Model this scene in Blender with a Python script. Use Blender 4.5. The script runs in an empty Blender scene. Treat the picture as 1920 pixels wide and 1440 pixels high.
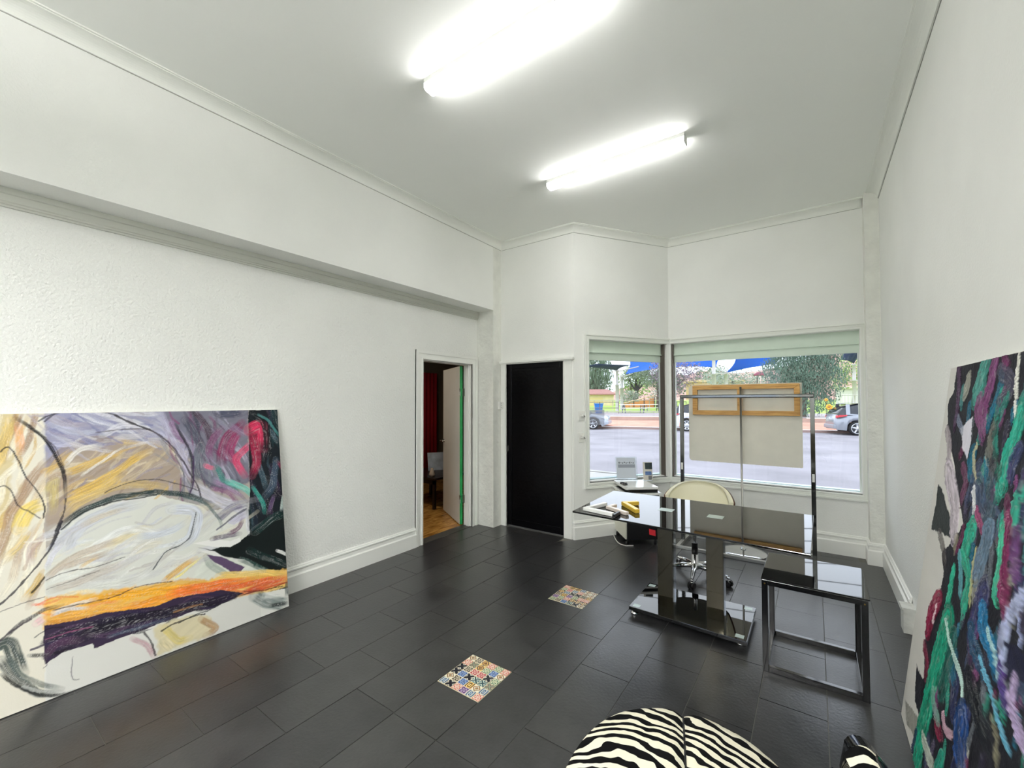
import bpy, bmesh, math, random
import numpy as np
from mathutils import Vector, Matrix
random.seed(7); np.random.seed(7)
S = bpy.context.scene
COL = S.collection

# ---------------------------------------------------------------- camera, world, exposure
cam_data = bpy.data.cameras.new('camera')
cam = bpy.data.objects.new('camera', cam_data); COL.objects.link(cam)
Fv = Vector((-0.57815, 0.81564, 0.02165)); Rv = Vector((0.81581, 0.57832, -0.00228)); Uv = Vector((0.01438, -0.01635, 0.99976))
M = Matrix(((Rv.x, Uv.x, -Fv.x, 0), (Rv.y, Uv.y, -Fv.y, 0), (Rv.z, Uv.z, -Fv.z, 1.55), (0, 0, 0, 1)))
cam.matrix_world = M
cam_data.sensor_fit = 'HORIZONTAL'; cam_data.sensor_width = 36.0
cam_data.lens = 36.0 * 798.09 / 1920
cam_data.shift_x = 0.0; cam_data.shift_y = (736.02 - 720) / 1920
cam_data.clip_start = 0.05; cam_data.clip_end = 600
S.camera = cam
S.view_settings.view_transform = 'Standard'; S.view_settings.look = 'None'
S.view_settings.gamma = 1.0; S.view_settings.use_curve_mapping = False
S.view_settings.exposure = 0.2
LAMP = 31.0; FILL_REAR = 300.0; SKY = 2.8
w = bpy.data.worlds.new('overcast_sky'); S.world = w; w.use_nodes = True
nt = w.node_tree; nt.nodes.clear()
o = nt.nodes.new('ShaderNodeOutputWorld'); b = nt.nodes.new('ShaderNodeBackground')
tc = nt.nodes.new('ShaderNodeTexCoord'); nz = nt.nodes.new('ShaderNodeTexNoise'); nz.inputs['Scale'].default_value = 2.0; nz.inputs['Detail'].default_value = 5
cr = nt.nodes.new('ShaderNodeValToRGB'); cr.color_ramp.elements[0].position = .3; cr.color_ramp.elements[1].position = .7
cr.color_ramp.elements[0].color = (.74, .84, 1, 1); cr.color_ramp.elements[1].color = (.86, .93, 1, 1)
nt.links.new(tc.outputs['Generated'], nz.inputs['Vector']); nt.links.new(nz.outputs['Fac'], cr.inputs['Fac'])
nt.links.new(cr.outputs['Color'], b.inputs['Color']); b.inputs['Strength'].default_value = SKY
nt.links.new(b.outputs[0], o.inputs[0])
try: S.cycles.max_bounces = 14; S.cycles.diffuse_bounces = 10; S.cycles.use_denoising = True; S.cycles.sample_clamp_indirect = 6
except Exception: pass

# ---------------------------------------------------------------- materials
MATS = {}
def sc(c):  # sRGB 0-255 -> linear
    return tuple((x/255/12.92 if x/255 <= .04045 else ((x/255+.055)/1.055)**2.4) for x in c) + (1,)
def mat(name, col, rough=.6, metal=0, bump=0, bscale=60, var=0, vscale=6, ior=1.5, spec=.5, emit=0, bdist=.01, coat=0, detail=4):
    if name in MATS: return MATS[name]
    m = bpy.data.materials.new(name); m.use_nodes = True; n = m.node_tree; p = n.nodes['Principled BSDF']
    c = sc(col)
    p.inputs['Base Color'].default_value = c; p.inputs['Roughness'].default_value = rough; p.inputs['Metallic'].default_value = metal
    p.inputs['IOR'].default_value = ior; p.inputs['Specular IOR Level'].default_value = spec
    if coat: p.inputs['Coat Weight'].default_value = coat
    if emit:
        p.inputs['Emission Color'].default_value = c; p.inputs['Emission Strength'].default_value = emit
    if bump or var:
        t = n.nodes.new('ShaderNodeTexCoord')
    if var:
        q = n.nodes.new('ShaderNodeTexNoise'); q.inputs['Scale'].default_value = vscale; q.inputs['Detail'].default_value = detail
        r = n.nodes.new('ShaderNodeValToRGB'); r.color_ramp.elements[0].position = .3; r.color_ramp.elements[1].position = .7
        r.color_ramp.elements[0].color = tuple(x*(1-var) for x in c[:3]) + (1,); r.color_ramp.elements[1].color = tuple(min(1, x*(1+var)) for x in c[:3]) + (1,)
        n.links.new(t.outputs['Object'], q.inputs['Vector']); n.links.new(q.outputs['Fac'], r.inputs['Fac']); n.links.new(r.outputs['Color'], p.inputs['Base Color'])
    if bump:
        q = n.nodes.new('ShaderNodeTexNoise'); q.inputs['Scale'].default_value = bscale; q.inputs['Detail'].default_value = 5
        k = n.nodes.new('ShaderNodeBump'); k.inputs['Strength'].default_value = bump; k.inputs['Distance'].default_value = bdist
        n.links.new(t.outputs['Object'], q.inputs['Vector']); n.links.new(q.outputs['Fac'], k.inputs['Height']); n.links.new(k.outputs['Normal'], p.inputs['Normal'])
    MATS[name] = m; return m
def attr_mat(name, rough=.55, bump=0):
    m = bpy.data.materials.new(name); m.use_nodes = True; n = m.node_tree; p = n.nodes['Principled BSDF']
    a = n.nodes.new('ShaderNodeAttribute'); a.attribute_name = 'paint'
    n.links.new(a.outputs['Color'], p.inputs['Base Color']); p.inputs['Roughness'].default_value = rough; p.inputs['Specular IOR Level'].default_value = .2
    if bump:
        t = n.nodes.new('ShaderNodeTexCoord'); q = n.nodes.new('ShaderNodeTexNoise'); q.inputs['Scale'].default_value = 160
        k = n.nodes.new('ShaderNodeBump'); k.inputs['Strength'].default_value = bump; k.inputs['Distance'].default_value = .003
        n.links.new(t.outputs['Object'], q.inputs['Vector']); n.links.new(q.outputs['Fac'], k.inputs['Height']); n.links.new(k.outputs['Normal'], p.inputs['Normal'])
    return m
def glass_mat(name, tint=(1, 1, 1), alpha=0.0, col=(1, 1, 1), trans=False):
    m = bpy.data.materials.new(name); m.use_nodes = True; n = m.node_tree; n.nodes.clear()
    o = n.nodes.new('ShaderNodeOutputMaterial'); tr = n.nodes.new('ShaderNodeBsdfTransparent'); g = n.nodes.new('ShaderNodeBsdfGlossy')
    g.inputs['Roughness'].default_value = 0.01; tr.inputs['Color'].default_value = (*tint, 1)
    f = n.nodes.new('ShaderNodeFresnel'); f.inputs['IOR'].default_value = 1.3; mx = n.nodes.new('ShaderNodeMixShader')
    n.links.new(f.outputs[0], mx.inputs[0]); n.links.new(tr.outputs[0], mx.inputs[1]); n.links.new(g.outputs[0], mx.inputs[2])
    last = mx
    if alpha:
        d = n.nodes.new('ShaderNodeBsdfTranslucent' if trans else 'ShaderNodeBsdfDiffuse'); d.inputs['Color'].default_value = (*col, 1); m2 = n.nodes.new('ShaderNodeMixShader'); m2.inputs[0].default_value = alpha
        n.links.new(mx.outputs[0], m2.inputs[1]); n.links.new(d.outputs[0], m2.inputs[2]); last = m2
    n.links.new(last.outputs[0], o.inputs[0]); MATS[name] = m; return m

# ---------------------------------------------------------------- mesh builder
class MB:
    def __init__(s): s.v = []; s.f = []; s.sm = []
    def add(s, vs, fs, smooth=False):
        k = len(s.v); s.v += [tuple(x) for x in vs]; s.f += [tuple(i + k for i in f) for f in fs]; s.sm += [smooth] * len(fs); return s
    def box(s, x0, x1, y0, y1, z0, z1):
        return s.add([(x0,y0,z0),(x1,y0,z0),(x1,y1,z0),(x0,y1,z0),(x0,y0,z1),(x1,y0,z1),(x1,y1,z1),(x0,y1,z1)],
                     [(0,3,2,1),(4,5,6,7),(0,1,5,4),(1,2,6,5),(2,3,7,6),(3,0,4,7)])
    def obox(s, o, ax, ay, az):   # oriented box: corner o and three edge vectors
        o, ax, ay, az = map(Vector, (o, ax, ay, az))
        v = [o, o+ax, o+ax+ay, o+ay, o+az, o+ax+az, o+ax+ay+az, o+ay+az]
        f = [(0,3,2,1),(4,5,6,7),(0,1,5,4),(1,2,6,5),(2,3,7,6),(3,0,4,7)]
        if ax.cross(ay).dot(az) < 0: f = [q[::-1] for q in f]
        return s.add(v, f)
    def prism(s, poly, z0, z1):   # poly ccw in xy
        n = len(poly); v = [(x, y, z0) for x, y in poly] + [(x, y, z1) for x, y in poly]
        return s.add(v, [tuple(range(n))[::-1], tuple(range(n, 2*n))] + [(i, (i+1) % n, n + (i+1) % n, n + i) for i in range(n)])
    def tube(s, pts, r, n=10, cap=True, square=False):
        pts = [Vector(p) for p in pts]; rr = r if isinstance(r, (list, tuple)) else [r]*len(pts)
        rings = []; up = None
        for i, p in enumerate(pts):
            d = (pts[min(i+1, len(pts)-1)] - pts[max(i-1, 0)]).normalized()
            if up is None:
                up = Vector((0,0,1)) if abs(d.z) < .9 else Vector((1,0,0))
            a = d.cross(up).normalized(); b2 = a.cross(d).normalized(); up = b2
            ring = []
            for k in range(n):
                t = 2*math.pi*(k+.5)/n; q = rr[i] * (math.sqrt(2) if square else 1)
                ring.append(p + a*math.cos(t)*q + b2*math.sin(t)*q)
            rings.append(ring)
        v = [x for r_ in rings for x in r_]; f = []
        for i in range(len(pts)-1):
            for k in range(n):
                f.append((i*n+k, (i+1)*n+k, (i+1)*n+(k+1) % n, i*n+(k+1) % n))
        f = [q[::-1] for q in f]
        s.add(v, f, smooth=not square)
        if cap:
            k0 = len(s.v) - len(v)
            s.f.append(tuple(k0 + i for i in range(n))); s.sm.append(False)
            s.f.append(tuple(k0 + (len(pts)-1)*n + i for i in range(n))[::-1]); s.sm.append(False)
        return s
    def lathe(s, prof, c=(0,0,0), n=24, axis='z', smooth=True):
        v = []
        for r, z in prof:
            for k in range(n):
                t = 2*math.pi*k/n; a, b2 = r*math.cos(t), r*math.sin(t)
                if axis == 'z': v.append((c[0]+a, c[1]+b2, c[2]+z))
                elif axis == 'y': v.append((c[0]+a, c[1]+z, c[2]+b2))
                else: v.append((c[0]+z, c[1]+a, c[2]+b2))
        f = []
        m = len(prof)
        for i in range(m-1):
            for k in range(n): f.append((i*n+k, i*n+(k+1) % n, (i+1)*n+(k+1) % n, (i+1)*n+k))
        s.add(v, f, smooth)
        k0 = len(s.v) - len(v)
        if prof[0][0] > 1e-6: s.f.append(tuple(k0+i for i in range(n))[::-1]); s.sm.append(False)
        if prof[-1][0] > 1e-6: s.f.append(tuple(k0+(m-1)*n+i for i in range(n))); s.sm.append(False)
        return s
    def grid(s, fn, nu, nv, smooth=True):
        v = [fn(i/nu, j/nv) for j in range(nv+1) for i in range(nu+1)]
        f = [(j*(nu+1)+i, j*(nu+1)+i+1, (j+1)*(nu+1)+i+1, (j+1)*(nu+1)+i) for j in range(nv) for i in range(nu)]
        return s.add(v, f, smooth)
    def build(s, name, m, parent=None, bevel=0, **props):
        me = bpy.data.meshes.new(name)
        v = s.v
        inv = None
        if parent is not None:
            inv = world_of(parent).inverted(); v = [tuple(inv @ Vector(p)) for p in v]
        me.from_pydata(v, [], s.f)
        me.polygons.foreach_set('use_smooth', s.sm); me.update()
        if m: me.materials.append(m)
        o = bpy.data.objects.new(name, me); COL.objects.link(o)
        if parent is not None: o.parent = parent
        if bevel:
            md = o.modifiers.new('bevel', 'BEVEL'); md.width = bevel; md.segments = 2; md.limit_method = 'ANGLE'
        for k, x in props.items(): o[k] = x
        return o
def world_of(o):
    mw = o.matrix_basis.copy()
    while o.parent: o = o.parent; mw = o.matrix_basis @ mw
    return mw
def tag(o, label, cat, group=None, kind=None):
    o['label'] = label; o['category'] = cat
    if group: o['group'] = group
    if kind: o['kind'] = kind
    return o
def thing(name, label, cat, loc=(0,0,0), rz=0, group=None):
    e = bpy.data.objects.new(name, None); COL.objects.link(e); e.location = loc; e.rotation_euler = (0, 0, rz); e.empty_display_size = .1
    return tag(e, label, cat, group)
def struct(o): o['kind'] = 'structure'; return o
def srt(name, loc=(0,0,0), rz=0):
    e = bpy.data.objects.new(name, None); COL.objects.link(e); e.location = loc; e.rotation_euler = (0,0,rz); e['kind'] = 'structure'; return e
def copy_tree(o, parent=None):
    c = o.copy(); COL.objects.link(c)
    if parent is not None: c.parent = parent
    for ch in [x for x in CHILD.get(o.name, [])]: CHILD.setdefault(c.name, []).append(copy_tree(ch, c))
    return c
CHILD = {}
def index_children(root):
    for ch in root.children: CHILD.setdefault(root.name, []).append(ch); index_children(ch)
# ---------------------------------------------------------------- constants of the room
XR = .53; XL = -3.24; XL2 = -3.50; YR = 4.17; YD = 4.34; YW = 5.46; H = 3.56; BACK = -3.0; ZB = 2.69
A = Vector((-2.215, 4.34)); B = Vector((-1.47, 5.46)); dd = (B - A).normalized(); nn = Vector((-dd.y, dd.x)); LD = (B - A).length
white = mat('white_wall_paint', (239, 240, 236), .75, bump=.5, bscale=90, bdist=.004, var=.03, vscale=1.5)
stucco = mat('white_stucco_paint', (239, 240, 236), .8, bump=.7, bscale=60, bdist=.012, var=.03, vscale=1.5)
rough_plaster = mat('crumbling_white_plaster', (232, 233, 226), .9, bump=.5, bscale=26, bdist=.02, var=.05, vscale=9)
ceilm = mat('ceiling_paint', (245, 247, 243), .8, bump=.25, bscale=6, bdist=.01)
gloss_white = mat('white_gloss_trim', (240, 241, 236), .4)
trimw = mat('white_trim_paint', (238, 240, 234), .5)
# floor: grout bed plus individual slate tiles
grout = mat('floor_grout', (112, 110, 104), .8)
fl = MB().box(XL2-.02, XR+.02, BACK, YW+.02, -.08, -.004).build('floor', grout); struct(fl)
def tile_mat(i):
    m = bpy.data.materials.new('slate_tile_%s' % 'abc'[i]); m.use_nodes = True; n = m.node_tree; p = n.nodes['Principled BSDF']
    t = n.nodes.new('ShaderNodeTexCoord'); q = n.nodes.new('ShaderNodeTexNoise'); q.inputs['Scale'].default_value = 7; q.inputs['Detail'].default_value = 8; q.inputs['Roughness'].default_value = .65
    r = n.nodes.new('ShaderNodeValToRGB'); base = [(38, 38, 39), (42, 42, 42), (35, 35, 36)][i]
    r.color_ramp.elements[0].position = .3; r.color_ramp.elements[1].position = .72
    r.color_ramp.elements[0].color = sc(tuple(c-6 for c in base)); r.color_ramp.elements[1].color = sc(tuple(c+14 for c in base))
    rr = n.nodes.new('ShaderNodeMapRange'); rr.inputs['To Min'].default_value = .24; rr.inputs['To Max'].default_value = .42
    n.links.new(t.outputs['Object'], q.inputs['Vector']); n.links.new(q.outputs['Fac'], r.inputs['Fac']); n.links.new(r.outputs['Color'], p.inputs['Base Color'])
    n.links.new(q.outputs['Fac'], rr.inputs['Value']); n.links.new(rr.outputs[0], p.inputs['Roughness'])
    q2 = n.nodes.new('ShaderNodeTexNoise'); q2.inputs['Scale'].default_value = 60; q2.inputs['Detail'].default_value = 4
    k = n.nodes.new('ShaderNodeBump'); k.inputs['Strength'].default_value = .35; k.inputs['Distance'].default_value = .003
    n.links.new(t.outputs['Object'], q2.inputs['Vector']); n.links.new(q2.outputs['Fac'], k.inputs['Height']); n.links.new(k.outputs['Normal'], p.inputs['Normal'])
    p.inputs['IOR'].default_value = 1.65
    return m
TM = [tile_mat(i) for i in range(3)]
def clip(poly, px, py, nx, ny):   # keep points where (p - P).n <= 0
    out = []
    for i in range(len(poly)):
        a, b2 = poly[i], poly[(i+1) % len(poly)]
        da = (a[0]-px)*nx + (a[1]-py)*ny; db = (b2[0]-px)*nx + (b2[1]-py)*ny
        if da <= 0: out.append(a)
        if da*db < 0:
            t = da/(da-db); out.append((a[0]+t*(b2[0]-a[0]), a[1]+t*(b2[1]-a[1])))
    return out
lines = [-3.50, -3.238, -2.942, -2.644, -2.343, -2.04, -1.732, -1.435, -1.148, -.853, -.553, -.257, .034, .338, .53]
phase = [2.95, 1.449, 2.35, 2.63, 2.25, 2.024, 2.02, 2.019, 2.315, 2.61, 2.905, 3.80, 3.486, 3.79]
MOS = [(-1.732, 1.715, 0), (-1.732, 2.925, 1)]
PITCH = .605; g = .0018
for i in range(14):
    x0, x1 = lines[i]+g, lines[i+1]-g
    y = phase[i] - PITCH*math.ceil((phase[i]-BACK)/PITCH)
    cuts = []
    while y < YW:
        cuts.append((y, y+PITCH)); y += PITCH
    if i == 6:
        c2 = []
        for a, c in cuts:
            m_ = [q for q in MOS if a-.02 < q[1] < c-.02]
            if m_:
                for q in m_:
                    if q[1]-a > .03: c2.append((a, q[1]))
                    if c-q[1]-.305 > .03: c2.append((q[1]+.305, c))
            else: c2.append((a, c))
        cuts = c2
    for a, c in cuts:
        poly = [(x0, max(a, BACK)+g), (x1, max(a, BACK)+g), (x1, min(c, YW)-g), (x0, min(c, YW)-g)]
        if x1 < A.x+.05: poly = clip(poly, 0, YD-.001 if x0 > XL-.1 else YR+.01, 0, 1)
        else: poly = clip(poly, A.x, A.y, nn.x, nn.y)
        if x0 > .33: poly = clip(poly, 0, 5.31, 0, 1)
        if len(poly) < 3: continue
        dz = random.uniform(-.0006, .0006)
        mb = MB(); mb.prism(poly, -.006, dz)
        mb.build('floor_tile', TM[random.randrange(3)], fl)
# patterned mosaic tiles let into the floor
def mosaic_mat(i, c0, c1, c2, k, mode):
    m = bpy.data.materials.new('patterned_tile_' + 'abcdefghijklmnop'[i]); m.use_nodes = True; n = m.node_tree; p = n.nodes['Principled BSDF']; L = n.links.new
    t = n.nodes.new('ShaderNodeTexCoord'); sx = n.nodes.new('ShaderNodeSeparateXYZ'); L(t.outputs['Object'], sx.inputs[0])
    def mth(op, a, b2=None):
        q = n.nodes.new('ShaderNodeMath'); q.operation = op
        for idx, z in enumerate((a, b2)):
            if z is None: continue
            if isinstance(z, (int, float)): q.inputs[idx].default_value = z
            else: L(z, q.inputs[idx])
        return q.outputs[0]
    X, Y = sx.outputs[0], sx.outputs[1]
    r = mth('SQRT', mth('ADD', mth('MULTIPLY', X, X), mth('MULTIPLY', Y, Y)))
    ang = mth('ARCTAN2', Y, X)
    petal = mth('MULTIPLY', mth('COSINE', mth('MULTIPLY', ang, k)), .006)
    d1 = mth('ADD', r, petal)
    if mode == 1: d1 = mth('ADD', mth('ABSOLUTE', X), mth('ABSOLUTE', Y))
    if mode == 2: d1 = mth('MINIMUM', mth('ABSOLUTE', mth('SUBTRACT', X, Y)), mth('ABSOLUTE', mth('ADD', X, Y)))
    cr = n.nodes.new('ShaderNodeValToRGB'); e = cr.color_ramp; e.interpolation = 'CONSTANT'
    e.elements[0].position = 0; e.elements[0].color = sc(c2); e.elements[1].position = .18; e.elements[1].color = sc(c1)
    for pos, c in ((.38, c0), (.55, c2), (.66, c1), (.85, c0)): q = e.elements.new(pos); q.color = sc(c)
    L(mth('MULTIPLY', d1, 32.0), cr.inputs['Fac']); L(cr.outputs['Color'], p.inputs['Base Color']); p.inputs['Roughness'].default_value = .25
    return m
pal = [((205,205,190),(60,80,110),(150,170,190),2,0), ((190,200,170),(60,100,80),(220,215,180),4,0), ((225,222,205),(25,30,45),(30,30,40),4,2), ((40,45,80),(215,170,70),(220,215,200),2,1),
       ((205,195,170),(190,60,60),(230,225,210),4,0), ((150,40,45),(225,200,190),(170,50,50),4,0), ((70,95,150),(150,175,210),(40,60,110),4,0), ((220,170,80),(60,40,30),(235,215,150),2,0),
       ((215,180,110),(50,40,50),(160,110,60),4,1), ((95,60,110),(190,170,200),(60,40,80),4,0), ((200,190,160),(90,60,60),(130,140,120),4,2), ((60,110,130),(200,210,190),(30,60,70),2,2),
       ((225,220,200),(110,110,90),(190,120,60),4,1), ((40,35,35),(215,205,180),(70,60,50),4,0)]
MM = [mosaic_mat(i, *q) for i, q in enumerate(pal)]
cream_grout = mat('mosaic_grout', (205, 195, 165), .7)
ms = {}
for mi, (mx, my, kind) in enumerate(MOS):
    mb = MB(); mb.box(mx+.002, mx+.295, my+.002, my+.303, -.006, -.0005); mb.build('mosaic_bed', cream_grout, fl)
    for a in range(6):
        for c in range(6):
            k = random.randrange(len(MM)) if not (mi == 0 and (a, c) in [(0,2),(2,3)]) else (2 if (a, c) == (0,2) else 5)
            if mi == 1 and a >= 4 and c >= 4: k = 12
            if k not in ms:
                q = MB().box(-.0222, .0222, -.0226, .0226, -.004, .0008); me_o = q.build('mosaic_tile', MM[k], fl); ms[k] = me_o.data; me_o.location = (mx+.0275+a*.0487, my+.029+c*.0496, 0); continue
            o2 = bpy.data.objects.new('mosaic_tile', ms[k]); COL.objects.link(o2); o2.parent = fl; o2.location = (mx+.0275+a*.0487, my+.029+c*.0496, 0)
# ceiling
struct(MB().box(XL-.4, XR+.3, BACK-.1, YW+.3, H, H+.1).build('ceiling', ceilm))
T = .16
# walls
def panel(mb, P, d, n2, t0, t1, z0, z1, th=T, off=0):   # slab along direction d from P, thickness outward n2
    mb.obox((P[0]+d[0]*t0+n2[0]*off, P[1]+d[1]*t0+n2[1]*off, z0), (d[0]*(t1-t0), d[1]*(t1-t0), 0), (n2[0]*th, n2[1]*th, 0), (0, 0, z1-z0))
DY0, DY1, DZ = 3.235, 4.06, 2.02
mb = MB(); mb.box(XL2-.12, XL2, BACK, DY0, 0, ZB).box(XL2-.12, XL2, DY1, YR, 0, ZB).box(XL2-.12, XL2, DY0, DY1, DZ, ZB)
struct(mb.build('wall_left', stucco))
struct(MB().box(XL2-.12, XL, BACK, YR, ZB, H+.02).build('wall_upper', white))
struct(MB().box(XL2-.12, XL, YR, YD+.2, 0, H+.02).build('wall_corner', rough_plaster))
B0, B1, BZ = -3.16, -2.343, 2.02
mb = MB(); mb.box(XL, B0, YD, YD+T, 0, H+.02).box(B1, A.x+.0, YD, YD+T, 0, H+.02).box(B0, B1, YD, YD+T, BZ, H+.02)
struct(mb.build('wall_entry', white))
WZ0, WZ1 = .62, 2.265; W1a, W1b = .194, 1.30
mb = MB(); panel(mb, A, dd, nn, 0, W1a, 0, H+.02); panel(mb, A, dd, nn, W1a, LD, 0, WZ0); panel(mb, A, dd, nn, W1a, LD+.05, WZ1, H+.02)
struct(mb.build('wall_bay', white))
W2a, W2b = -1.425, .382
mb = MB(); mb.box(B.x, XR+T, YW, YW+T, 0, WZ0).box(B.x, XR+T, YW, YW+T, WZ1, H+.02).box(W2b, XR+T, YW, YW+T, WZ0, WZ1)
struct(mb.build('wall_front', white))
struct(MB().box(.42, XR+.01, 5.29, YW, 0, H+.01).build('wall_pier', rough_plaster))
struct(MB().box(XR, XR+T, BACK-.1, YW+T, 0, H+.02).build('wall_right', white))
bx0, bx1, bz0, bz1 = -2.9, -.7, .5, 2.5
struct(MB().box(XL2-.12, bx0, BACK-T, BACK, 0, H+.02).box(bx1, XR+T, BACK-T, BACK, 0, H+.02).box(bx0, bx1, BACK-T, BACK, bz1, H+.02).box(bx0, bx1, BACK-T, BACK, 0, bz0).build('wall_back', white))
w3 = srt('added_window', ((bx0+bx1)/2, BACK, bz0))  # unseen window added behind the camera so sky light brightens the room
MB().box(bx0, bx1, BACK-.09, BACK-.084, bz0, bz1).build('pane', glass_mat('added_window_glass'), w3)
for x in (bx0, bx0+.7, bx0+1.44, bx1-.06): MB().box(x, x+.06, BACK-.12, BACK-.05, bz0+.06, bz1-.06).build('window_frame', gloss_white, w3)
for z in (bz0, bz1-.06): MB().box(bx0, bx1, BACK-.12, BACK-.05, z, z+.06).build('window_frame', gloss_white, w3)
struct(MB().box(-40, 40, -45, BACK-T-.02, -.3, -.05).build('rear_yard', mat('rear_concrete', (178, 174, 166), .9)))
# sweeps: profile is (distance into room, z); path points run with the room on the RIGHT-hand side
def sweep(path, prof, closed=False):
    mb = MB(); n = len(path); P = [Vector(p) for p in path]; rings = []
    for i in range(n):
        dirs = []
        if i > 0: dirs.append((P[i]-P[i-1]).normalized())
        if i < n-1: dirs.append((P[i+1]-P[i]).normalized())
        nr = [Vector((q.y, -q.x)) for q in dirs]
        m_ = sum(nr, Vector((0,0))); m_ = m_.normalized(); s_ = 1/max(.3, m_.dot(nr[0]))
        rings.append([(P[i].x + m_.x*a*s_, P[i].y + m_.y*a*s_, z) for a, z in prof])
    k = len(prof)
    v = [x for r in rings for x in r]
    f = [(i*k+j, (i+1)*k+j, (i+1)*k+j+1, i*k+j+1) for i in range(n-1) for j in range(k-1)]
    f = [q[::-1] for q in f]
    mb.add(v, f)
    mb.f += [tuple(range(k)), tuple((n-1)*k+j for j in range(k))[::-1]]; mb.sm += [False, False]
    return mb
cove = [(0, H-.078), (.010, H-.078), (.010, H-.071)] + [(.010+.072*(1-math.cos(t)), H-.071+.058*math.sin(t)) for t in [math.pi/2*i/8 for i in range(1, 9)]] + [(.082, H-.008), (.094, H-.008), (.094, H+.001)]
struct(sweep([(XL, BACK), (XL, YD), tuple(A), tuple(B), (.42, YW)], cove).build('trim_1', trimw))
struct(sweep([(XR, 5.32), (XR, BACK)], cove).build('trim_2', trimw))
base = [(0, .208), (.006, .208), (.012, .2), (.012, .194), (.02, .188), (.02, .178), (.012, .17), (.014, .142), (.026, .132), (.026, 0)]
struct(sweep([(XL2, BACK), (XL2, 3.14)], base).build('baseboard_left', gloss_white))
struct(sweep([(A.x-.01, YD), tuple(A), tuple(B), (.42, YW)], base).build('baseboard_front', gloss_white))
struct(sweep([(.42, YW), (.42, 5.29), (XR, 5.29), (XR, 3.97)], base).build('baseboard_right', gloss_white))
tb = MB().box(.468, XR, 3.86, 3.972, 0, .155).box(.46, XR, 3.855, 3.972, .155, .168).build('trim_3', mat('chipped_white_block', (205, 206, 200), .6, bump=.6, bscale=30, var=.1, vscale=20)); struct(tb)
# moulding under the beam on the recessed wall
prof = [(0, 2.592), (.012, 2.592), (.014, 2.602), (.022, 2.606), (.022, 2.614), (.028, 2.62), (.028, 2.655), (.036, 2.66), (.036, ZB)]
struct(sweep([(XL2, BACK), (XL2, YR)], prof).build('trim_4', mat('grey_white_moulding', (205, 207, 198), .6)))
# white slim capping strips beside the left corner
struct(MB().box(XL-.002, XL+.006, YD-.012, YD, 0, H-.08).build('trim_5', gloss_white))

# ---------------- door 1: open white door to the next room
d1 = srt('door_1', (XL2, DY0, 0))
def arch(x, y0, y1, z1, w_=.095, th=.022):
    mb = MB()
    for a, c, t in ((0, w_, th*.6), (.0, w_*.35, th), (w_*.8, w_, th*.95)):
        mb.box(x, x+t, y0-w_+a, y0-w_+c, 0, z1+w_-a)
        mb.box(x, x+t, y1+w_-c, y1+w_-a, 0, z1+w_-a)
        mb.box(x, x+t, y0-w_+c, y1+w_-c, z1+w_-c, z1+w_-a)
    return mb
arch(XL2, DY0, DY1, DZ, .098).build('architrave', gloss_white, d1)
mb = MB(); mb.box(XL2-.12, XL2, DY0, DY0+.012, 0, DZ).box(XL2-.12, XL2, DY1-.012, DY1, 0, DZ).box(XL2-.12, XL2, DY0, DY1, DZ-.012, DZ)
mb.box(XL2-.07, XL2-.03, DY1-.026, DY1-.012, 0, DZ-.012); mb.build('door_jamb', gloss_white, d1)
MB().box(XL2-.13, XL2+.005, DY0, DY1, -.004, .004).build('threshold', mat('dark_threshold', (60, 58, 54), .5), d1)
hp = Vector((-3.648, 4.005)); ld = Vector((-.857, .515)).normalized(); ln = Vector((-ld.y, ld.x)) * -1
if ln.y > 0: ln = -ln
bk = -ln
doorw = mat('door_white', (222, 222, 215), .5, var=.03, vscale=4)
leaf = MB().obox((hp.x, hp.y, .012), (ld.x*.82, ld.y*.82, 0), (bk.x*.036, bk.y*.036, 0), (0, 0, 1.99)).build('door_leaf', doorw, d1)
MB().obox((hp.x-ld.x*.002, hp.y-ld.y*.002, .012), (ld.x*.002, ld.y*.002, 0), (bk.x*.036, bk.y*.036, 0), (0, 0, 1.99)).build('painted_edge', mat('green_door_edge', (18, 132, 66), .5), leaf, label='green painted door edge')
chrome = mat('chrome', (225, 226, 228), .08, metal=1)
hb = hp + ld*.76
mb = MB(); q0 = Vector((hb.x, hb.y, 1.0)); fn3 = Vector((ln.x, ln.y, 0)); l3 = Vector((ld.x, ld.y, 0))
mb.tube([q0, q0+fn3*.008], .026, 16); mb.tube([q0, q0+fn3*.05], .009, 10); mb.tube([q0+fn3*.05+l3*.01, q0+fn3*.05-l3*.10], .008, 10)
mb.build('door_handle', chrome, leaf)
for z in (.28, 1.62):
    mb = MB(); mb.tube([(hp.x+.012, hp.y-.012, z), (hp.x+.012, hp.y-.012, z+.1)], .007, 10); mb.box(hp.x+.01, hp.x+.045, DY1-.0145, DY1-.012, z, z+.1); mb.build('hinge', mat('steel', (180, 178, 172), .35, metal=1), d1)
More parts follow.
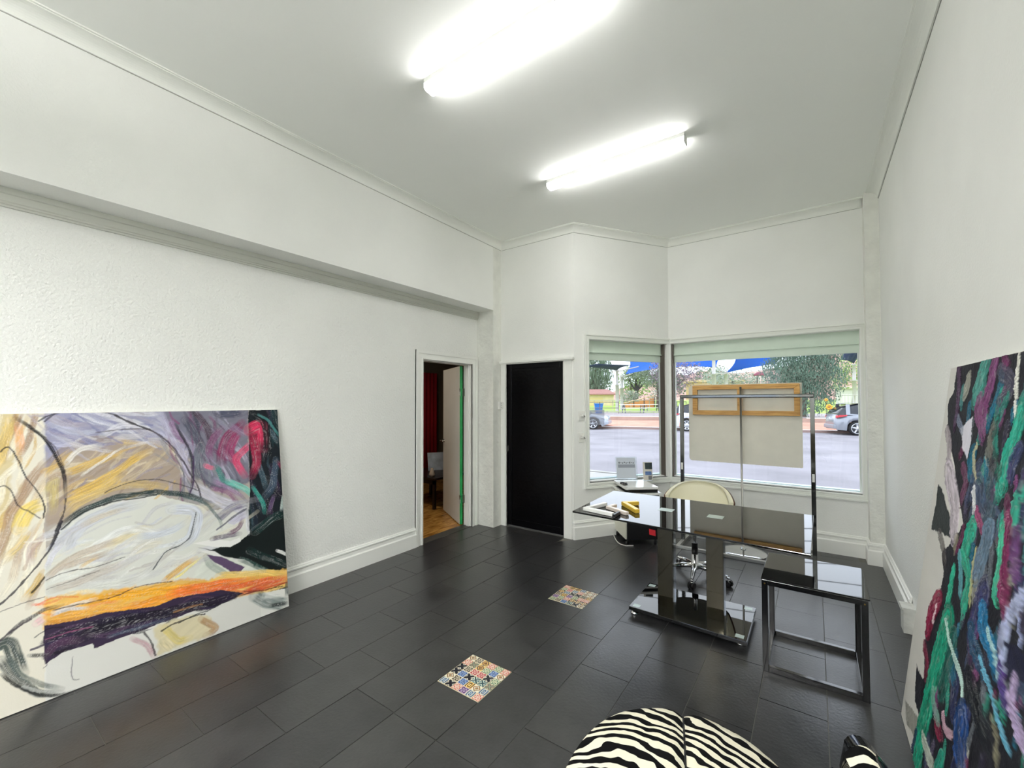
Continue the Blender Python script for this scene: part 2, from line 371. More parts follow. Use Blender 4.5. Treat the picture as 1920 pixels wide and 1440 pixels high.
# ---------------- door 2: black flush door
d2 = srt('door_2', (B0, YD, 0))
blk = mat('black_gloss_paint', (4, 4, 6), .3, bump=.15, bscale=30, var=.3, vscale=3, spec=.15)
MB().box(B0, B1, YD+.03, YD+.075, .01, BZ).build('door_leaf', blk, d2)
mb = MB(); r_ = .062
mb.box(B0+.003, B0+r_, YD+.018, YD+.031, .012, BZ-.003).box(B1-r_, B1-.003, YD+.018, YD+.031, .012, BZ-.003).box(B0+r_, B1-r_, YD+.018, YD+.031, BZ-r_, BZ-.003).box(B0+r_, B1-r_, YD+.018, YD+.031, .012, .012+r_*1.3)
mb.build('door_frame_strip', blk, d2, bevel=.004)
MB().box(B0+.005, B0+.014, YD+.012, YD+.02, .93, 1.0).build('lock_plate', mat('steel', (0,0,0)), d2)
mb = MB(); mb.box(B0-.075, B0, YD-.022, YD+.03, 0, BZ).box(B1, B1+.105, YD-.022, YD+.03, 0, BZ).box(B1+.105, A.x-.003, YD-.01, YD, 0, BZ); mb.box(B1+.01, B1+.022, YD-.027, YD-.02, 0, BZ)
mb.build('architrave', gloss_white, d2)
MB().box(XL+.002, A.x+.01, YD-.05, YD, BZ+.01, BZ+.035).box(XL+.002, A.x, YD-.03, YD, BZ-.002, BZ+.01).build('door_head', gloss_white, d2)

# ---------------- windows
mint = mat('pale_mint_paint', (212, 226, 212), .6, var=.04, vscale=5)
pane_m = glass_mat('window_glass')
frostm = mat('pale_blue_ledge', (196, 222, 224), .5)
alum = mat('weathered_aluminium', (150, 148, 142), .45, metal=.6, var=.25, vscale=12)
def window(name, P, d, n2, ta, tb2, corner_left, corner_right, r_trim):
    w_ = srt(name, (P[0]+d[0]*ta, P[1]+d[1]*ta, WZ0))
    def sl(mb, t0, t1, z0, z1, o0, o1): mb.obox((P[0]+d[0]*t0+n2[0]*o0, P[1]+d[1]*t0+n2[1]*o0, z0), (d[0]*(t1-t0), d[1]*(t1-t0), 0), (n2[0]*(o1-o0), n2[1]*(o1-o0), 0), (0,0,z1-z0)); return mb
    # casing (stepped)
    mb = MB()
    for k, (w0, w1, th) in enumerate(((0, .065, .012), (.006, .018, .02), (.028, .038, .018), (.048, .065, .026))):
        tl = ta - w1 if corner_left is None else corner_left; tr = tb2 + w1 if corner_right is None else corner_right
        if corner_left is None: sl(mb, ta-w1, ta-w0, WZ0-w1, WZ1+w1, -th, 0)
        if corner_right is None: sl(mb, tb2+w0, tb2+w1, WZ0-w1, WZ1+w1, -th, 0)
        cl = 0 if corner_left is None else th*1.2; crr = 0 if corner_right is None else th*.0
        sl(mb, tl+(w1-w0 if corner_left is None else cl), tr-(w1-w0 if corner_right is None else 0), WZ1+w0, WZ1+w1, -th, 0)
        sl(mb, tl+(w1-w0 if corner_left is None else cl), tr-(w1-w0 if corner_right is None else 0), WZ0-w1, WZ0-w0, -th, 0)
    mb.build('window_casing', trimw, w_)
    # reveal lining and sill
    tl = ta if corner_left is None else corner_left; tr = tb2 if corner_right is None else corner_right
    mb = MB(); sl(mb, tl, tr, WZ0-.02, WZ0, -.005, .1); sl(mb, tl, tr, WZ0, WZ0+.012, .03, .1)
    mb.build('window_sill', gloss_white, w_)
    mb = MB(); sl(mb, tl, tr, WZ0-.02, WZ0+.018, .115, .2); mb.build('ledge', frostm, w_)
    mb = MB(); sl(mb, ta, tb2, 2.13, WZ1, .075, .1); mb.build('head_panel', mint, w_)
    mb = MB(); sl(mb, ta, tb2, 2.04, 2.128, .085, .11); sl(mb, ta, tb2, 2.126, 2.136, .06, .1); mb.build('head_rail', mint, w_)
    fr = MB(); sl(fr, ta, ta+.012, WZ0, 2.04, .09, .12); sl(fr, tb2-.014, tb2, WZ0, 2.04, .09, .12); fr.build('window_frame', mat('white_window_frame', (215, 222, 216), .5), w_)
    g_ = MB(); sl(g_, ta, tb2, WZ0+.01, 2.06, .104, .110); g_.build('pane', pane_m, w_)
    return w_, sl
w1, sl1 = window('window_1', A, dd, nn, W1a, W1b, None, LD, 0)
w2, sl2 = window('window_2', Vector((0, YW)), Vector((1, 0)), Vector((0, 1)), W2a, W2b, B.x, None, 0)
# corner post between the two windows
mb = MB(); sl1(mb, LD-.036, LD+.002, WZ0, WZ1, -.004, .10); mb.build('mullion', gloss_white, w1)
mb = MB(); sl1(mb, LD-.058, LD-.038, WZ0, WZ1, .03, .11); mb.build('channel', mat('brown_channel', (92, 84, 76), .5, metal=.3), w1)
mb = MB(); sl2(mb, -1.468, -1.445, WZ0, WZ1, .0, .1); mb.build('mullion', gloss_white, w2)
mb = MB(); sl2(mb, -1.443, -1.427, WZ0, WZ1, .03, .11); mb.build('channel', mat('brown_channel', (0,0,0)), w2)
mb = MB(); sl1(mb, W1b, LD+.1, 0, H, .1, .2)
mb.v = mb.v
# pale sticker on the bay glass
q = MB(); q.add([(A.x+dd.x*t_+nn.x*.102, A.y+dd.y*t_+nn.y*.102, z_) for t_, z_ in ((.262, 1.272), (.468, 1.272), (.468, 1.455), (.262, 1.455))], [(0, 1, 2, 3)]); q.build('sticker', glass_mat('grey_vinyl', (.85, .86, .9), .6, (.62, .63, .68), True), w1, label='pale grey rectangular vinyl sticker')

# ---------------- power points and switch
wp = mat('white_plastic', (232, 232, 226), .35); bc = mat('black_cable', (22, 22, 22), .5)
for i, (z0, z1, lab) in enumerate(((1.335, 1.44, 'upper white power outlet with a black cord beside the bay window'), (1.088, 1.193, 'lower white power outlet with a black cord beside the bay window'))):
    c0 = A + dd*.055
    t = thing('power_outlet', lab, 'outlet', (c0.x, c0.y, z0), 0)
    mb = MB(); mb.obox((c0.x-nn.x*.012, c0.y-nn.y*.012, z0), (dd.x*.083, dd.y*.083, 0), (nn.x*.012, nn.y*.012, 0), (0, 0, z1-z0)); mb.build('plate', wp, t, bevel=.003)
    p0 = A + dd*.075 - nn*.014
    mb = MB(); mb.obox((p0.x-nn.x*.022, p0.y-nn.y*.022, z0+.045), (dd.x*.03, dd.y*.03, 0), (nn.x*.022, nn.y*.022, 0), (0, 0, .03)); mb.build('plug', wp, t, bevel=.003)
    pts = []
    for s_ in range(8):
        u = s_/7; q2 = A + dd*(.09+.06*u**.7) - nn*(.03 - .018*u); pts.append((q2.x, q2.y, z0+.062 - .055*u**1.6))
    MB().tube(pts, .0035, 6).build('cord', bc, t)
t = thing('light_switch', 'white switch box with buttons on the corner beside the black door', 'switch', (XL, 4.27, 1.44))
MB().box(XL, XL+.028, 4.265, 4.325, 1.455, 1.55).build('cover', wp, t, bevel=.004)
MB().box(XL+.008, XL+.045, YD-.04, YD-.023, 1.46, 1.545).build('plate', wp, t, bevel=.002)
for z in (1.48, 1.505, 1.53): MB().box(XL+.02, XL+.034, YD-.0445, YD-.04, z-.006, z+.006).build('button', mat('grey_plastic', (170, 170, 168), .4), t)

# ---------------- ceiling lights
lampm = bpy.data.materials.new('lit_diffuser'); lampm.use_nodes = True
n = lampm.node_tree; n.nodes.clear(); oo = n.nodes.new('ShaderNodeOutputMaterial'); em = n.nodes.new('ShaderNodeEmission'); em.inputs[0].default_value = (1, .985, .965, 1); em.inputs[1].default_value = LAMP; n.links.new(em.outputs[0], oo.inputs[0])
def emis(name, s_):
    m_ = lampm.copy(); m_.name = name; m_.node_tree.nodes['Emission'].inputs[1].default_value = s_; return m_
fillm = emis('fill_light_diffuser', FILL_REAR)
bodym = mat('lamp_body', (225, 226, 222), .5)
LX0, LX1 = -1.95, -.76
labs = ['long lit batten light on the ceiling, cut off by the top of the photo', 'long lit batten light on the ceiling nearer the window wall', ]
for i, y in enumerate((1.81, 3.30)):
    t = thing('batten_light', labs[i], 'ceiling light', ((LX0+LX1)/2, y+.04, H), group='batten lights on the ceiling')
    MB().box(LX0, LX1, y, y+.085, H-.030, H).build('lamp_body', bodym, t)
    prof = [(-.001, -.030), (-.002, -.044), (-.001, -.058), (.006, -.067), (.02, -.072), (.065, -.072), (.079, -.067), (.086, -.058), (.087, -.044), (.086, -.030)]
    mb = MB(); v = [(LX0+.004, y+a, H+z) for a, z in prof] + [(LX1-.004, y+a, H+z) for a, z in prof]; k = len(prof)
    mb.add(v, [(j, j+1, k+j+1, k+j) for j in range(k-1)]); mb.build('diffuser', lampm, t)
    for xx in (LX0, LX1-.004):
        mb = MB(); vv = [(xx, y+a, H+z) for a, z in prof] + [(xx+.004, y+a, H+z) for a, z in prof]
        mb.add(vv, [tuple(range(k)), tuple(range(k, 2*k))[::-1]] + [(j, k+j, k+j+1, j+1) for j in range(k-1)])
        mb.build('end_cap', bodym, t)

# rear of the shop: two unseen linear lights added to fill ceiling and walls
LX0, LX1 = -1.45, -.25
for i, y in enumerate((-1.15, -2.2)):
    t = thing('added_fill_light', ['added up and down fill light behind the camera', 'added up and down fill light by the added rear window'][i], 'ceiling light', ((LX0+LX1)/2, y, H), group='added fill lights at the back of the shop')
    MB().box(LX0, LX1, y-.05, y-.042, 2.86, 2.93).box(LX0, LX1, y+.042, y+.05, 2.86, 2.93).build('lamp_body', bodym, t)
    MB().box(LX0+.01, LX1-.01, y-.04, y+.04, 2.912, 2.925).build('upper_diffuser', fillm, t); MB().box(LX0+.01, LX1-.01, y-.04, y+.04, 2.865, 2.878).build('lower_diffuser', fillm, t)
    for x in (LX0+.15, LX1-.15): MB().tube([(x, y-.046, 2.93), (x, y, 3.1), (x, y, H)], .003, 6).build('suspension', MATS['steel'], t)
crack_shade = mat('cornice_crack_shade', (150, 150, 145), .9)  # grey strip colours in the shadow of the crack under the cornice
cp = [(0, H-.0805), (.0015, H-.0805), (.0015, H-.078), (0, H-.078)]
struct(sweep([(XL, BACK), (XL, YD), tuple(A), tuple(B), (.42, YW)], cp).build('trim_6', crack_shade))
struct(sweep([(XR, 5.32), (XR, BACK)], [(0, H-.083), (.003, H-.083), (.003, H-.078), (0, H-.078)]).build('trim_7', crack_shade))
struct(MB().prism([(B.x, B.y), (B.x, B.y+.11), (B.x+nn.x*.11, B.y+nn.y*.11)], 0, H).build('wall_corner_post', white))
struct(MB().prism([(B.x+.0, B.y+.11), (B.x, B.y+T), (B.x+nn.x*T, B.y+nn.y*T), (B.x+nn.x*.11, B.y+nn.y*.11)], WZ1, H).build('wall_corner_post', white))
# ================================================================ desk
bg = mat('black_glass', (6, 7, 8), .02, ior=1.55)
smoke = mat('smoked_mirror_steel', (84, 80, 68), .06, metal=1)
silver = mat('frosted_silver', (190, 205, 198), .3, metal=.35)
desk = thing('glass_desk', 'black glass desk on two mirrored posts and a black glass base', 'desk', (-.75, 3.25, 0))
top = [(-1.453, 2.812), (-.024, 2.718), (-.013, 3.671), (-1.478, 3.658)]
MB().prism(top, .738, .750).build('desk_top', bg, desk, bevel=.0015)
MB().prism([(-1.123, 3.05), (-.359, 3.012), (-.359, 3.546), (-1.123, 3.535)], .034, .060).build('desk_base', bg, desk, bevel=.003)
for x in (-1.09, -.40):
    for y in (3.09, 3.49): MB().lathe([(.03, .0), (.032, .012), (.022, .016), (.022, .034)], (x, y, 0), 18).build('foot', chrome, desk)
for x0 in (-.957, -.625):
    MB().box(x0, x0+.108, 3.20, 3.235, .06, .734).build('post', smoke, desk, bevel=.002)
    MB().box(x0+.04, x0+.108, 3.2351, 3.29, .06, .734).build('post_fin', mat('clear_steel', (190, 198, 205), .05, metal=1), desk, bevel=.002)
    MB().box(x0+.008, x0+.108, 3.19, 3.28, .7501, .7506).build('fixing_plate', silver, desk, label='silver glued fixing plate')
for x, y in ((-1.114, 3.47), (-1.10, 3.065), (-.43, 3.48), (-.43, 3.04)): MB().box(x, x+.05, y, y+.045, .0602, .0607).build('fixing_plate', silver, desk, label='silver glued fixing plate')
# ================================================================ side table
st = thing('side_table', 'black square-tube side table with a glossy black top', 'table', (-.02, 3.11, 0))
blkm = mat('black_lacquered_tube', (14, 15, 17), .12, ior=1.6)
x0, x1, y0, y1, zt, r_ = -.262, .215, 2.862, 3.36, .53, .03
MB().box(x0-.003, x1+.006, y0-.004, y1+.004, zt-.008, zt).build('table_top', bg, st, bevel=.001)
for x in (x0, x1-r_):
    for y in (y0, y1-r_): MB().box(x, x+r_, y, y+r_, 0, zt-.009).build('leg', blkm, st, bevel=.002)
for z in (0.001, zt-.009-r_):
    for y in (y0, y1-r_): MB().box(x0+r_, x1-r_, y+.001, y+r_-.001, z, z+r_).build('rail', blkm, st, bevel=.002)
    for x in (x0, x1-r_): MB().box(x+.001, x+r_-.001, y0+r_, y1-r_, z, z+r_).build('rail', blkm, st, bevel=.002)
for x in (x0+.015, x1-.015): MB().tube([(x, y0+.001, zt-.03), (x, y0-.002, zt-.03)], .004, 10).build('bolt', mat('brass', (150, 120, 60), .3, metal=1), st)
# ================================================================ garment rack
rk = thing('garment_rack', 'chrome square-tube garment rack standing behind the desk', 'rack', (-.61, 4.95, 0))
t_ = .036; xa, xb, yc, zt = -1.215, .005, 4.95, 1.62
ckm = mat('dark_chrome', (98, 100, 100), .07, metal=1)
for x in (xa, xb-t_): MB().box(x, x+t_, yc-t_/2, yc+t_/2, .0301, zt-t_).build('upright', ckm, rk, bevel=.002)
MB().box(xa, xb, yc-t_/2, yc+t_/2, zt-t_, zt).build('top_bar', ckm, rk, bevel=.008)
sil = mat('satin_steel', (205, 205, 202), .3, metal=.9)
for y in (4.70, 5.18): MB().box(xa, xb, y, y+t_, .001, .03).build('base_bar', sil, rk, bevel=.002)
for x in (xa, xb-t_): MB().box(x, x+t_, 4.70+t_, 5.18, .001, .03).build('base_bar', sil, rk, bevel=.002)
for x, z in ((xa, .80), (xb-t_, .785)): MB().box(x+.008, x+t_-.008, yc-t_/2-.0015, yc-t_/2, z, z+.075).build('tape', mat('white_tape', (225, 225, 220), .6), rk, label='white tape tag')
# ================================================================ display stand, board, stretcher frame
ds = thing('display_stand', 'slim chrome pole stand with a round chrome foot in front of the window', 'stand', (-.625, 5.05, 0))
MB().lathe([(.212, .0), (.216, .006), (.205, .014), (.14, .026), (.05, .034), (.022, .04), (.018, .06), (.0, .06)], (-.61, 4.957, 0), 48).build('base', chrome, ds)
MB().tube([(-.61, 4.957, .05), (-.625, 5.03, .9), (-.628, 5.045, 1.70)], .010, 12).build('pole', mat('steel', (0,0,0)), ds)
bd = MB(); xs0, xs1, zs0, zs1, rr_ = -1.160, -.095, .885, 1.735, .03
poly = [(xs0, zs0+rr_), (xs0+.009, zs0+.009), (xs0+rr_, zs0), (xs1-.008, zs0), (xs1, zs0+.008), (xs1, zs1), (xs0+.03, zs1), (xs0, zs1-.03)]
nP = len(poly); v = [(x, 5.115, z) for x, z in poly] + [(x, 5.127, z) for x, z in poly]
bd.add(v, [tuple(range(nP)), tuple(range(nP, 2*nP))[::-1]] + [(i, nP+i, nP+(i+1) % nP, (i+1) % nP) for i in range(nP)])
tag(bd.build('board', mat('grey_cream_board', (222, 219, 206), .7, var=.03, vscale=9)), 'large pale grey board hung in front of the window', 'board')
wf = thing('stretcher_frame', 'long wooden stretcher frame hung on the pale grey board', 'frame', (-.61, 5.09, 1.4))
pine = bpy.data.materials.new('honey_pine'); pine.use_nodes = True; n = pine.node_tree; p = n.nodes['Principled BSDF']
t = n.nodes.new('ShaderNodeTexCoord'); mp = n.nodes.new('ShaderNodeMapping'); mp.inputs['Scale'].default_value = (2, 20, 25); q = n.nodes.new('ShaderNodeTexNoise'); q.inputs['Scale'].default_value = 3; q.inputs['Detail'].default_value = 6
r = n.nodes.new('ShaderNodeValToRGB'); r.color_ramp.elements[0].color = sc((178, 128, 62)); r.color_ramp.elements[1].color = sc((222, 176, 104)); r.color_ramp.elements[0].position = .3; r.color_ramp.elements[1].position = .7
n.links.new(t.outputs['Object'], mp.inputs[0]); n.links.new(mp.outputs[0], q.inputs['Vector']); n.links.new(q.outputs['Fac'], r.inputs[0]); n.links.new(r.outputs[0], p.inputs['Base Color']); p.inputs['Roughness'].default_value = .55
fx0, fx1, fz0, fz1, fw = -1.112, -.112, 1.402, 1.727, .048; ya, yb = 5.078, 5.114
def trap(name, pts):
    m_ = MB(); k = len(pts); v = [(x, ya, z) for x, z in pts] + [(x, yb, z) for x, z in pts]
    m_.add(v, [tuple(range(k)), tuple(range(k, 2*k))[::-1]] + [(i, k+i, k+(i+1) % k, (i+1) % k) for i in range(k)]); return m_.build(name, pine, wf, bevel=.002)
e = .0008
trap('rail', [(fx0, fz0), (fx1, fz0), (fx1-fw, fz0+fw), (fx0+fw, fz0+fw)])
trap('rail', [(fx0+fw, fz1-fw), (fx1-fw, fz1-fw), (fx1, fz1), (fx0, fz1)])
trap('stile', [(fx0, fz0+e), (fx0+fw, fz0+fw+e), (fx0+fw, fz1-fw-e), (fx0, fz1-e)])
trap('stile', [(fx1-fw, fz0+fw+e), (fx1, fz0+e), (fx1, fz1-e), (fx1-fw, fz1-fw-e)])
trap('cross_bar', [(-.665, fz0+fw+e), (-.625, fz0+fw+e), (-.625, fz1-fw-e), (-.665, fz1-fw-e)])
# ================================================================ office chair
oc = thing('office_chair', 'cream tub office chair with a chrome star base behind the desk', 'chair', (-.878, 4.03, 0), math.radians(4))
cx_, cy_ = -.878, 4.03
def cr_pt(r, a, z): return (cx_ + r*math.cos(a), cy_ + r*math.sin(a), z)
hub = MB().lathe([(.035, .075), (.04, .085), (.038, .12), (.03, .13), (.028, .2), (.022, .205), (.0, .205)], (cx_, cy_, 0), 20).build('hub', chrome, oc)
MB().tube([(cx_, cy_, .2), (cx_, cy_, .42)], .016, 14).build('gas_lift', chrome, oc)
MB().tube([(cx_, cy_, .19), (cx_, cy_, .30)], .026, 16).build('lift_cover', mat('black_plastic', (16, 16, 17), .35), oc)
cast0 = None
for k in range(5):
    a = math.radians(-83 + 72*k)
    arm = MB(); arm.tube([cr_pt(.03, a, .105), cr_pt(.12, a, .098), cr_pt(.275, a, .075)], [.024, .02, .013], 10); arm.build('star_arm', chrome, oc)
    c = Vector(cr_pt(.28, a, 0)); ax = Vector((math.cos(a+1.2), math.sin(a+1.2), 0))
    mb = MB()
    for s_ in (-1, 1):
        p0 = c + ax*(.006*s_) + Vector((0,0,.028)); p1 = c + ax*(.024*s_) + Vector((0,0,.028)); mb.tube([p0, p1], .0275, 16)
    cw = mb.build('caster', mat('black_plastic', (0,0,0)), oc)
    mb = MB(); mb.tube([c+Vector((0,0,.05)), c+Vector((0,0,.074))], .009, 8); mb.build('caster_stem', chrome, cw)
creaml = mat('cream_leather', (226, 222, 196), .45, bump=.15, bscale=120, bdist=.002); walnut = mat('walnut_shell', (72, 44, 30), .35, var=.2, vscale=14)
MB().lathe([(0, .405), (.20, .41), (.245, .43), (.25, .455), (.235, .478), (.18, .49), (0, .492)], (cx_, cy_+.03, 0), 32).build('seat', creaml, oc)
def shell(r, ztop, th):
    mb = MB(); N = 36; K = 10
    def fn(u, v, rad):
        a = math.radians(90 + (u-.5)*136); k = abs(u-.5)*2
        zt = ztop - .13*k**2.6; zb = .43; z = zb + (zt-zb)*v
        rr = rad*(1 + .04*math.sin(v*math.pi)) + .055*v
        return (cx_+rr*1.02*math.cos(a), cy_+.03+rr*math.sin(a)*1.0, z)
    inn = [fn(i/N, j/K, r) for j in range(K+1) for i in range(N+1)]; outn = [fn(i/N, j/K, r+th) for j in range(K+1) for i in range(N+1)]
    W = N+1
    mb.add(inn, [(j*W+i, j*W+i+1, (j+1)*W+i+1, (j+1)*W+i)[::-1] for j in range(K) for i in range(N)], True)
    mb.add(outn, [(j*W+i, j*W+i+1, (j+1)*W+i+1, (j+1)*W+i) for j in range(K) for i in range(N)], True)
    o = len(inn)
    for i in range(N): mb.f += [(K*W+i, K*W+i+1, o+K*W+i+1, o+K*W+i), (i, o+i, o+i+1, i+1)]; mb.sm += [True]*2
    for j in range(K): mb.f += [(j*W, (j+1)*W, o+(j+1)*W, o+j*W), (j*W+N, o+j*W+N, o+(j+1)*W+N, (j+1)*W+N)]; mb.sm += [False]*2
    return mb
shell(.215, .792, .04).build('backrest', creaml, oc)
shell(.256, .786, .012).build('backrest_shell', walnut, oc)
# ================================================================ drawer pedestal in the corner
pc = [(-1.929, 4.777), (-1.658, 4.436), (-1.432, 4.807), (-1.604, 5.043)]
P0 = Vector((-1.658, 4.436)); e1 = (Vector((-1.929, 4.777))-P0); e2 = (Vector((-1.432, 4.807))-P0)
u1 = e1.normalized(); u2 = Vector((-u1.y, u1.x)) ; u2 = u2 if u2.dot(e2) > 0 else -u2
cabm = mat('black_laminate', (13, 13, 15), .4)
pd = thing('drawer_pedestal', 'black and white drawer pedestal on castors in the bay corner', 'cabinet', (-1.66, 4.70, 0))
def pbox(a0, a1, b0, b1, z0, z1):
    o_ = P0 + u1*a0 + u2*b0; return MB().obox((o_.x, o_.y, z0), (u1.x*(a1-a0), u1.y*(a1-a0), 0), (u2.x*(b1-b0), u2.y*(b1-b0), 0), (0, 0, z1-z0))
wl = mat('white_laminate', (235, 236, 232), .12)
pbox(0, .42, 0, .36, .605, .63).build('cabinet_top', wl, pd, bevel=.001)
pbox(.02, .40, .05, .36, .565, .6049).build('carcass_neck', cabm, pd)
pbox(.03, .42, .02, .38, .06, .5649).build('carcass', cabm, pd)
pbox(-.005, .44, -.01, .40, .545, .5648).build('lower_shelf', wl, pd)
pbox(.03, .415, .005, .02, .07, .54).build('side_panel', mat('cream_laminate', (214, 213, 198), .5), pd, label='cream side panel')
pbox(.018, .03, .03, .37, .31, .54).build('drawer', cabm, pd); pbox(.018, .03, .03, .37, .07, .30).build('drawer', cabm, pd)
pbox(.0175, .019, .03, .37, .301, .308).build('drawer_edge', mat('steel', (0,0,0)), pd)
pbox(.445, .455, 0, .012, .12, .60).build('back_edge', cabm, pd)
for a_, b_ in ((.05, .03), (.38, .03), (.05, .34), (.38, .34)):
    c = P0 + u1*a_ + u2*b_; MB().tube([(c.x-.012, c.y, .026), (c.x+.012, c.y, .026)], .0255, 14).tube([(c.x, c.y, .045), (c.x, c.y, .062)], .008, 8).build('castor', mat('black_plastic', (0,0,0)), pd)
rt = thing('fabric_tag', 'small red fabric tag hanging out of the black drawer pedestal', 'tag', (-1.50, 4.60, .14))
c = P0 + u1*.010 + u2*.255; mb = MB(); mb.grid(lambda a_, b_: (c.x+u2.x*.07*a_-u1.x*(.004+.006*b_), c.y+u2.y*.07*a_-u1.y*(.004+.006*b_), .185-.06*b_-.02*a_), 4, 4)
mb.build('cloth', mat('red_fabric', (215, 40, 52), .7), rt)
cb = MB().tube([(-1.93, 4.84, .006), (-1.90, 4.70, .006), (-1.83, 4.58, .006), (-1.775, 4.504, .006), (-1.73, 4.465, .006), (-1.66, 4.45, .006), (-1.60, 4.50, .006)], .005, 8).build('power_cable', mat('white_cable', (205, 205, 200), .5))
tag(cb, 'white power cable lying on the floor beside the drawer pedestal', 'cable')
# sign holder, brochure, glasses on the pedestal
def standee(name, label, cat, pa, pb, h_, lean, front):
    a_, b_ = Vector(pa), Vector(pb); d = (b_-a_); n_ = Vector((d.y, -d.x)).normalized()  # towards camera
    root = thing(name, label, cat, ((a_.x+b_.x)/2, (a_.y+b_.y)/2, .63), 0)
    z = .6305; ln_ = Vector((-n_.x*lean, -n_.y*lean, h_))
    cl = MATS.get('clear_acrylic') or glass_mat('clear_acrylic', (.93, .96, .96), .10, (.8, .82, .83))
    MB().obox((a_.x, a_.y, z), (d.x, d.y, 0), (-n_.x*.003, -n_.y*.003, 0), tuple(ln_)).build('acrylic_back', cl, root)
    MB().obox((a_.x, a_.y, z), (d.x, d.y, 0), (-n_.x*.09, -n_.y*.09, 0), (0, 0, .003)).build('acrylic_foot', cl, root)
    for (u0, u1_, v0, v1, m_, nm) in front:
        o_ = Vector((a_.x, a_.y, z)) + Vector((d.x, d.y, 0))*u0 + ln_*v0 + Vector((n_.x, n_.y, 0))*(.0012 if nm != 'paper' else .0004)
        MB().obox(tuple(o_), tuple(Vector((d.x, d.y, 0))*(u1_-u0)), (-n_.x*.0006, -n_.y*.0006, 0), tuple(ln_*(v1-v0))).build(nm, m_, root)
    return root
pap = mat('printed_paper', (196, 203, 212), .6); dk = mat('grey_print', (140, 146, 156), .6); dk2 = mat('dark_print', (84, 88, 96), .6)
fr = [(.05, .93, .06, .95, pap, 'paper'), (.12, .9, .52, .66, dk, 'print_block')]
for k in range(9): fr.append((.15+.082*k, .15+.082*k+.05, .70+.02*(k % 2), .745+.03*(k % 3 == 0), dk2, 'print_mark'))
standee('sign_holder', 'clear acrylic sign holder with a printed notice on the pedestal', 'sign holder', (-1.905, 4.80), (-1.70, 4.955), .265, .05, fr)
standee('brochure_holder', 'small clear holder with a dark and blue photo flyer on the pedestal', 'brochure', (-1.625, 4.93), (-1.535, 4.985), .21, .04,
        [(0, 1, .03, 1, mat('beige_flyer', (200, 196, 186), .5), 'paper'), (.22, 1, .62, .97, mat('dark_photo', (30, 46, 48), .4, var=.6, vscale=40), 'print_block'), (.22, .9, .30, .50, mat('blue_photo', (84, 112, 160), .4, var=.3, vscale=40), 'print_block'), (.55, .9, .06, .26, mat('grey_photo', (110, 112, 116), .4, var=.4, vscale=50), 'print_block')])
gs = thing('sunglasses', 'dark sunglasses lying on the white pedestal top', 'glasses', (-1.72, 4.55, .63))
lens = mat('dark_lens', (28, 26, 26), .1)
for k in (0, 1):
    c = Vector((-1.755+.05*k, 4.60-.045*k)); MB().lathe([(0, .0), (.026, .004), (.028, .012), (.02, .02), (0, .023)], (c.x, c.y, .6305), 16).build('lens', lens, gs)
MB().tube([(-1.745, 4.59, .645), (-1.715, 4.565, .648)], .003, 6).build('bridge', lens, gs)
MB().tube([(-1.775, 4.62, .64), (-1.74, 4.70, .635)], .003, 6).build('temple', lens, gs)
# ================================================================ frame corner samples on the desk
def chevron(label, apex, pa, pb, w_, th, m_, name='frame_corner_sample', z=.7512):
    a_, p1, p2 = Vector(apex), Vector(pa), Vector(pb); d1_, d2_ = (p1-a_).normalized(), (p2-a_).normalized()
    bis = (d1_+d2_).normalized(); s_ = w_/math.sin(math.acos(max(-1, min(1, d1_.dot(d2_))))/2); inn = a_ + bis*s_
    root = thing(name, label, 'frame sample', (apex[0], apex[1], z), 0, group='picture frame corner samples on the desk')
    for end, d_, side in ((p1, d1_, 0), (p2, d2_, 1)):
        n_ = Vector((-d_.y, d_.x)); n_ = n_ if n_.dot(bis) > 0 else -n_
        poly = [(a_.x, a_.y), (end.x, end.y), (end.x+n_.x*w_, end.y+n_.y*w_), (inn.x, inn.y)]
        ar = sum(poly[i][0]*poly[(i+1) % 4][1]-poly[(i+1) % 4][0]*poly[i][1] for i in range(4))
        if ar < 0: poly = poly[::-1]
        MB().prism(poly, z, z+th).build('moulding', m_, root, bevel=.004)
wm = mat('white_frame_lacquer', (238, 238, 234), .25); gm = mat('gilt_frame', (228, 190, 72), .3, metal=.2, bump=.4, bscale=90, bdist=.003); pk = mat('pale_pink_frame', (224, 212, 202), .3)
chevron('white corner frame sample nearest the desk edge', (-1.394, 2.862), (-1.15, 2.818), (-1.33, 3.10), .032, .026, wm)
chevron('pale pinkish white corner frame sample in the middle', (-1.275, 3.0), (-1.085, 2.905), (-1.25, 3.10), .030, .024, pk)
chevron('gold corner frame sample', (-1.222, 3.175), (-1.05, 2.995), (-1.13, 3.27), .036, .03, gm)
mb = MB(); v = []
tag(mb.box(-1.143, -1.125, 2.80, 2.91, .7512, .775).build('clip', mat('black_plastic', (0,0,0)), None, bevel=.003), 'small black block between the white frame samples on the desk', 'clip')
mb = MB().tube([(-1.40, 3.09, .742), (-1.50, 3.70, .68), (-1.72, 4.20, .45), (-1.90, 4.60, .2), (-1.95, 4.82, .03)], .004, 6)
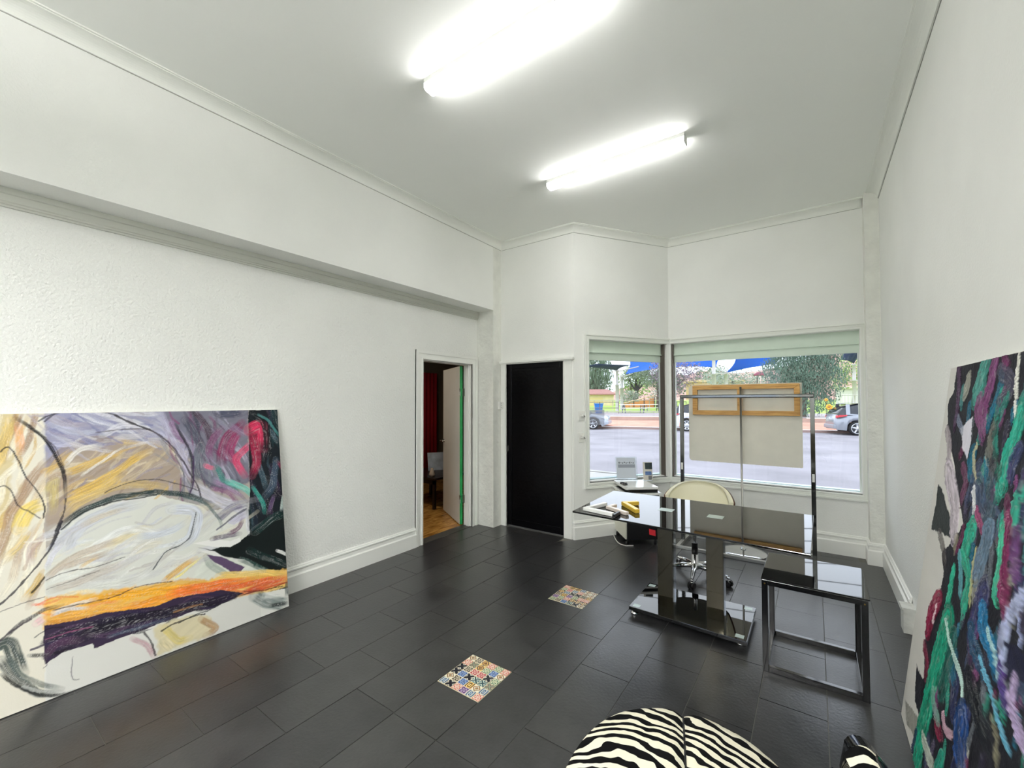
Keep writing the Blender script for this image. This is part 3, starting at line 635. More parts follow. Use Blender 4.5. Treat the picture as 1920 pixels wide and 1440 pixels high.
# ================================================================ zebra chair
zm = bpy.data.materials.new('zebra_fabric'); zm.use_nodes = True; n = zm.node_tree; p = n.nodes['Principled BSDF']; L = n.links.new
t = n.nodes.new('ShaderNodeTexCoord'); sx = n.nodes.new('ShaderNodeSeparateXYZ'); L(t.outputs['Object'], sx.inputs[0])
def mth(op, a_, b_=None):
    q = n.nodes.new('ShaderNodeMath'); q.operation = op
    for i, z in enumerate((a_, b_)):
        if z is None: continue
        if isinstance(z, (int, float)): q.inputs[i].default_value = z
        else: L(z, q.inputs[i])
    return q.outputs[0]
nz = n.nodes.new('ShaderNodeTexNoise'); nz.inputs['Scale'].default_value = 7.5; nz.inputs['Detail'].default_value = 2.5; L(t.outputs['Object'], nz.inputs['Vector'])
nz2 = n.nodes.new('ShaderNodeTexNoise'); nz2.inputs['Scale'].default_value = 22; nz2.inputs['Detail'].default_value = 1; L(t.outputs['Object'], nz2.inputs['Vector'])
ax_ = mth('ABSOLUTE', sx.outputs[0])
ng = mth('MULTIPLY', mth('MINIMUM', sx.outputs[0], 0.0), -1.0); ps = mth('MAXIMUM', sx.outputs[0], 0.0)
ph = mth('ADD', mth('MULTIPLY', sx.outputs[1], 148), mth('ADD', mth('MULTIPLY', ps, 70), mth('ADD', mth('MULTIPLY', ng, -95), mth('ADD', mth('MULTIPLY', mth('MULTIPLY', ng, ng), 250), mth('MULTIPLY', mth('GREATER_THAN', sx.outputs[0], 0.0), 2.2)))))
ph = mth('ADD', ph, mth('ADD', mth('MULTIPLY', nz.outputs['Fac'], 17), mth('MULTIPLY', sx.outputs[2], 60)))
val = mth('ADD', mth('SINE', ph), mth('MULTIPLY', mth('SUBTRACT', nz2.outputs['Fac'], .5), 2.0))
r = n.nodes.new('ShaderNodeValToRGB'); r.color_ramp.elements[0].position = .53; r.color_ramp.elements[1].position = .56
r.color_ramp.elements[0].color = sc((5, 5, 6)); p.inputs['Specular IOR Level'].default_value = .1; r.color_ramp.elements[1].color = sc((232, 226, 204))
L(mth('ADD', mth('MULTIPLY', val, .5), .5), r.inputs[0]); L(r.outputs[0], p.inputs['Base Color']); p.inputs['Roughness'].default_value = .85

zc = thing('lounge_chair', 'zebra print upholstered lounge chair in the foreground', 'chair', (-.265, 1.12, 0), math.radians(15))
ZM = world_of(zc)
def zl(x, y, z): return ZM @ Vector((x, y, z))
N, K = 64, 24
def seat_pt(u, v):
    a = u*2*math.pi; rr = v
    ex = 2.35
    cx2, sy2 = math.cos(a), math.sin(a); k = (abs(cx2)**ex + abs(sy2)**ex)**(-1/ex)
    hx, hy = .375, .55 if sy2 > 0 else .60
    if v <= .75: q = v/.75; R_ = q*.93; z = .480 - .045*q**3
    else:
        q = (v-.75)/.25; R_ = .93 + .07*math.sin(q*math.pi*.75)*1.0; z = .43 - .13*q
    x, y = cx2*k*hx*R_, sy2*k*hy*R_
    cre = math.exp(-(x/.018)**2); z -= .012*cre
    if v > .6: 
        y -= .004*cre*(sy2 > 0)
    return zl(x, y, z + .004*math.exp(-((abs(x)-.06)/.05)**2))
mb = MB(); mb.grid(seat_pt, N*2, K); mb.build('seat_cushion', zm, zc)
MB().tube([seat_pt(.25, .02+.83*i/30)+Vector((0, 0, .0015)) for i in range(31)], .0035, 6).build('seam', mat('black_fabric', (10, 10, 11), .9), zc)
mb = MB(); pts = [zl(x, y, .285) for x, y in [(-.3, .3), (.3, .3), (.3, -.45), (-.3, -.45)]]
MB().prism([(q_.x, q_.y) for q_ in pts][::-1], .12, .31).build('base_frame', mat('black_wood', (12, 12, 13), .15), zc, bevel=.01)
for x, y in ((-.27, .26), (.27, .26), (-.27, -.42), (.27, -.42)):
    q_ = zl(x, y, 0); MB().lathe([(.018, 0), (.028, .125)], (q_.x, q_.y, 0), 14).build('leg', mat('black_wood', (0,0,0)), zc)
mb = MB(); mb.grid(lambda u, v: zl((u-.5)*.74, -.60 - .10*v + .05*math.cos((u-.5)*3), .34+.62*v), 24, 16); mb.build('backrest', zm, zc)
bk_ = MB(); bk_.grid(lambda u, v: zl((.5-u)*.76, -.64 - .12*v + .05*math.cos((u-.5)*3), .30+.66*v), 24, 16); bk_.build('backrest_shell', mat('black_wood', (0,0,0)), zc)
def armrest(y1_, xc_):
    path = [(xc_, -.72, .62), (xc_, min(-.3, y1_-.15), .68), (xc_, y1_-.1, .70), (xc_, y1_-.02, .69), (xc_, y1_+.012, .62), (xc_, y1_-.01, .50), (xc_, y1_-.05, .34)]
    MB().tube([zl(*q_) for q_ in path], [.033, .034, .034, .034, .032, .028, .024], 16).build('armrest', mat('black_lacquer', (9, 9, 10), .08, ior=1.6), zc)
    mb = MB(); mb.grid(lambda u, v: zl(xc_-.012+ (u-.5)*.075, y1_-.07-(.45)*v, .712-.02*v+.028*math.sin(math.pi*u)), 10, 12); mb.build('arm_pad', zm, zc)
armrest(.16, .395); armrest(-.42, -.43)
# ================================================================ canvases
def smooth_poly(P):
    P = np.array(P, float); n_ = len(P)
    if n_ == 2: return P
    out = []
    for i in range(n_-1):
        p0 = P[max(i-1, 0)]; p1 = P[i]; p2 = P[i+1]; p3 = P[min(i+2, n_-1)]
        for k in range(6):
            t = k/6; out.append(.5*((2*p1) + (-p0+p2)*t + (2*p0-5*p1+4*p2-p3)*t*t + (-p0+3*p1-3*p2+p3)*t**3))
    out.append(P[-1]); return np.array(out)
def lin(c):
    c = np.array(c)/255.; return np.where(c <= .04045, c/12.92, ((c+.055)/1.055)**2.4)
def vnoise(x, y, seed):
    rs = np.random.RandomState(seed); G = rs.rand(64, 64)
    xi = np.floor(x).astype(int); yi = np.floor(y).astype(int); fx = x-xi; fy = y-yi; fx = fx*fx*(3-2*fx); fy = fy*fy*(3-2*fy)
    g = lambda a_, b_: G[a_ % 64, b_ % 64]
    return (g(xi, yi)*(1-fx)+g(xi+1, yi)*fx)*(1-fy) + (g(xi, yi+1)*(1-fx)+g(xi+1, yi+1)*fx)*fy
def paint(xy, strokes, rough_edge=1.0, impasto=False):
    n_ = len(xy); col = np.tile(lin((214, 214, 208)), (n_, 1)); hgt = np.zeros(n_)
    X, Y = xy[:, 0], xy[:, 1]
    wob = (vnoise(X/22, Y/22, 5)-.5)*14*rough_edge + (vnoise(X/8, Y/8, 6)-.5)*7*rough_edge
    X = X + (vnoise(X/90, Y/90, 15)-.5)*14 + (vnoise(X/14, Y/14, 16)-.5)*3; Y = Y + (vnoise(X/90, Y/90, 17)-.5)*14 + (vnoise(X/14, Y/14, 18)-.5)*3
    for si, (kind, pts, w_, c, al) in enumerate(strokes):
        c = lin(c)
        if kind == 'p':
            P = np.array(pts, float); soft = 16.0 if w_ else 1.0
            if impasto: soft = 3.0
            x, y = X + (wob if w_ else 0), Y + (wob if w_ else 0)
            ins = np.zeros(n_, bool); dist = np.full(n_, 1e9)
            for i in range(len(P)):
                a_, b_ = P[i], P[(i+1) % len(P)]
                cond = ((a_[1] > y) != (b_[1] > y)); xx = (b_[0]-a_[0])*(y-a_[1])/((b_[1]-a_[1]) or 1e-9)+a_[0]; ins ^= cond & (x < xx)
                d = b_-a_; t = np.clip(((x-a_[0])*d[0]+(y-a_[1])*d[1])/max(d@d, 1e-9), 0, 1); dist = np.minimum(dist, np.hypot(x-a_[0]-t*d[0], y-a_[1]-t*d[1]))
            sd = np.where(ins, dist, -dist); A_ = np.clip(sd/soft+.5, 0, 1)*al
            nn_ = (vnoise(X/120+si, Y/50, si+4)-.5)*(.12 if not impasto else .3)*(1 if w_ else .15) + (vnoise((X+.5*Y)/110+si, (Y-X*.5)/14, si+4)-.5)*(.14 if not impasto else .5)*(1 if w_ else 0)
            col += (np.clip(c*(1+nn_[:, None]), 0, 1)-col)*A_[:, None]
            if impasto: hgt += A_*0
            continue
        P = smooth_poly(pts); hw = w_/2
        lo = P.min(0)-hw-6; hi = P.max(0)+hw+6
        idx = np.where((X > lo[0]) & (X < hi[0]) & (Y > lo[1]) & (Y < hi[1]))[0]
        if not len(idx): continue
        x, y = X[idx], Y[idx]; best = np.full(len(idx), 1e9); side = np.zeros(len(idx)); tt = np.zeros(len(idx))
        seg = np.hypot(*(P[1:]-P[:-1]).T); cum = np.concatenate([[0], np.cumsum(seg)]); tot = cum[-1]
        for i in range(len(P)-1):
            a_ = P[i]; d = P[i+1]-a_; L2 = max(d@d, 1e-9)
            t = np.clip(((x-a_[0])*d[0]+(y-a_[1])*d[1])/L2, 0, 1); ex, ey = x-a_[0]-t*d[0], y-a_[1]-t*d[1]
            ds = np.hypot(ex, ey); m_ = ds < best; best[m_] = ds[m_]
            side[m_] = (np.sign(d[0]*ey-d[1]*ex)*ds)[m_]; tt[m_] = (cum[i]+t*seg[i])[m_]
        s_ = side/hw
        if w_ < 14: A_ = np.clip((hw*(.75+.5*vnoise(tt/25, tt*0, si))-best)/1.6+.5, 0, 1)*al
        else:
            streak = vnoise(s_*6+si*7, tt/90, si+11)*.6 + vnoise(s_*17+si, tt/50, si+23)*.4
            edge = 1-np.clip(np.abs(s_), 0, 1)**(3 if not impasto else 5); ends = np.clip((tt+.05*tot)/(.14*tot), 0, 1)*np.clip((1.05*tot-tt)/(.28*tot), 0, 1)
            if impasto: A_ = np.clip((edge*np.sqrt(ends)*1.5 - (1-streak)*.9)*4, 0, 1)*al
            else: A_ = np.clip(edge*1.6, 0, 1)*np.clip(.45+streak*ends*1.0, 0, 1)*np.sqrt(ends)*al
            A_ = np.where(np.abs(s_) < 1, A_, 0)
        n1 = vnoise(s_*9+si*3, tt/45, si+31); n2 = vnoise(s_*19+si*5, tt/60, si+37)
        cc = c*(1 + (.5 if impasto else .32)*(n1-.5)*2)[:, None]; k2_ = (np.clip(n2-.66, 0, 1)*(2.2 if w_ >= 20 else 0))[:, None]; cc = np.clip(cc + (np.array([.75, .75, .74])-cc)*k2_*(.6 if not impasto else .3), 0, 1)
        col[idx] += (cc-col[idx])*A_[:, None]
        if impasto: hgt[idx] = hgt[idx]*(1-A_*.6) + A_*(.35+.65*vnoise(s_*14, tt/16, si+2))
    if impasto: hgt = hgt*.005*(.4+vnoise(X/9, Y/12, 77)) + .0015*vnoise(X/5, Y/5, 78)*(col.mean(1) < .45)
    return np.clip(col, 0, 1), hgt
def canvas(name, label, P0, side_dir, up_dir, normal, x_rng, H_, step, strokes, thick, m_, impasto, rz_loc):
    root = thing(name, label, 'painting', rz_loc)
    xs = np.arange(x_rng[0], x_rng[1]+step/2, step); ys = np.arange(0, H_+step/2, step)
    if len(x_rng) == 3: xs = np.concatenate([np.arange(x_rng[2], x_rng[0], .02), xs])
    GX, GY = np.meshgrid(xs, ys); xy = np.stack([GX.ravel(), GY.ravel()], 1)*1000
    col, hg = paint(xy, strokes, 1.0 if not impasto else .8, impasto)
    if not impasto:
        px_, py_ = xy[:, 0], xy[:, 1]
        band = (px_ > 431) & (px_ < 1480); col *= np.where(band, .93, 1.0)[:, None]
    sd, ud, nd = np.array(side_dir), np.array(up_dir), np.array(normal); off = np.array(P0) - np.array(rz_loc)
    V = off + (xy[:, :1]/1000)*sd + (xy[:, 1:]/1000)*ud + nd*(hg[:, None]+.0005)
    nx, ny = len(xs), len(ys)
    I = (np.arange(ny-1)[:, None]*nx + np.arange(nx-1)[None]).ravel(); F_ = np.stack([I, I+1, I+nx+1, I+nx], 1)
    if np.dot(np.cross(sd, ud), nd) < 0: F_ = F_[:, ::-1]
    me = bpy.data.meshes.new(name+'_face'); me.vertices.add(len(V)); me.vertices.foreach_set('co', V.ravel()); me.loops.add(F_.size); me.loops.foreach_set('vertex_index', F_.ravel().astype(np.int32))
    me.polygons.add(len(F_)); me.polygons.foreach_set('loop_start', np.arange(0, F_.size, 4, dtype=np.int32)); me.update(calc_edges=True)
    me.polygons.foreach_set('use_smooth', np.ones(len(F_), bool))
    at = me.color_attributes.new('paint', 'FLOAT_COLOR', 'POINT'); at.data.foreach_set('color', np.concatenate([col, np.ones((len(col), 1))], 1).ravel().astype(np.float32))
    me.materials.append(m_); ob = bpy.data.objects.new('painted_face', me); COL.objects.link(ob); ob.parent = root
    x0_ = x_rng[2] if len(x_rng) == 3 else x_rng[0]
    o_ = np.array(P0) + sd*x0_ ; W_ = x_rng[1]-x0_
    MB().obox(tuple(o_), tuple(sd*W_), tuple(-nd*thick), tuple(ud*H_)).build('canvas_edge', mat('raw_canvas', (222, 220, 210), .8), root)
    return root
LEFT_STROKES=[('p',[(121,1529),(431,1524),(426,-168),(138,5)],0,(216,212,198),1),
('p',[(121,1529),(340,1517),(303,1118),(320,758),(249,703),(130,777)],1,(190,172,120),0.75),
('s',[(259,1023),(286,1171),(367,1269)],33,(230,226,212),0.66),
('s',[(224,931),(234,992),(251,1050)],32,(230,226,212),0.68),
('s',[(274,1276),(312,1328),(332,1402)],34,(222,216,196),0.61),
('s',[(264,735),(302,794),(330,870)],33,(230,226,212),0.66),
('s',[(347,547),(358,643),(404,706)],34,(222,216,196),0.65),
('s',[(216,1093),(230,1152),(247,1209)],13,(196,160,80),0.3),
('s',[(359,1206),(389,1297),(388,1404)],14,(196,160,80),0.67),
('s',[(300,881),(306,965),(339,1029)],13,(180,165,150),0.61),
('s',[(344,1216),(334,1365),(376,1500)],23,(196,160,80),0.57),
('s',[(369,663),(369,791),(415,891)],34,(230,226,212),0.68),
('s',[(231,860),(273,924),(305,1005)],33,(196,160,80),0.61),
('s',[(222,1062),(235,1179),(253,1298)],22,(205,180,110),0.69),
('s',[(318,1384),(331,1483),(349,1583)],14,(205,180,110),0.48),
('s',[(268,1345),(291,1412),(298,1488)],14,(230,226,212),0.61),
('s',[(365,929),(391,1007),(400,1098)],24,(180,165,150),0.39),
('s',[(370,966),(408,1106),(464,1239)],35,(160,130,100),0.37),
('s',[(326,1111),(371,1264),(458,1381)],14,(222,216,196),0.54),
('s',[(190,1358),(225,1442),(254,1536)],22,(160,130,100),0.36),
('s',[(286,1267),(339,1357),(377,1470)],14,(230,226,212),0.48),
('s',[(317,642),(342,785),(407,897)],33,(160,130,100),0.61),
('s',[(371,959),(398,1012),(425,1067)],14,(180,165,150),0.63),
('s',[(243,698),(253,775),(265,851)],32,(196,160,80),0.52),
('s',[(220,916),(224,1005),(256,1075)],31,(222,216,196),0.53),
('s',[(300,981),(342,1074),(373,1182)],14,(180,165,150),0.53),
('s',[(387,1362),(403,1444),(443,1506)],25,(230,226,212),0.32),
('s',[(386,729),(392,795),(413,851)],23,(205,180,110),0.45),
('s',[(392,854),(420,929),(439,1014)],14,(196,160,80),0.32),
('s',[(277,895),(307,937),(326,995)],13,(222,216,196),0.31),
('s',[(310,856),(323,991),(381,1095)],13,(160,130,100),0.3),
('s',[(396,755),(437,906),(432,1084)],14,(160,130,100),0.57),
('s',[(301,1300),(295,1380),(316,1452)],13,(180,165,150),0.69),
('s',[(265,710),(289,811),(324,905)],33,(222,216,196),0.39),
('s',[(236,932),(287,998),(307,1103)],13,(222,216,196),0.51),
('s',[(280,584),(317,648),(328,740)],33,(222,216,196),0.57),
('s',[(212,1381),(261,1450),(278,1553)],23,(222,216,196),0.65),
('s',[(369,497),(397,574),(443,632)],34,(160,130,100),0.5),
('s',[(267,654),(283,728),(313,789)],23,(230,226,212),0.54),
('s',[(297,993),(326,1083),(370,1163)],14,(160,130,100),0.52),
('s',[(244,775),(262,840),(273,911)],22,(230,226,212),0.68),
('s',[(320,523),(348,605),(360,702)],22,(222,216,196),0.31),
('s',[(317,955),(342,1042),(343,1143)],34,(196,160,80),0.34),
('s',[(346,1154),(350,1230),(381,1288)],23,(222,216,196),0.34),
('s',[(252,731),(281,856),(320,977)],22,(230,226,212),0.66),
('s',[(300,1272),(310,1374),(339,1469)],24,(230,226,212),0.53),
('s',[(352,688),(375,755),(410,811)],13,(160,130,100),0.49),
('s',[(340,1508),(302,1394),(271,1258)],41,(140,105,75),0.8),
('s',[(399,1507),(367,1356),(335,1259)],29,(140,110,85),0.8),
('s',[(302,1476),(286,1346),(241,1191)],47,(205,180,110),0.8),
('s',[(334,1450),(340,1292)],35,(214,150,100),0.6),
('s',[(430,1232),(379,1138),(324,1018),(288,883),(254,701)],47,(150,122,98),0.85),
('s',[(430,1130),(368,976),(325,827)],31,(205,190,160),0.8),
('s',[(341,902),(368,985),(423,1014)],75,(214,190,95),0.85),
('s',[(368,864),(335,808),(294,773)],40,(205,180,110),0.7),
('s',[(426,833),(384,795),(373,710)],35,(170,150,145),0.7),
('s',[(423,647),(389,586),(352,537)],41,(190,155,70),0.8),
('p',[(431,1524),(1475,1505),(1442,817),(1150,812),(904,980),(618,986),(505,880),(429,767)],0,(168,160,152),1),
('p',[(431,1524),(1041,1513),(1146,1210),(911,1284),(690,1331),(514,1292),(430,1206)],1,(150,152,180),0.9),
('s',[(436,1402),(546,1458),(691,1434),(805,1341)],49,(120,122,158),0.75),
('s',[(572,1494),(692,1472),(836,1418),(912,1314)],48,(222,222,228),0.8),
('s',[(546,1476),(705,1414),(857,1298)],38,(216,218,226),0.85),
('s',[(454,1445),(545,1378),(650,1399)],35,(186,188,205),0.7),
('s',[(623,1354),(761,1354),(912,1314)],51,(128,130,155),0.7),
('s',[(435,1197),(514,1292),(636,1335),(782,1324)],59,(140,124,112),0.75),
('s',[(718,1329),(834,1291),(975,1278),(1029,1130)],46,(210,180,110),0.6),
('p',[(435,1129),(507,1257),(656,1315),(880,1287),(1023,1202),(1069,1032),(1025,968),(828,1031),(651,988),(511,895),(435,880)],1,(158,142,128),0.8),
('s',[(857,984),(926,1081),(1020,1152)],13,(128,112,104),0.48),
('s',[(731,1168),(816,1231),(916,1275)],34,(150,130,112),0.52),
('s',[(880,1221),(989,1255),(1096,1320)],13,(174,160,148),0.35),
('s',[(516,1116),(547,1171),(591,1207)],30,(128,112,104),0.47),
('s',[(846,889),(921,967),(1000,1049)],12,(208,172,92),0.62),
('s',[(569,1096),(656,1166),(745,1249)],11,(128,112,104),0.33),
('s',[(549,973),(616,1074),(713,1134)],31,(150,130,112),0.67),
('s',[(696,1052),(724,1113),(773,1145)],33,(128,112,104),0.69),
('s',[(751,1139),(803,1193),(863,1240)],12,(174,160,148),0.63),
('s',[(525,1136),(579,1166),(619,1227)],30,(222,210,184),0.38),
('s',[(722,1064),(822,1110),(905,1203)],34,(196,178,148),0.63),
('s',[(408,1026),(466,1037),(520,1074)],29,(222,210,184),0.55),
('s',[(657,1119),(724,1137),(783,1185)],20,(128,112,104),0.31),
('s',[(687,1160),(718,1223),(773,1254)],20,(222,210,184),0.35),
('s',[(533,1207),(615,1216),(685,1284)],19,(222,210,184),0.44),
('s',[(706,1211),(757,1233),(791,1289)],12,(150,130,112),0.38),
('s',[(525,1027),(582,1049),(631,1097)],11,(150,130,112),0.58),
('s',[(752,975),(834,999),(921,1026)],21,(208,172,92),0.58),
('s',[(489,1081),(541,1139),(600,1191)],11,(128,112,104),0.43),
('s',[(629,1155),(696,1205),(750,1283)],12,(150,130,112),0.65),
('s',[(846,1043),(906,1072),(971,1097)],12,(140,134,150),0.46),
('s',[(905,1140),(1005,1206),(1100,1297)],22,(174,160,148),0.31),
('s',[(599,1095),(697,1157),(757,1288)],20,(196,178,148),0.54),
('s',[(505,1063),(557,1140),(636,1162)],18,(128,112,104),0.34),
('s',[(634,1006),(695,1125),(800,1189)],33,(222,210,184),0.42),
('s',[(868,1119),(931,1159),(1004,1177)],36,(174,160,148),0.62),
('s',[(659,953),(725,999),(769,1084)],12,(128,112,104),0.51),
('s',[(740,1006),(842,1010),(936,1070)],21,(150,130,112),0.62),
('s',[(448,983),(527,1051),(612,1122)],18,(128,112,104),0.5),
('s',[(455,1127),(507,1173),(556,1228)],29,(222,210,184),0.41),
('s',[(696,1161),(752,1205),(797,1270)],34,(140,134,150),0.7),
('s',[(567,1212),(619,1250),(664,1307)],19,(174,160,148),0.33),
('s',[(833,974),(882,993),(930,1018)],21,(140,134,150),0.32),
('s',[(602,1139),(648,1176),(703,1197)],19,(174,160,148),0.5),
('s',[(975,1180),(1014,1236),(1073,1262)],13,(140,134,150),0.57),
('s',[(912,1183),(995,1277),(1087,1369)],13,(196,178,148),0.63),
('s',[(495,998),(574,1058),(672,1067)],31,(208,172,92),0.4),
('s',[(508,1082),(548,1117),(588,1157)],11,(174,160,148),0.69),
('s',[(766,1122),(806,1157),(855,1177)],12,(222,210,184),0.6),
('s',[(792,1058),(854,1121),(937,1141)],12,(140,134,150),0.55),
('s',[(602,1016),(655,1030),(700,1070)],11,(208,172,92),0.52),
('s',[(707,1233),(795,1232),(874,1291)],34,(196,178,148),0.57),
('s',[(666,1081),(739,1092),(810,1126)],20,(196,178,148),0.45),
('s',[(544,1203),(605,1235),(653,1301)],11,(196,178,148),0.53),
('s',[(825,1211),(906,1271),(982,1351)],21,(196,178,148),0.47),
('s',[(803,1167),(838,1214),(886,1238)],12,(222,210,184),0.5),
('s',[(429,1137),(510,1201),(613,1203)],30,(222,210,184),0.41),
('s',[(446,1206),(498,1273),(569,1305)],30,(140,134,150),0.44),
('s',[(839,1151),(928,1204),(1005,1292)],13,(196,178,148),0.3),
('s',[(664,1019),(703,1043),(735,1083)],12,(208,172,92),0.62),
('s',[(696,1063),(786,1151),(904,1196)],33,(196,178,148),0.34),
('s',[(422,1181),(493,1219),(556,1284)],30,(208,172,92),0.54),
('s',[(435,998),(487,1083),(558,1144)],11,(150,130,112),0.45),
('s',[(544,1069),(575,1101),(617,1106)],11,(222,210,184),0.56),
('s',[(767,1167),(837,1246),(904,1336)],21,(128,112,104),0.48),
('s',[(967,1038),(1023,1079),(1083,1120)],22,(174,160,148),0.32),
('s',[(710,1232),(755,1259),(805,1277)],12,(208,172,92),0.49),
('s',[(433,1155),(472,1230),(528,1285)],29,(208,172,92),0.48),
('s',[(505,1061),(552,1097),(604,1125)],30,(208,172,92),0.44),
('s',[(503,1020),(555,1052),(590,1118)],11,(140,134,150),0.67),
('s',[(899,1437),(1022,1361),(1163,1312)],41,(222,222,228),0.37),
('s',[(807,1419),(855,1387),(895,1338)],12,(140,142,176),0.41),
('s',[(919,1422),(982,1404),(1031,1347)],25,(140,142,176),0.47),
('s',[(438,1404),(476,1383),(514,1360)],10,(116,118,156),0.37),
('s',[(775,1428),(861,1366),(961,1334)],39,(200,196,200),0.68),
('s',[(793,1400),(841,1421),(894,1417)],12,(116,118,156),0.7),
('s',[(773,1400),(838,1327),(915,1269)],12,(222,222,228),0.66),
('s',[(465,1417),(554,1327),(668,1307)],11,(116,118,156),0.54),
('s',[(548,1400),(595,1353),(650,1320)],21,(168,160,170),0.45),
('s',[(577,1344),(616,1308),(655,1267)],11,(140,142,176),0.61),
('s',[(497,1505),(548,1464),(607,1446)],20,(140,142,176),0.37),
('s',[(420,1565),(483,1448),(582,1392)],33,(190,190,212),0.6),
('s',[(688,1379),(811,1340),(934,1260)],13,(116,118,156),0.32),
('s',[(769,1277),(886,1305),(1014,1282)],23,(222,222,228),0.41),
('s',[(843,1557),(941,1493),(1052,1448)],12,(140,142,176),0.34),
('s',[(502,1346),(598,1295),(703,1327)],34,(200,196,200),0.56),
('s',[(824,1474),(940,1407),(1048,1304)],12,(168,160,170),0.33),
('s',[(710,1333),(756,1350),(805,1334)],37,(222,222,228),0.33),
('s',[(412,1489),(461,1493),(510,1514)],10,(116,118,156),0.54),
('s',[(461,1364),(548,1353),(641,1348)],34,(200,196,200),0.3),
('s',[(378,1490),(470,1491),(555,1416)],10,(168,160,170),0.5),
('s',[(575,1589),(688,1537),(775,1413)],22,(222,222,228),0.52),
('s',[(545,1499),(637,1397),(745,1310)],11,(116,118,156),0.61),
('s',[(447,1331),(497,1320),(549,1323)],33,(190,190,212),0.69),
('s',[(370,1502),(449,1398),(556,1355)],10,(168,160,170),0.44),
('s',[(504,1369),(597,1336),(690,1279)],34,(140,142,176),0.44),
('s',[(431,1337),(490,1329),(551,1341)],10,(116,118,156),0.36),
('s',[(580,1488),(695,1452),(790,1339)],22,(140,142,176),0.36),
('s',[(554,1578),(626,1480),(724,1423)],35,(140,142,176),0.6),
('s',[(782,1463),(857,1340),(975,1279)],23,(168,160,170),0.55),
('s',[(735,1497),(841,1494),(953,1479)],39,(222,222,228),0.67),
('s',[(721,1355),(823,1350),(926,1391)],38,(200,196,200),0.6),
('s',[(815,1385),(878,1353),(947,1336)],39,(116,118,156),0.32),
('s',[(434,1404),(517,1318),(602,1221)],11,(190,190,212),0.36),
('s',[(930,1372),(1018,1328),(1117,1313)],24,(190,190,212),0.47),
('s',[(860,1353),(910,1338),(962,1323)],40,(140,142,176),0.38),
('s',[(650,1507),(750,1520),(855,1490)],12,(168,160,170),0.63),
('s',[(550,1336),(591,1355),(635,1342)],11,(200,196,200),0.66),
('s',[(536,1495),(636,1432),(748,1391)],11,(116,118,156),0.63),
('s',[(516,1331),(618,1287),(727,1250)],21,(200,196,200),0.7),
('s',[(915,1370),(1019,1323),(1136,1303)],25,(190,190,212),0.67),
('s',[(896,1500),(979,1416),(1072,1339)],25,(222,222,228),0.31),
('s',[(707,1473),(754,1477),(801,1459)],12,(116,118,156),0.4),
('s',[(878,1325),(1025,1309),(1165,1211)],13,(200,196,200),0.69),
('s',[(661,1362),(754,1417),(863,1403)],37,(222,222,228),0.64),
('s',[(565,1362),(650,1312),(746,1316)],21,(116,118,156),0.57),
('s',[(880,1467),(996,1482),(1121,1487)],13,(140,142,176),0.5),
('s',[(440,1490),(517,1432),(607,1434)],33,(168,160,170),0.61),
('s',[(686,1528),(736,1497),(791,1474)],22,(168,160,170),0.34),
('s',[(908,1304),(971,1286),(1034,1307)],40,(168,160,170),0.63),
('s',[(513,1222),(570,1286),(649,1306)],27,(222,220,215),0.9),
('s',[(513,1170),(621,1209),(731,1252)],47,(205,170,90),0.85),
('s',[(569,1144),(647,1206),(760,1287)],15,(228,226,222),0.8),
('s',[(530,1028),(646,1097),(780,1190),(879,1247)],49,(208,172,84),0.9),
('s',[(518,996),(632,1045),(750,1128)],46,(212,180,100),0.85),
('s',[(505,939),(619,1021),(792,1056),(984,1005)],50,(196,170,110),0.7),
('s',[(975,1278),(1031,1171),(1061,1034)],24,(222,214,196),0.6),
('s',[(435,1062),(464,1125),(452,959)],43,(196,180,110),0.6),
('s',[(430,1130),(494,1155),(506,1050)],37,(170,150,128),0.7),
('p',[(949,1514),(1475,1505),(1449,974),(1324,927),(1183,973),(1115,1109),(1059,1271)],1,(112,112,128),0.95),
('s',[(1092,1342),(1167,1238),(1208,1109)],19,(60,62,78),0.56),
('s',[(1139,1471),(1185,1434),(1221,1382)],10,(44,52,66),0.34),
('s',[(1417,1198),(1454,1138),(1474,1068)],20,(60,62,78),0.62),
('s',[(1192,1327),(1224,1282),(1253,1233)],11,(60,62,78),0.46),
('s',[(1052,1165),(1101,1114),(1153,1066)],10,(120,60,100),0.4),
('s',[(1068,1175),(1154,1095),(1245,1013)],18,(92,94,112),0.64),
('s',[(1289,1128),(1331,1052),(1379,978)],19,(184,180,200),0.47),
('s',[(1269,1167),(1324,1041),(1421,943)],33,(44,52,66),0.46),
('s',[(1209,1437),(1246,1396),(1279,1349)],33,(130,134,140),0.49),
('s',[(1249,1352),(1246,1249),(1246,1147)],10,(60,62,78),0.47),
('s',[(1375,1226),(1420,1183),(1440,1121)],35,(184,180,200),0.68),
('s',[(1078,1245),(1065,1152),(1072,1057)],30,(184,180,200),0.69),
('s',[(1056,1301),(1150,1250),(1225,1160)],18,(184,180,200),0.32),
('s',[(1248,1475),(1264,1412),(1304,1363)],10,(60,62,78),0.54),
('s',[(1006,996),(1072,904),(1169,863)],30,(130,134,140),0.5),
('s',[(1322,1217),(1302,1160),(1305,1098)],19,(84,40,78),0.56),
('s',[(1130,1140),(1129,1084),(1123,1029)],31,(44,52,66),0.58),
('s',[(1045,1070),(1041,957),(1035,846)],30,(92,94,112),0.54),
('s',[(1046,1062),(1091,953),(1178,880)],17,(44,52,66),0.51),
('s',[(1036,1059),(1029,962),(1054,866)],9,(120,60,100),0.63),
('s',[(1169,1197),(1196,1059),(1185,921)],18,(130,134,140),0.58),
('s',[(1294,1421),(1360,1357),(1446,1330)],11,(130,134,140),0.61),
('s',[(1146,1328),(1152,1259),(1175,1194)],10,(44,52,66),0.47),
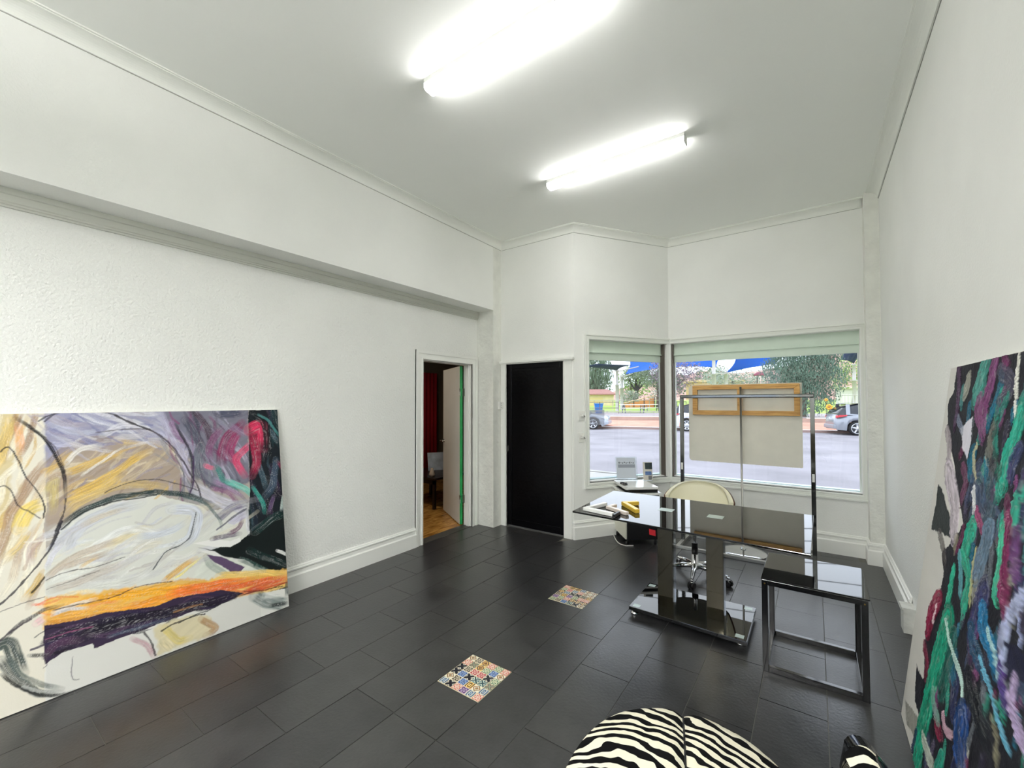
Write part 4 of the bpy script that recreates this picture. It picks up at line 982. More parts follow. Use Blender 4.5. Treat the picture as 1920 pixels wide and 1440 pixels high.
('s',[(1300,1289),(1278,1191),(1280,1089)],11,(150,146,168),0.55),
('s',[(1109,1577),(1109,1492),(1089,1412)],10,(120,60,100),0.43),
('s',[(1272,1273),(1350,1165),(1397,1033)],19,(92,94,112),0.67),
('s',[(1006,1338),(1023,1243),(1080,1171)],9,(84,40,78),0.41),
('s',[(1312,1028),(1322,974),(1332,919)],33,(184,180,200),0.64),
('s',[(1160,1225),(1224,1141),(1300,1066)],11,(150,146,168),0.58),
('s',[(1117,1261),(1184,1166),(1215,1047)],10,(150,146,168),0.65),
('s',[(1042,1087),(1078,989),(1122,893)],30,(150,146,168),0.56),
('s',[(1048,1151),(1056,1032),(1018,930)],9,(92,94,112),0.56),
('s',[(1063,1520),(1087,1440),(1080,1356)],18,(60,62,78),0.45),
('s',[(1090,1520),(1129,1421),(1192,1338)],18,(84,40,78),0.49),
('s',[(1284,1224),(1324,1158),(1388,1121)],34,(184,180,200),0.59),
('s',[(1130,1081),(1171,1013),(1226,955)],32,(44,52,66),0.59),
('s',[(1034,1322),(1068,1296),(1103,1269)],17,(150,146,168),0.45),
('s',[(1290,1065),(1279,980),(1269,896)],18,(60,62,78),0.64),
('s',[(1275,1071),(1312,1033),(1331,981)],11,(120,60,100),0.33),
('s',[(1341,1375),(1377,1282),(1426,1196)],11,(150,146,168),0.51),
('s',[(1218,1377),(1283,1312),(1345,1241)],10,(150,146,168),0.47),
('s',[(1015,1214),(1050,1106),(1089,999)],9,(60,62,78),0.68),
('s',[(1011,1265),(1059,1157),(1068,1036)],10,(184,180,200),0.59),
('s',[(981,1053),(979,1002),(976,951)],29,(150,146,168),0.59),
('s',[(974,1566),(993,1484),(1038,1418)],10,(120,60,100),0.66),
('s',[(1234,1233),(1288,1160),(1369,1125)],19,(120,60,100),0.57),
('s',[(1129,1363),(1130,1251),(1172,1148)],10,(84,40,78),0.5),
('s',[(1098,1439),(1106,1313),(1109,1189)],10,(120,60,100),0.6),
('s',[(1174,1424),(1145,1307),(1149,1186)],10,(120,60,100),0.58),
('s',[(1112,1525),(1136,1428),(1159,1329)],32,(60,62,78),0.69),
('s',[(940,1334),(984,1223),(1058,1134)],30,(130,134,140),0.65),
('s',[(1106,1140),(1145,1065),(1166,981)],10,(84,40,78),0.63),
('s',[(1194,1121),(1273,1019),(1390,976)],19,(130,134,140),0.7),
('s',[(1144,1546),(1247,1503),(1328,1408)],10,(184,180,200),0.39),
('s',[(1223,1472),(1307,1389),(1391,1299)],34,(150,146,168),0.36),
('s',[(1213,1462),(1239,1420),(1243,1367)],19,(120,60,100),0.5),
('s',[(1336,1042),(1371,913),(1445,798)],19,(92,94,112),0.45),
('s',[(1193,1252),(1249,1206),(1306,1156)],33,(84,40,78),0.59),
('s',[(978,1356),(1034,1332),(1076,1277)],30,(44,52,66),0.63),
('s',[(1245,1437),(1241,1352),(1220,1271)],33,(84,40,78),0.34),
('s',[(987,1349),(991,1239),(1038,1142)],16,(120,60,100),0.63),
('s',[(1113,1228),(1115,1167),(1108,1108)],18,(150,146,168),0.58),
('s',[(1019,1397),(1084,1290),(1134,1167)],31,(150,146,168),0.63),
('s',[(1070,1034),(1118,937),(1166,838)],31,(130,134,140),0.65),
('s',[(1075,1117),(1148,1040),(1234,973)],10,(60,62,78),0.4),
('s',[(1203,990),(1247,963),(1287,926)],32,(60,62,78),0.53),
('s',[(1231,1025),(1321,960),(1389,861)],33,(150,146,168),0.57),
('s',[(1275,1114),(1330,1003),(1406,903)],19,(184,180,200),0.68),
('s',[(1306,1226),(1341,1106),(1388,988)],11,(60,62,78),0.39),
('s',[(1088,1456),(1140,1375),(1166,1275)],10,(84,40,78),0.69),
('s',[(1054,1128),(1085,1052),(1116,974)],10,(84,40,78),0.53),
('s',[(1113,1541),(1138,1415),(1158,1287)],18,(44,52,66),0.68),
('s',[(900,1229),(994,1165),(1079,1074)],17,(130,134,140),0.46),
('s',[(1056,1277),(1060,1146),(1113,1026)],17,(184,180,200),0.64),
('s',[(1399,1123),(1439,1011),(1480,898)],20,(84,40,78),0.32),
('s',[(948,1484),(994,1348),(1056,1178),(1096,1049)],48,(176,172,196),0.8),
('s',[(997,1451),(1019,1367),(1077,1270)],33,(150,110,150),0.6),
('s',[(1128,1500),(1198,1379),(1212,1258)],46,(60,40,55),0.8),
('s',[(1073,1438),(1140,1307),(1190,1163)],59,(58,64,78),0.8),
('s',[(1157,1263),(1126,1149),(1148,1020)],68,(96,102,112),0.8),
('s',[(1268,1486),(1431,1494)],101,(55,60,80),0.85),
('s',[(1284,1374),(1203,1259),(1208,1150)],51,(126,70,110),0.6),
('s',[(1427,1401),(1300,1284),(1274,1132)],74,(120,38,78),0.85),
('s',[(1393,1334),(1336,1214),(1392,1084)],64,(142,44,92),0.85),
('s',[(1462,1236),(1374,1142),(1420,1024)],54,(208,62,104),0.8),
('s',[(1344,1394),(1455,1318)],50,(130,110,140),0.7),
('s',[(1170,1123),(1225,1094)],31,(215,100,130),0.8),
('s',[(1244,1103),(1297,997),(1404,914)],37,(40,120,112),0.85),
('s',[(1317,994),(1405,936),(1465,858)],45,(110,190,176),0.9),
('s',[(1111,984),(1244,877),(1438,751)],80,(196,196,212),0.8),
('s',[(1210,968),(1323,906),(1378,786)],37,(130,80,120),0.75),
('s',[(1231,1008),(1296,965),(1402,869)],31,(150,110,150),0.6),
('s',[(1183,721),(1319,798),(1442,817)],62,(90,84,112),0.8),
('s',[(1235,646),(1334,708),(1438,751)],52,(176,172,200),0.8),
('p',[(1475,1505),(1778,1500),(1695,-47),(1457,283),(1431,597)],0,(16,22,28),1),
('s',[(1651,1324),(1638,1262),(1629,1200)],17,(24,50,54),0.47),
('s',[(1500,1167),(1534,1031),(1572,894)],45,(60,84,96),0.69),
('s',[(1559,863),(1576,773),(1600,683)],46,(12,14,22),0.63),
('s',[(1606,1504),(1623,1396),(1593,1292)],31,(50,34,60),0.42),
('s',[(1681,807),(1687,721),(1678,639)],17,(60,84,96),0.4),
('s',[(1531,1360),(1543,1301),(1572,1249)],46,(24,50,54),0.65),
('s',[(1642,1587),(1653,1450),(1702,1321)],48,(24,50,54),0.59),
('s',[(1571,1437),(1567,1313),(1582,1191)],16,(12,14,22),0.4),
('s',[(1552,1603),(1622,1478),(1627,1328)],17,(30,40,56),0.59),
('s',[(1602,823),(1598,672),(1655,523)],30,(50,34,60),0.5),
('s',[(1584,1395),(1575,1264),(1562,1136)],31,(50,34,60),0.49),
('s',[(1542,690),(1588,564),(1672,452)],16,(10,20,24),0.57),
('s',[(1545,699),(1612,609),(1657,505)],16,(10,20,24),0.48),
('s',[(1438,802),(1453,655),(1482,508)],44,(24,50,54),0.4),
('s',[(1704,837),(1713,769),(1703,704)],17,(12,14,22),0.35),
('s',[(1579,793),(1576,663),(1627,534)],46,(12,14,22),0.48),
('s',[(1632,1342),(1702,1235),(1758,1118)],32,(12,14,22),0.63),
('s',[(1471,760),(1462,648),(1492,534)],15,(60,84,96),0.55),
('s',[(1606,1066),(1637,945),(1659,823)],47,(50,34,60),0.64),
('s',[(1583,977),(1643,867),(1732,773)],47,(12,14,22),0.56),
('s',[(1588,1149),(1583,1088),(1608,1031)],16,(60,84,96),0.37),
('s',[(1612,1580),(1704,1455),(1788,1318)],49,(24,50,54),0.65),
('s',[(1558,1400),(1626,1310),(1689,1212)],48,(24,50,54),0.64),
('s',[(1427,710),(1486,596),(1522,472)],15,(10,20,24),0.61),
('s',[(1572,1387),(1633,1327),(1667,1246)],31,(60,84,96),0.69),
('s',[(1449,838),(1485,692),(1471,550)],29,(30,40,56),0.42),
('s',[(1474,943),(1500,841),(1531,739)],45,(30,40,56),0.54),
('s',[(1585,1217),(1581,1153),(1565,1093)],16,(12,14,22),0.62),
('s',[(1453,1058),(1468,924),(1507,791)],28,(50,34,60),0.39),
('s',[(1655,1511),(1615,1366),(1634,1219)],17,(24,50,54),0.52),
('s',[(1478,1352),(1557,1371),(1560,1216)],104,(196,50,88),0.95),
('s',[(1487,1316),(1511,1127),(1473,1016)],68,(150,32,66),0.85),
('s',[(1495,1469),(1581,1406),(1595,1237),(1566,1121)],71,(12,20,24),0.95),
('s',[(1539,1468),(1627,1392),(1691,1278)],19,(70,130,130),0.8),
('s',[(1646,1112),(1625,947),(1550,831)],58,(56,74,92),0.8),
('s',[(1668,1085),(1701,1033)],37,(110,30,60),0.8),
('s',[(1468,926),(1538,810),(1545,728)],34,(40,140,128),0.8),
('s',[(1619,842),(1578,721)],34,(80,60,95),0.8),
('s',[(1689,829),(1664,715)],21,(200,215,210),0.8),
('p',[(429,767),(493,866),(618,933),(797,951),(982,936),(1151,853),(1267,723),(1442,616),(1426,489),(1124,593),(1227,430),(1162,400),(890,423),(613,467),(428,446)],0,(212,214,206),1),
('s',[(481,624),(519,654),(561,679)],10,(216,210,190),0.35),
('s',[(596,543),(653,545),(714,529)],21,(176,170,166),0.43),
('s',[(1151,785),(1269,843),(1415,824)],28,(184,184,192),0.59),
('s',[(1221,449),(1313,476),(1386,543)],29,(206,202,188),0.32),
('s',[(929,516),(1089,499),(1238,571)],13,(206,202,188),0.54),
('s',[(586,550),(689,517),(785,560)],11,(230,230,226),0.44),
('s',[(513,604),(585,631),(670,596)],10,(216,210,190),0.48),
('s',[(1019,521),(1071,540),(1126,553)],13,(184,184,192),0.51),
('s',[(955,651),(1011,662),(1069,671)],13,(226,228,222),0.57),
('s',[(424,600),(496,651),(586,662)],20,(196,200,212),0.39),
('s',[(627,608),(687,604),(746,613)],11,(230,230,226),0.58),
('s',[(820,787),(896,879),(1007,918)],25,(184,184,192),0.54),
('s',[(609,643),(658,651),(709,656)],22,(230,230,226),0.39),
('s',[(773,509),(853,532),(923,589)],12,(184,184,192),0.33),
('s',[(532,671),(661,657),(800,657)],11,(184,184,192),0.38),
('s',[(459,706),(569,753),(702,702)],11,(216,210,190),0.35),
('s',[(684,694),(757,706),(837,688)],41,(230,230,226),0.58),
('s',[(413,683),(486,682),(557,709)],20,(216,210,190),0.26),
('s',[(443,800),(509,787),(572,810)],37,(206,202,188),0.51),
('s',[(497,742),(547,767),(602,782)],21,(196,200,212),0.53),
('s',[(1187,357),(1286,430),(1410,473)],14,(184,184,192),0.32),
('s',[(1106,389),(1163,406),(1218,432)],14,(206,202,188),0.32),
('s',[(825,556),(927,576),(1006,658)],12,(176,170,166),0.57),
('s',[(1086,567),(1255,505),(1424,554)],28,(216,210,190),0.31),
('s',[(539,540),(638,519),(736,541)],38,(184,184,192),0.29),
('s',[(849,743),(913,746),(977,762)],44,(184,184,192),0.5),
('s',[(519,537),(559,549),(598,565)],11,(226,228,222),0.48),
('s',[(1180,619),(1337,671),(1500,747)],29,(216,210,190),0.54),
('s',[(808,644),(872,648),(925,687)],12,(206,202,188),0.42),
('s',[(537,559),(642,601),(729,698)],39,(176,170,166),0.5),
('s',[(514,677),(590,679),(649,741)],21,(184,184,192),0.29),
('s',[(777,641),(841,695),(925,708)],43,(176,170,166),0.28),
('s',[(792,658),(858,676),(932,668)],43,(216,210,190),0.58),
('s',[(458,590),(541,624),(631,654)],36,(230,230,226),0.35),
('s',[(785,495),(905,488),(1031,495)],12,(226,228,222),0.32),
('s',[(828,502),(874,533),(923,561)],24,(184,184,192),0.57),
('s',[(809,810),(874,796),(931,827)],12,(196,200,212),0.59),
('s',[(828,437),(931,439),(1037,452)],12,(184,184,192),0.53),
('s',[(701,583),(814,668),(951,731)],12,(230,230,226),0.59),
('s',[(800,619),(866,630),(938,616)],24,(230,230,226),0.52),
('s',[(586,747),(702,736),(827,737)],40,(216,210,190),0.31),
('s',[(696,688),(747,702),(794,731)],41,(196,200,212),0.36),
('s',[(456,588),(513,650),(596,659)],20,(226,228,222),0.59),
('s',[(1132,686),(1283,802),(1493,831)],51,(184,184,192),0.3),
('s',[(597,665),(668,646),(736,664)],11,(184,184,192),0.52),
('s',[(428,826),(494,876),(578,864)],36,(226,228,222),0.3),
('s',[(1062,469),(1185,507),(1332,486)],27,(184,184,192),0.56),
('s',[(658,697),(750,710),(837,759)],23,(216,210,190),0.38),
('s',[(960,562),(1039,539),(1110,572)],46,(230,230,226),0.36),
('s',[(417,840),(469,851),(522,864)],36,(196,200,212),0.52),
('s',[(969,516),(1066,513),(1170,501)],47,(206,202,188),0.25),
('s',[(768,545),(906,557),(1034,633)],12,(176,170,166),0.57),
('s',[(533,786),(643,843),(773,862)],11,(184,184,192),0.36),
('s',[(362,825),(470,820),(573,875)],10,(226,228,222),0.43),
('s',[(989,826),(1113,848),(1252,842)],47,(216,210,190),0.36),
('s',[(845,539),(949,617),(1078,662)],12,(184,184,192),0.27),
('s',[(916,645),(1064,661),(1183,772)],26,(206,202,188),0.3),
('s',[(448,625),(528,596),(607,612)],21,(226,228,222),0.49),
('s',[(519,653),(558,680),(606,686)],37,(216,210,190),0.6),
('s',[(1126,700),(1264,780),(1432,831)],14,(206,202,188),0.34),
('s',[(1033,840),(1138,847),(1250,858)],14,(216,210,190),0.34),
('s',[(581,711),(646,725),(718,705)],38,(216,210,190),0.51),
('s',[(798,820),(892,791),(981,832)],12,(176,170,166),0.36),
('s',[(498,761),(551,774),(610,774)],11,(226,228,222),0.39),
('s',[(735,510),(877,492),(1015,544)],42,(184,184,192),0.33),
('s',[(559,688),(613,703),(672,706)],38,(226,228,222),0.35),
('s',[(1054,763),(1111,814),(1190,817)],48,(216,210,190),0.38),
('s',[(573,586),(699,557),(816,614)],11,(176,170,166),0.26),
('s',[(605,720),(678,773),(762,812)],22,(226,228,222),0.49),
('s',[(466,458),(541,549),(645,599)],10,(206,202,188),0.43),
('s',[(1125,561),(1252,558),(1390,537)],49,(196,200,212),0.47),
('s',[(727,573),(800,607),(869,659)],23,(206,202,188),0.32),
('s',[(702,465),(794,487),(894,501)],23,(184,184,192),0.39),
('s',[(750,417),(820,513),(934,542)],42,(206,202,188),0.28),
('s',[(655,562),(751,603),(858,635)],41,(184,184,192),0.51),
('s',[(1069,722),(1195,796),(1360,772)],27,(176,170,166),0.36),
('s',[(1093,610),(1238,685),(1425,678)],50,(226,228,222),0.26),
('s',[(489,579),(533,588),(581,576)],21,(226,228,222),0.54),
('s',[(603,649),(681,680),(756,728)],22,(196,200,212),0.45),
('s',[(426,749),(519,822),(630,875)],36,(176,170,166),0.51),
('s',[(504,746),(566,857),(684,910),(827,936)],72,(184,188,200),0.7),
('s',[(511,828),(630,886),(753,914)],31,(196,184,160),0.7),
('s',[(446,762),(505,829),(591,868)],37,(186,190,206),0.7),
('s',[(682,732),(787,768),(868,776)],50,(214,200,150),0.7),
('s',[(590,722),(751,786),(960,715)],49,(224,226,224),0.8),
('s',[(981,867),(1115,819),(1093,682),(1015,623)],76,(200,206,220),0.8),
('s',[(822,731),(961,734),(1061,770)],45,(190,198,212),0.6),
('s',[(434,611),(522,690),(629,728),(723,748)],42,(186,170,150),0.75),
('s',[(492,650),(589,670),(681,687)],38,(176,158,140),0.7),
('s',[(451,549),(588,568),(748,605)],53,(180,170,158),0.7),
('s',[(564,635),(628,676)],19,(216,186,130),0.7),
('s',[(613,509),(817,493),(925,571)],50,(206,208,202),0.7),
('s',[(434,668),(451,727),(492,782)],29,(206,206,220),0.7),
('s',[(896,655),(991,649),(1084,684)],27,(214,220,226),0.7),
('p',[(1185,545),(1368,559),(1541,661),(1730,713),(1711,222),(1576,277),(1382,436),(1266,481),(1107,593)],0,(10,18,18),1),
('s',[(1474,609),(1598,671),(1705,695)],69,(16,44,42),0.8),
('s',[(1425,478),(1582,377),(1692,298)],57,(14,38,38),0.8),
('p',[(1091,622),(1197,625),(1309,574),(1369,586),(1378,556),(1307,532),(1213,558)],0,(232,232,228),1),
('p',[(1115,565),(1212,528),(1266,476),(1211,497),(1166,525)],0,(226,226,222),1),
('s',[(1619,435),(1697,378)],23,(225,225,222),0.9),
('p',[(1138,488),(1304,459),(1524,327),(1607,233),(1375,288),(1083,396)],1,(214,218,208),0.95),
('s',[(1157,513),(1226,410),(1374,257),(1451,155)],42,(120,135,125),0.6),
('p',[(1157,523),(1248,486),(1390,380),(1338,333),(1264,409)],0,(66,38,82),0.95),
('s',[(1362,442),(1502,334),(1617,208)],40,(50,80,74),0.7),
('s',[(929,438),(1010,478),(1096,521)],40,(212,160,40),0.85),
('s',[(977,431),(1034,451),(1122,513)],19,(226,214,120),0.8),
('p',[(428,517),(613,475),(914,433),(1224,359),(1703,272),(1695,147),(1411,180),(963,238),(675,281),(427,367)],1,(222,178,96),1),
('s',[(828,399),(990,328),(1158,354)],18,(240,196,96),0.46),
('s',[(997,290),(1166,249),(1349,234)],19,(206,140,44),0.45),
('s',[(1309,260),(1493,170),(1693,161)],22,(236,210,140),0.54),
('s',[(508,451),(624,426),(744,432)],15,(226,120,48),0.37),
('s',[(972,382),(1054,352),(1137,352)],31,(236,210,140),0.3),
('s',[(590,392),(667,362),(744,363)],15,(236,210,140),0.68),
('s',[(440,469),(553,422),(672,422)],15,(240,196,96),0.3),
('s',[(723,379),(837,404),(970,368)],17,(232,170,48),0.64),
('s',[(659,422),(735,419),(818,393)],16,(232,170,48),0.46),
('s',[(492,406),(541,383),(589,391)],7,(226,120,48),0.39),
('s',[(1029,345),(1135,348),(1251,301)],19,(226,120,48),0.41),
('s',[(534,410),(589,397),(646,390)],25,(236,210,140),0.52),
('s',[(406,484),(464,459),(524,454)],24,(232,170,48),0.31),
('s',[(445,407),(532,401),(626,357)],14,(206,140,44),0.56),
('s',[(863,356),(1021,360),(1199,264)],18,(206,140,44),0.52),
('s',[(1350,297),(1465,283),(1588,244)],22,(232,170,48),0.51),
('s',[(515,444),(614,405),(713,417)],15,(236,210,140),0.47),
('s',[(570,368),(674,375),(792,323)],16,(240,196,96),0.63),
('s',[(734,402),(869,354),(1003,382)],8,(232,170,48),0.55),
('s',[(458,464),(574,433),(698,421)],25,(236,210,140),0.56),
('s',[(1265,265),(1385,206),(1506,222)],36,(214,96,52),0.7),
('s',[(946,358),(1099,373),(1275,298)],9,(206,140,44),0.59),
('s',[(1195,331),(1354,257),(1524,251)],36,(232,170,48),0.32),
('s',[(386,459),(483,439),(579,461)],14,(240,196,96),0.36),
('s',[(628,362),(736,366),(857,327)],16,(232,170,48),0.62),
('s',[(635,379),(727,354),(821,354)],28,(214,96,52),0.57),
('s',[(973,320),(1133,324),(1314,296)],33,(206,140,44),0.4),
('s',[(1023,293),(1191,289),(1380,254)],33,(236,210,140),0.4),
('s',[(443,475),(529,506),(631,478)],25,(236,210,140),0.53),
('s',[(1227,242),(1380,281),(1567,221)],11,(232,170,48),0.5),
('s',[(1412,209),(1600,189),(1808,170)],12,(214,96,52),0.7),
('s',[(1127,339),(1285,351),(1463,273)],34,(240,196,96),0.6),
('s',[(799,344),(902,295),(1002,313)],29,(232,170,48),0.7),
('s',[(669,443),(738,447),(813,422)],16,(226,120,48),0.33),
('s',[(1125,350),(1286,273),(1449,299)],34,(240,196,96),0.37),
('s',[(613,403),(739,362),(875,334)],15,(240,196,96),0.6),
('s',[(380,500),(443,486),(504,494)],14,(214,96,52),0.54),
('s',[(495,436),(567,444),(647,414)],7,(214,96,52),0.4),
('s',[(680,366),(759,339),(833,357)],15,(240,196,96),0.65),
('s',[(786,415),(859,420),(938,411)],9,(206,140,44),0.55),
('s',[(911,376),(1000,377),(1096,354)],18,(214,96,52),0.51),
('s',[(395,491),(468,504),(551,474)],7,(214,96,52),0.61),
('s',[(589,389),(700,346),(819,323)],8,(232,170,48),0.54),
('s',[(1274,314),(1475,270),(1699,230)],22,(206,140,44),0.37),
('s',[(583,410),(651,409),(724,395)],26,(214,96,52),0.51),
('s',[(1067,316),(1242,258),(1421,282)],19,(232,170,48),0.38),
('s',[(904,319),(1050,278),(1204,270)],9,(236,210,140),0.48),
('s',[(406,451),(513,390),(623,394)],7,(226,120,48),0.45),
('s',[(972,299),(1037,282),(1103,272)],19,(226,120,48),0.38),
('s',[(1053,294),(1172,252),(1286,282)],10,(214,96,52),0.68),
('s',[(465,404),(521,387),(579,377)],25,(232,170,48),0.4),
('s',[(413,450),(488,434),(567,419)],14,(232,170,48),0.67),
('s',[(458,449),(538,431),(621,414)],25,(232,170,48),0.42),
('s',[(434,442),(506,448),(585,433)],25,(206,140,44),0.38),
('s',[(888,378),(1016,411),(1170,363)],9,(206,140,44),0.32),
('s',[(1224,370),(1469,312),(1689,241)],48,(230,196,110),0.85),
('s',[(550,440),(745,419),(967,368),(1133,340)],49,(228,164,40),0.95),
('s',[(743,332),(888,331),(1047,311)],51,(222,140,30),0.9),
('s',[(966,340),(1177,324),(1436,268)],67,(226,112,44),0.95),
('s',[(1046,301),(1315,267),(1687,219)],41,(212,92,48),0.9),
('s',[(1392,208),(1517,208),(1698,204)],49,(196,72,44),0.85),
('s',[(450,405),(612,383),(779,363)],38,(216,160,70),0.85),
('s',[(456,435),(520,435),(625,437)],22,(222,220,214),0.8),
('s',[(456,419),(508,423),(587,401)],19,(206,206,212),0.9),
('s',[(428,391),(549,357),(743,332)],30,(184,118,40),0.85),
('p',[(426,383),(537,354),(676,349),(887,304),(1005,307),(1239,278),(1381,201),(1217,179),(1026,194),(892,192),(741,185),(616,181),(610,208),(501,217),(426,181)],0,(44,34,54),1),
('s',[(665,236),(744,221),(827,216)],13,(58,44,70),0.6),
('s',[(1171,181),(1266,201),(1377,156)],8,(36,30,58),0.55),
('s',[(925,249),(1045,219),(1172,198)],14,(50,52,76),0.55),
('s',[(745,273),(797,284),(855,263)],25,(58,44,70),0.61),
('s',[(609,301),(714,245),(815,270)],13,(74,54,80),0.77),
('s',[(1054,259),(1166,275),(1292,208)],8,(36,30,58),0.83),
('s',[(415,298),(472,283),(526,297)],21,(74,54,80),0.52),
('s',[(496,243),(587,237),(679,248)],23,(22,18,30),0.51),
('s',[(1038,221),(1160,173),(1285,174)],29,(14,12,20),0.66),
('s',[(537,262),(576,271),(619,267)],6,(50,52,76),0.73),
('s',[(584,297),(649,320),(727,287)],6,(50,52,76),0.55),
('s',[(389,337),(455,359),(534,316)],6,(22,18,30),0.74),
('s',[(501,301),(573,296),(651,269)],12,(36,30,58),0.69),
('s',[(654,314),(746,312),(846,289)],24,(36,30,58),0.58),
('s',[(474,312),(538,297),(600,311)],22,(50,52,76),0.58),
('s',[(708,232),(792,215),(877,213)],6,(14,12,20),0.81),
('s',[(636,303),(702,306),(773,305)],13,(22,18,30),0.63),
('s',[(575,272),(679,221),(776,251)],23,(74,54,80),0.61),
('s',[(990,246),(1080,282),(1193,245)],8,(74,54,80),0.52),
('s',[(1117,225),(1261,178),(1394,222)],16,(14,12,20),0.58),
('s',[(843,250),(931,226),(1019,230)],26,(22,18,30),0.8),
('s',[(451,323),(552,325),(666,289)],22,(74,54,80),0.7),
('s',[(988,230),(1118,209),(1256,195)],15,(14,12,20),0.53),
('s',[(695,260),(798,291),(922,269)],7,(14,12,20),0.78),
('s',[(671,290),(728,280),(787,269)],6,(36,30,58),0.89),
('s',[(870,248),(941,233),(1006,250)],7,(50,52,76),0.74),
('s',[(802,236),(891,220),(986,199)],7,(36,30,58),0.52),
('s',[(1050,234),(1184,177),(1320,194)],8,(58,44,70),0.76),
('s',[(723,249),(838,277),(975,258)],13,(14,12,20),0.6),
('s',[(1127,198),(1180,185),(1235,174)],8,(36,30,58),0.6),
('s',[(620,292),(682,258),(741,272)],23,(14,12,20),0.63),
('s',[(375,281),(462,284),(554,294)],11,(36,30,58),0.88),
('s',[(450,311),(487,322),(529,319)],11,(22,18,30),0.7),
('s',[(370,257),(456,223),(543,226)],21,(14,12,20),0.87),
('s',[(775,200),(900,164),(1012,212)],25,(22,18,30),0.78),
('s',[(523,245),(621,287),(745,254)],23,(14,12,20),0.54),
('s',[(635,286),(704,298),(782,280)],13,(36,30,58),0.59),
('s',[(912,252),(1007,248),(1109,239)],7,(58,44,70),0.87),
('s',[(416,294),(498,289),(587,270)],5,(22,18,30),0.51),
('s',[(654,225),(706,215),(756,222)],7,(22,18,30),0.8),
('s',[(780,235),(849,217),(913,232)],25,(36,30,58),0.86),
('s',[(980,184),(1102,163),(1224,179)],7,(58,44,70),0.55),
('s',[(611,303),(726,325),(861,275)],6,(36,30,58),0.64),
('s',[(801,240),(899,235),(1007,215)],7,(58,44,70),0.58),
('s',[(823,213),(934,262),(1078,212)],26,(58,44,70),0.82),
('s',[(433,302),(611,308),(813,278)],38,(24,20,36),0.9),
('s',[(549,268),(777,266),(1044,235),(1332,209)],55,(16,14,24),0.9),
('s',[(433,310),(519,305),(611,291)],7,(140,80,110),0.8),
('s',[(674,214),(848,210),(962,201)],21,(70,82,100),0.7),
('s',[(433,225),(478,267),(561,246)],42,(66,42,66),0.8),
('s',[(979,231),(1129,222)],9,(150,110,70),0.6),
('p',[(427,165),(622,170),(884,177),(1411,180),(1706,132),(1697,-14),(880,-1),(426,-18)],0,(214,214,208),1),
('s',[(1451,166),(1554,74),(1675,17)],100,(60,84,84),0.8),
('s',[(1552,52),(1676,28)],31,(16,30,32),0.9),
('s',[(1685,185),(1667,77)],40,(30,56,56),0.8),
('s',[(1514,143),(1622,93)],41,(212,216,212),0.7),
('p',[(877,180),(994,188),(1153,144),(1212,41),(1130,7),(1037,19),(895,9)],1,(206,196,160),0.9),
('s',[(1117,129),(1194,48),(1139,22)],45,(150,110,70),0.8),
('s',[(930,158),(990,58),(1055,39)],45,(206,186,90),0.7),
('s',[(913,92),(965,14)],52,(212,200,160),0.8),
('s',[(775,161),(838,89),(880,7)],33,(176,130,140),0.75),
('s',[(833,172),(860,97),(881,16)],10,(40,34,40),0.85),
('s',[(395,404),(422,417)],42,(206,160,170),0.7),
('s',[(246,341),(295,348),(321,277),(352,179)],59,(26,46,46),0.95),
('s',[(275,283),(336,150),(400,57),(482,6)],41,(30,44,46),0.9),
('s',[(305,269),(368,141),(488,30)],27,(58,74,72),0.8),
('s',[(281,207),(352,97),(449,12),(535,2)],16,(14,18,20),0.95),
('s',[(347,115),(378,84),(449,31)],13,(180,182,178),0.6),
('s',[(290,380),(341,426),(400,449),(433,460),(491,454)],21,(30,24,36),0.85),
('s',[(246,355),(326,410),(378,434)],9,(50,44,54),0.8),
('s',[(332,1479),(379,1431),(430,1351),(477,1235),(503,1119),(506,1016)],18,(14,16,20),0.97),
('s',[(506,1016),(496,924),(469,855)],9,(40,38,44),0.85),
('s',[(430,1359),(471,1296),(498,1198),(500,1119)],5,(70,60,60),0.7),
('s',[(271,1307),(300,1328),(335,1251),(373,1139),(415,1033),(423,932)],6,(30,30,36),0.9),
('s',[(261,1124),(295,1123),(330,1016),(368,976),(412,934)],6,(50,44,46),0.85),
('s',[(407,1464),(454,1497),(515,1509)],7,(30,30,40),0.8),
('s',[(430,1463),(484,1505),(624,1511),(720,1480),(836,1408),(913,1364)],8,(40,40,54),0.8),
('s',[(720,1480),(799,1429),(882,1386)],12,(28,26,32),0.85),
('s',[(882,1386),(976,1309),(1056,1168),(1113,1026),(1145,916)],9,(44,38,48),0.85),
('s',[(636,1381),(747,1393),(882,1381),(976,1288),(1072,1135)],6,(60,50,54),0.7),
('s',[(1021,1419),(1061,1313),(1100,1194),(1105,1068),(1080,949)],17,(22,24,32),0.9),
('s',[(1109,1193),(1109,1047),(1079,938)],8,(60,40,76),0.85),
('s',[(665,1026),(756,1062),(890,1071),(1002,1033),(1128,961)],6,(50,46,46),0.8),
('s',[(496,873),(536,915),(618,959),(741,990),(904,987),(1049,949),(1170,880),(1242,824)],39,(20,44,46),0.97),
('s',[(493,857),(579,932),(719,966),(903,970)],8,(16,24,26),0.9),
('s',[(1049,934),(1170,870),(1240,761),(1256,683)],20,(70,92,92),0.75),
('s',[(496,903),(475,837),(446,770),(417,721),(378,661),(320,587),(254,536)],9,(30,26,36),0.9),
('s',[(493,899),(463,823),(440,763)],14,(24,24,34),0.9),
('s',[(428,621),(406,589),(378,559)],10,(20,18,18),0.9),
('s',[(264,510),(341,518),(428,521)],4,(60,54,56),0.8),
('s',[(434,603),(503,621),(614,620),(749,637)],5,(60,56,58),0.8),
('s',[(434,555),(539,576),(640,595)],4,(70,66,66),0.7),
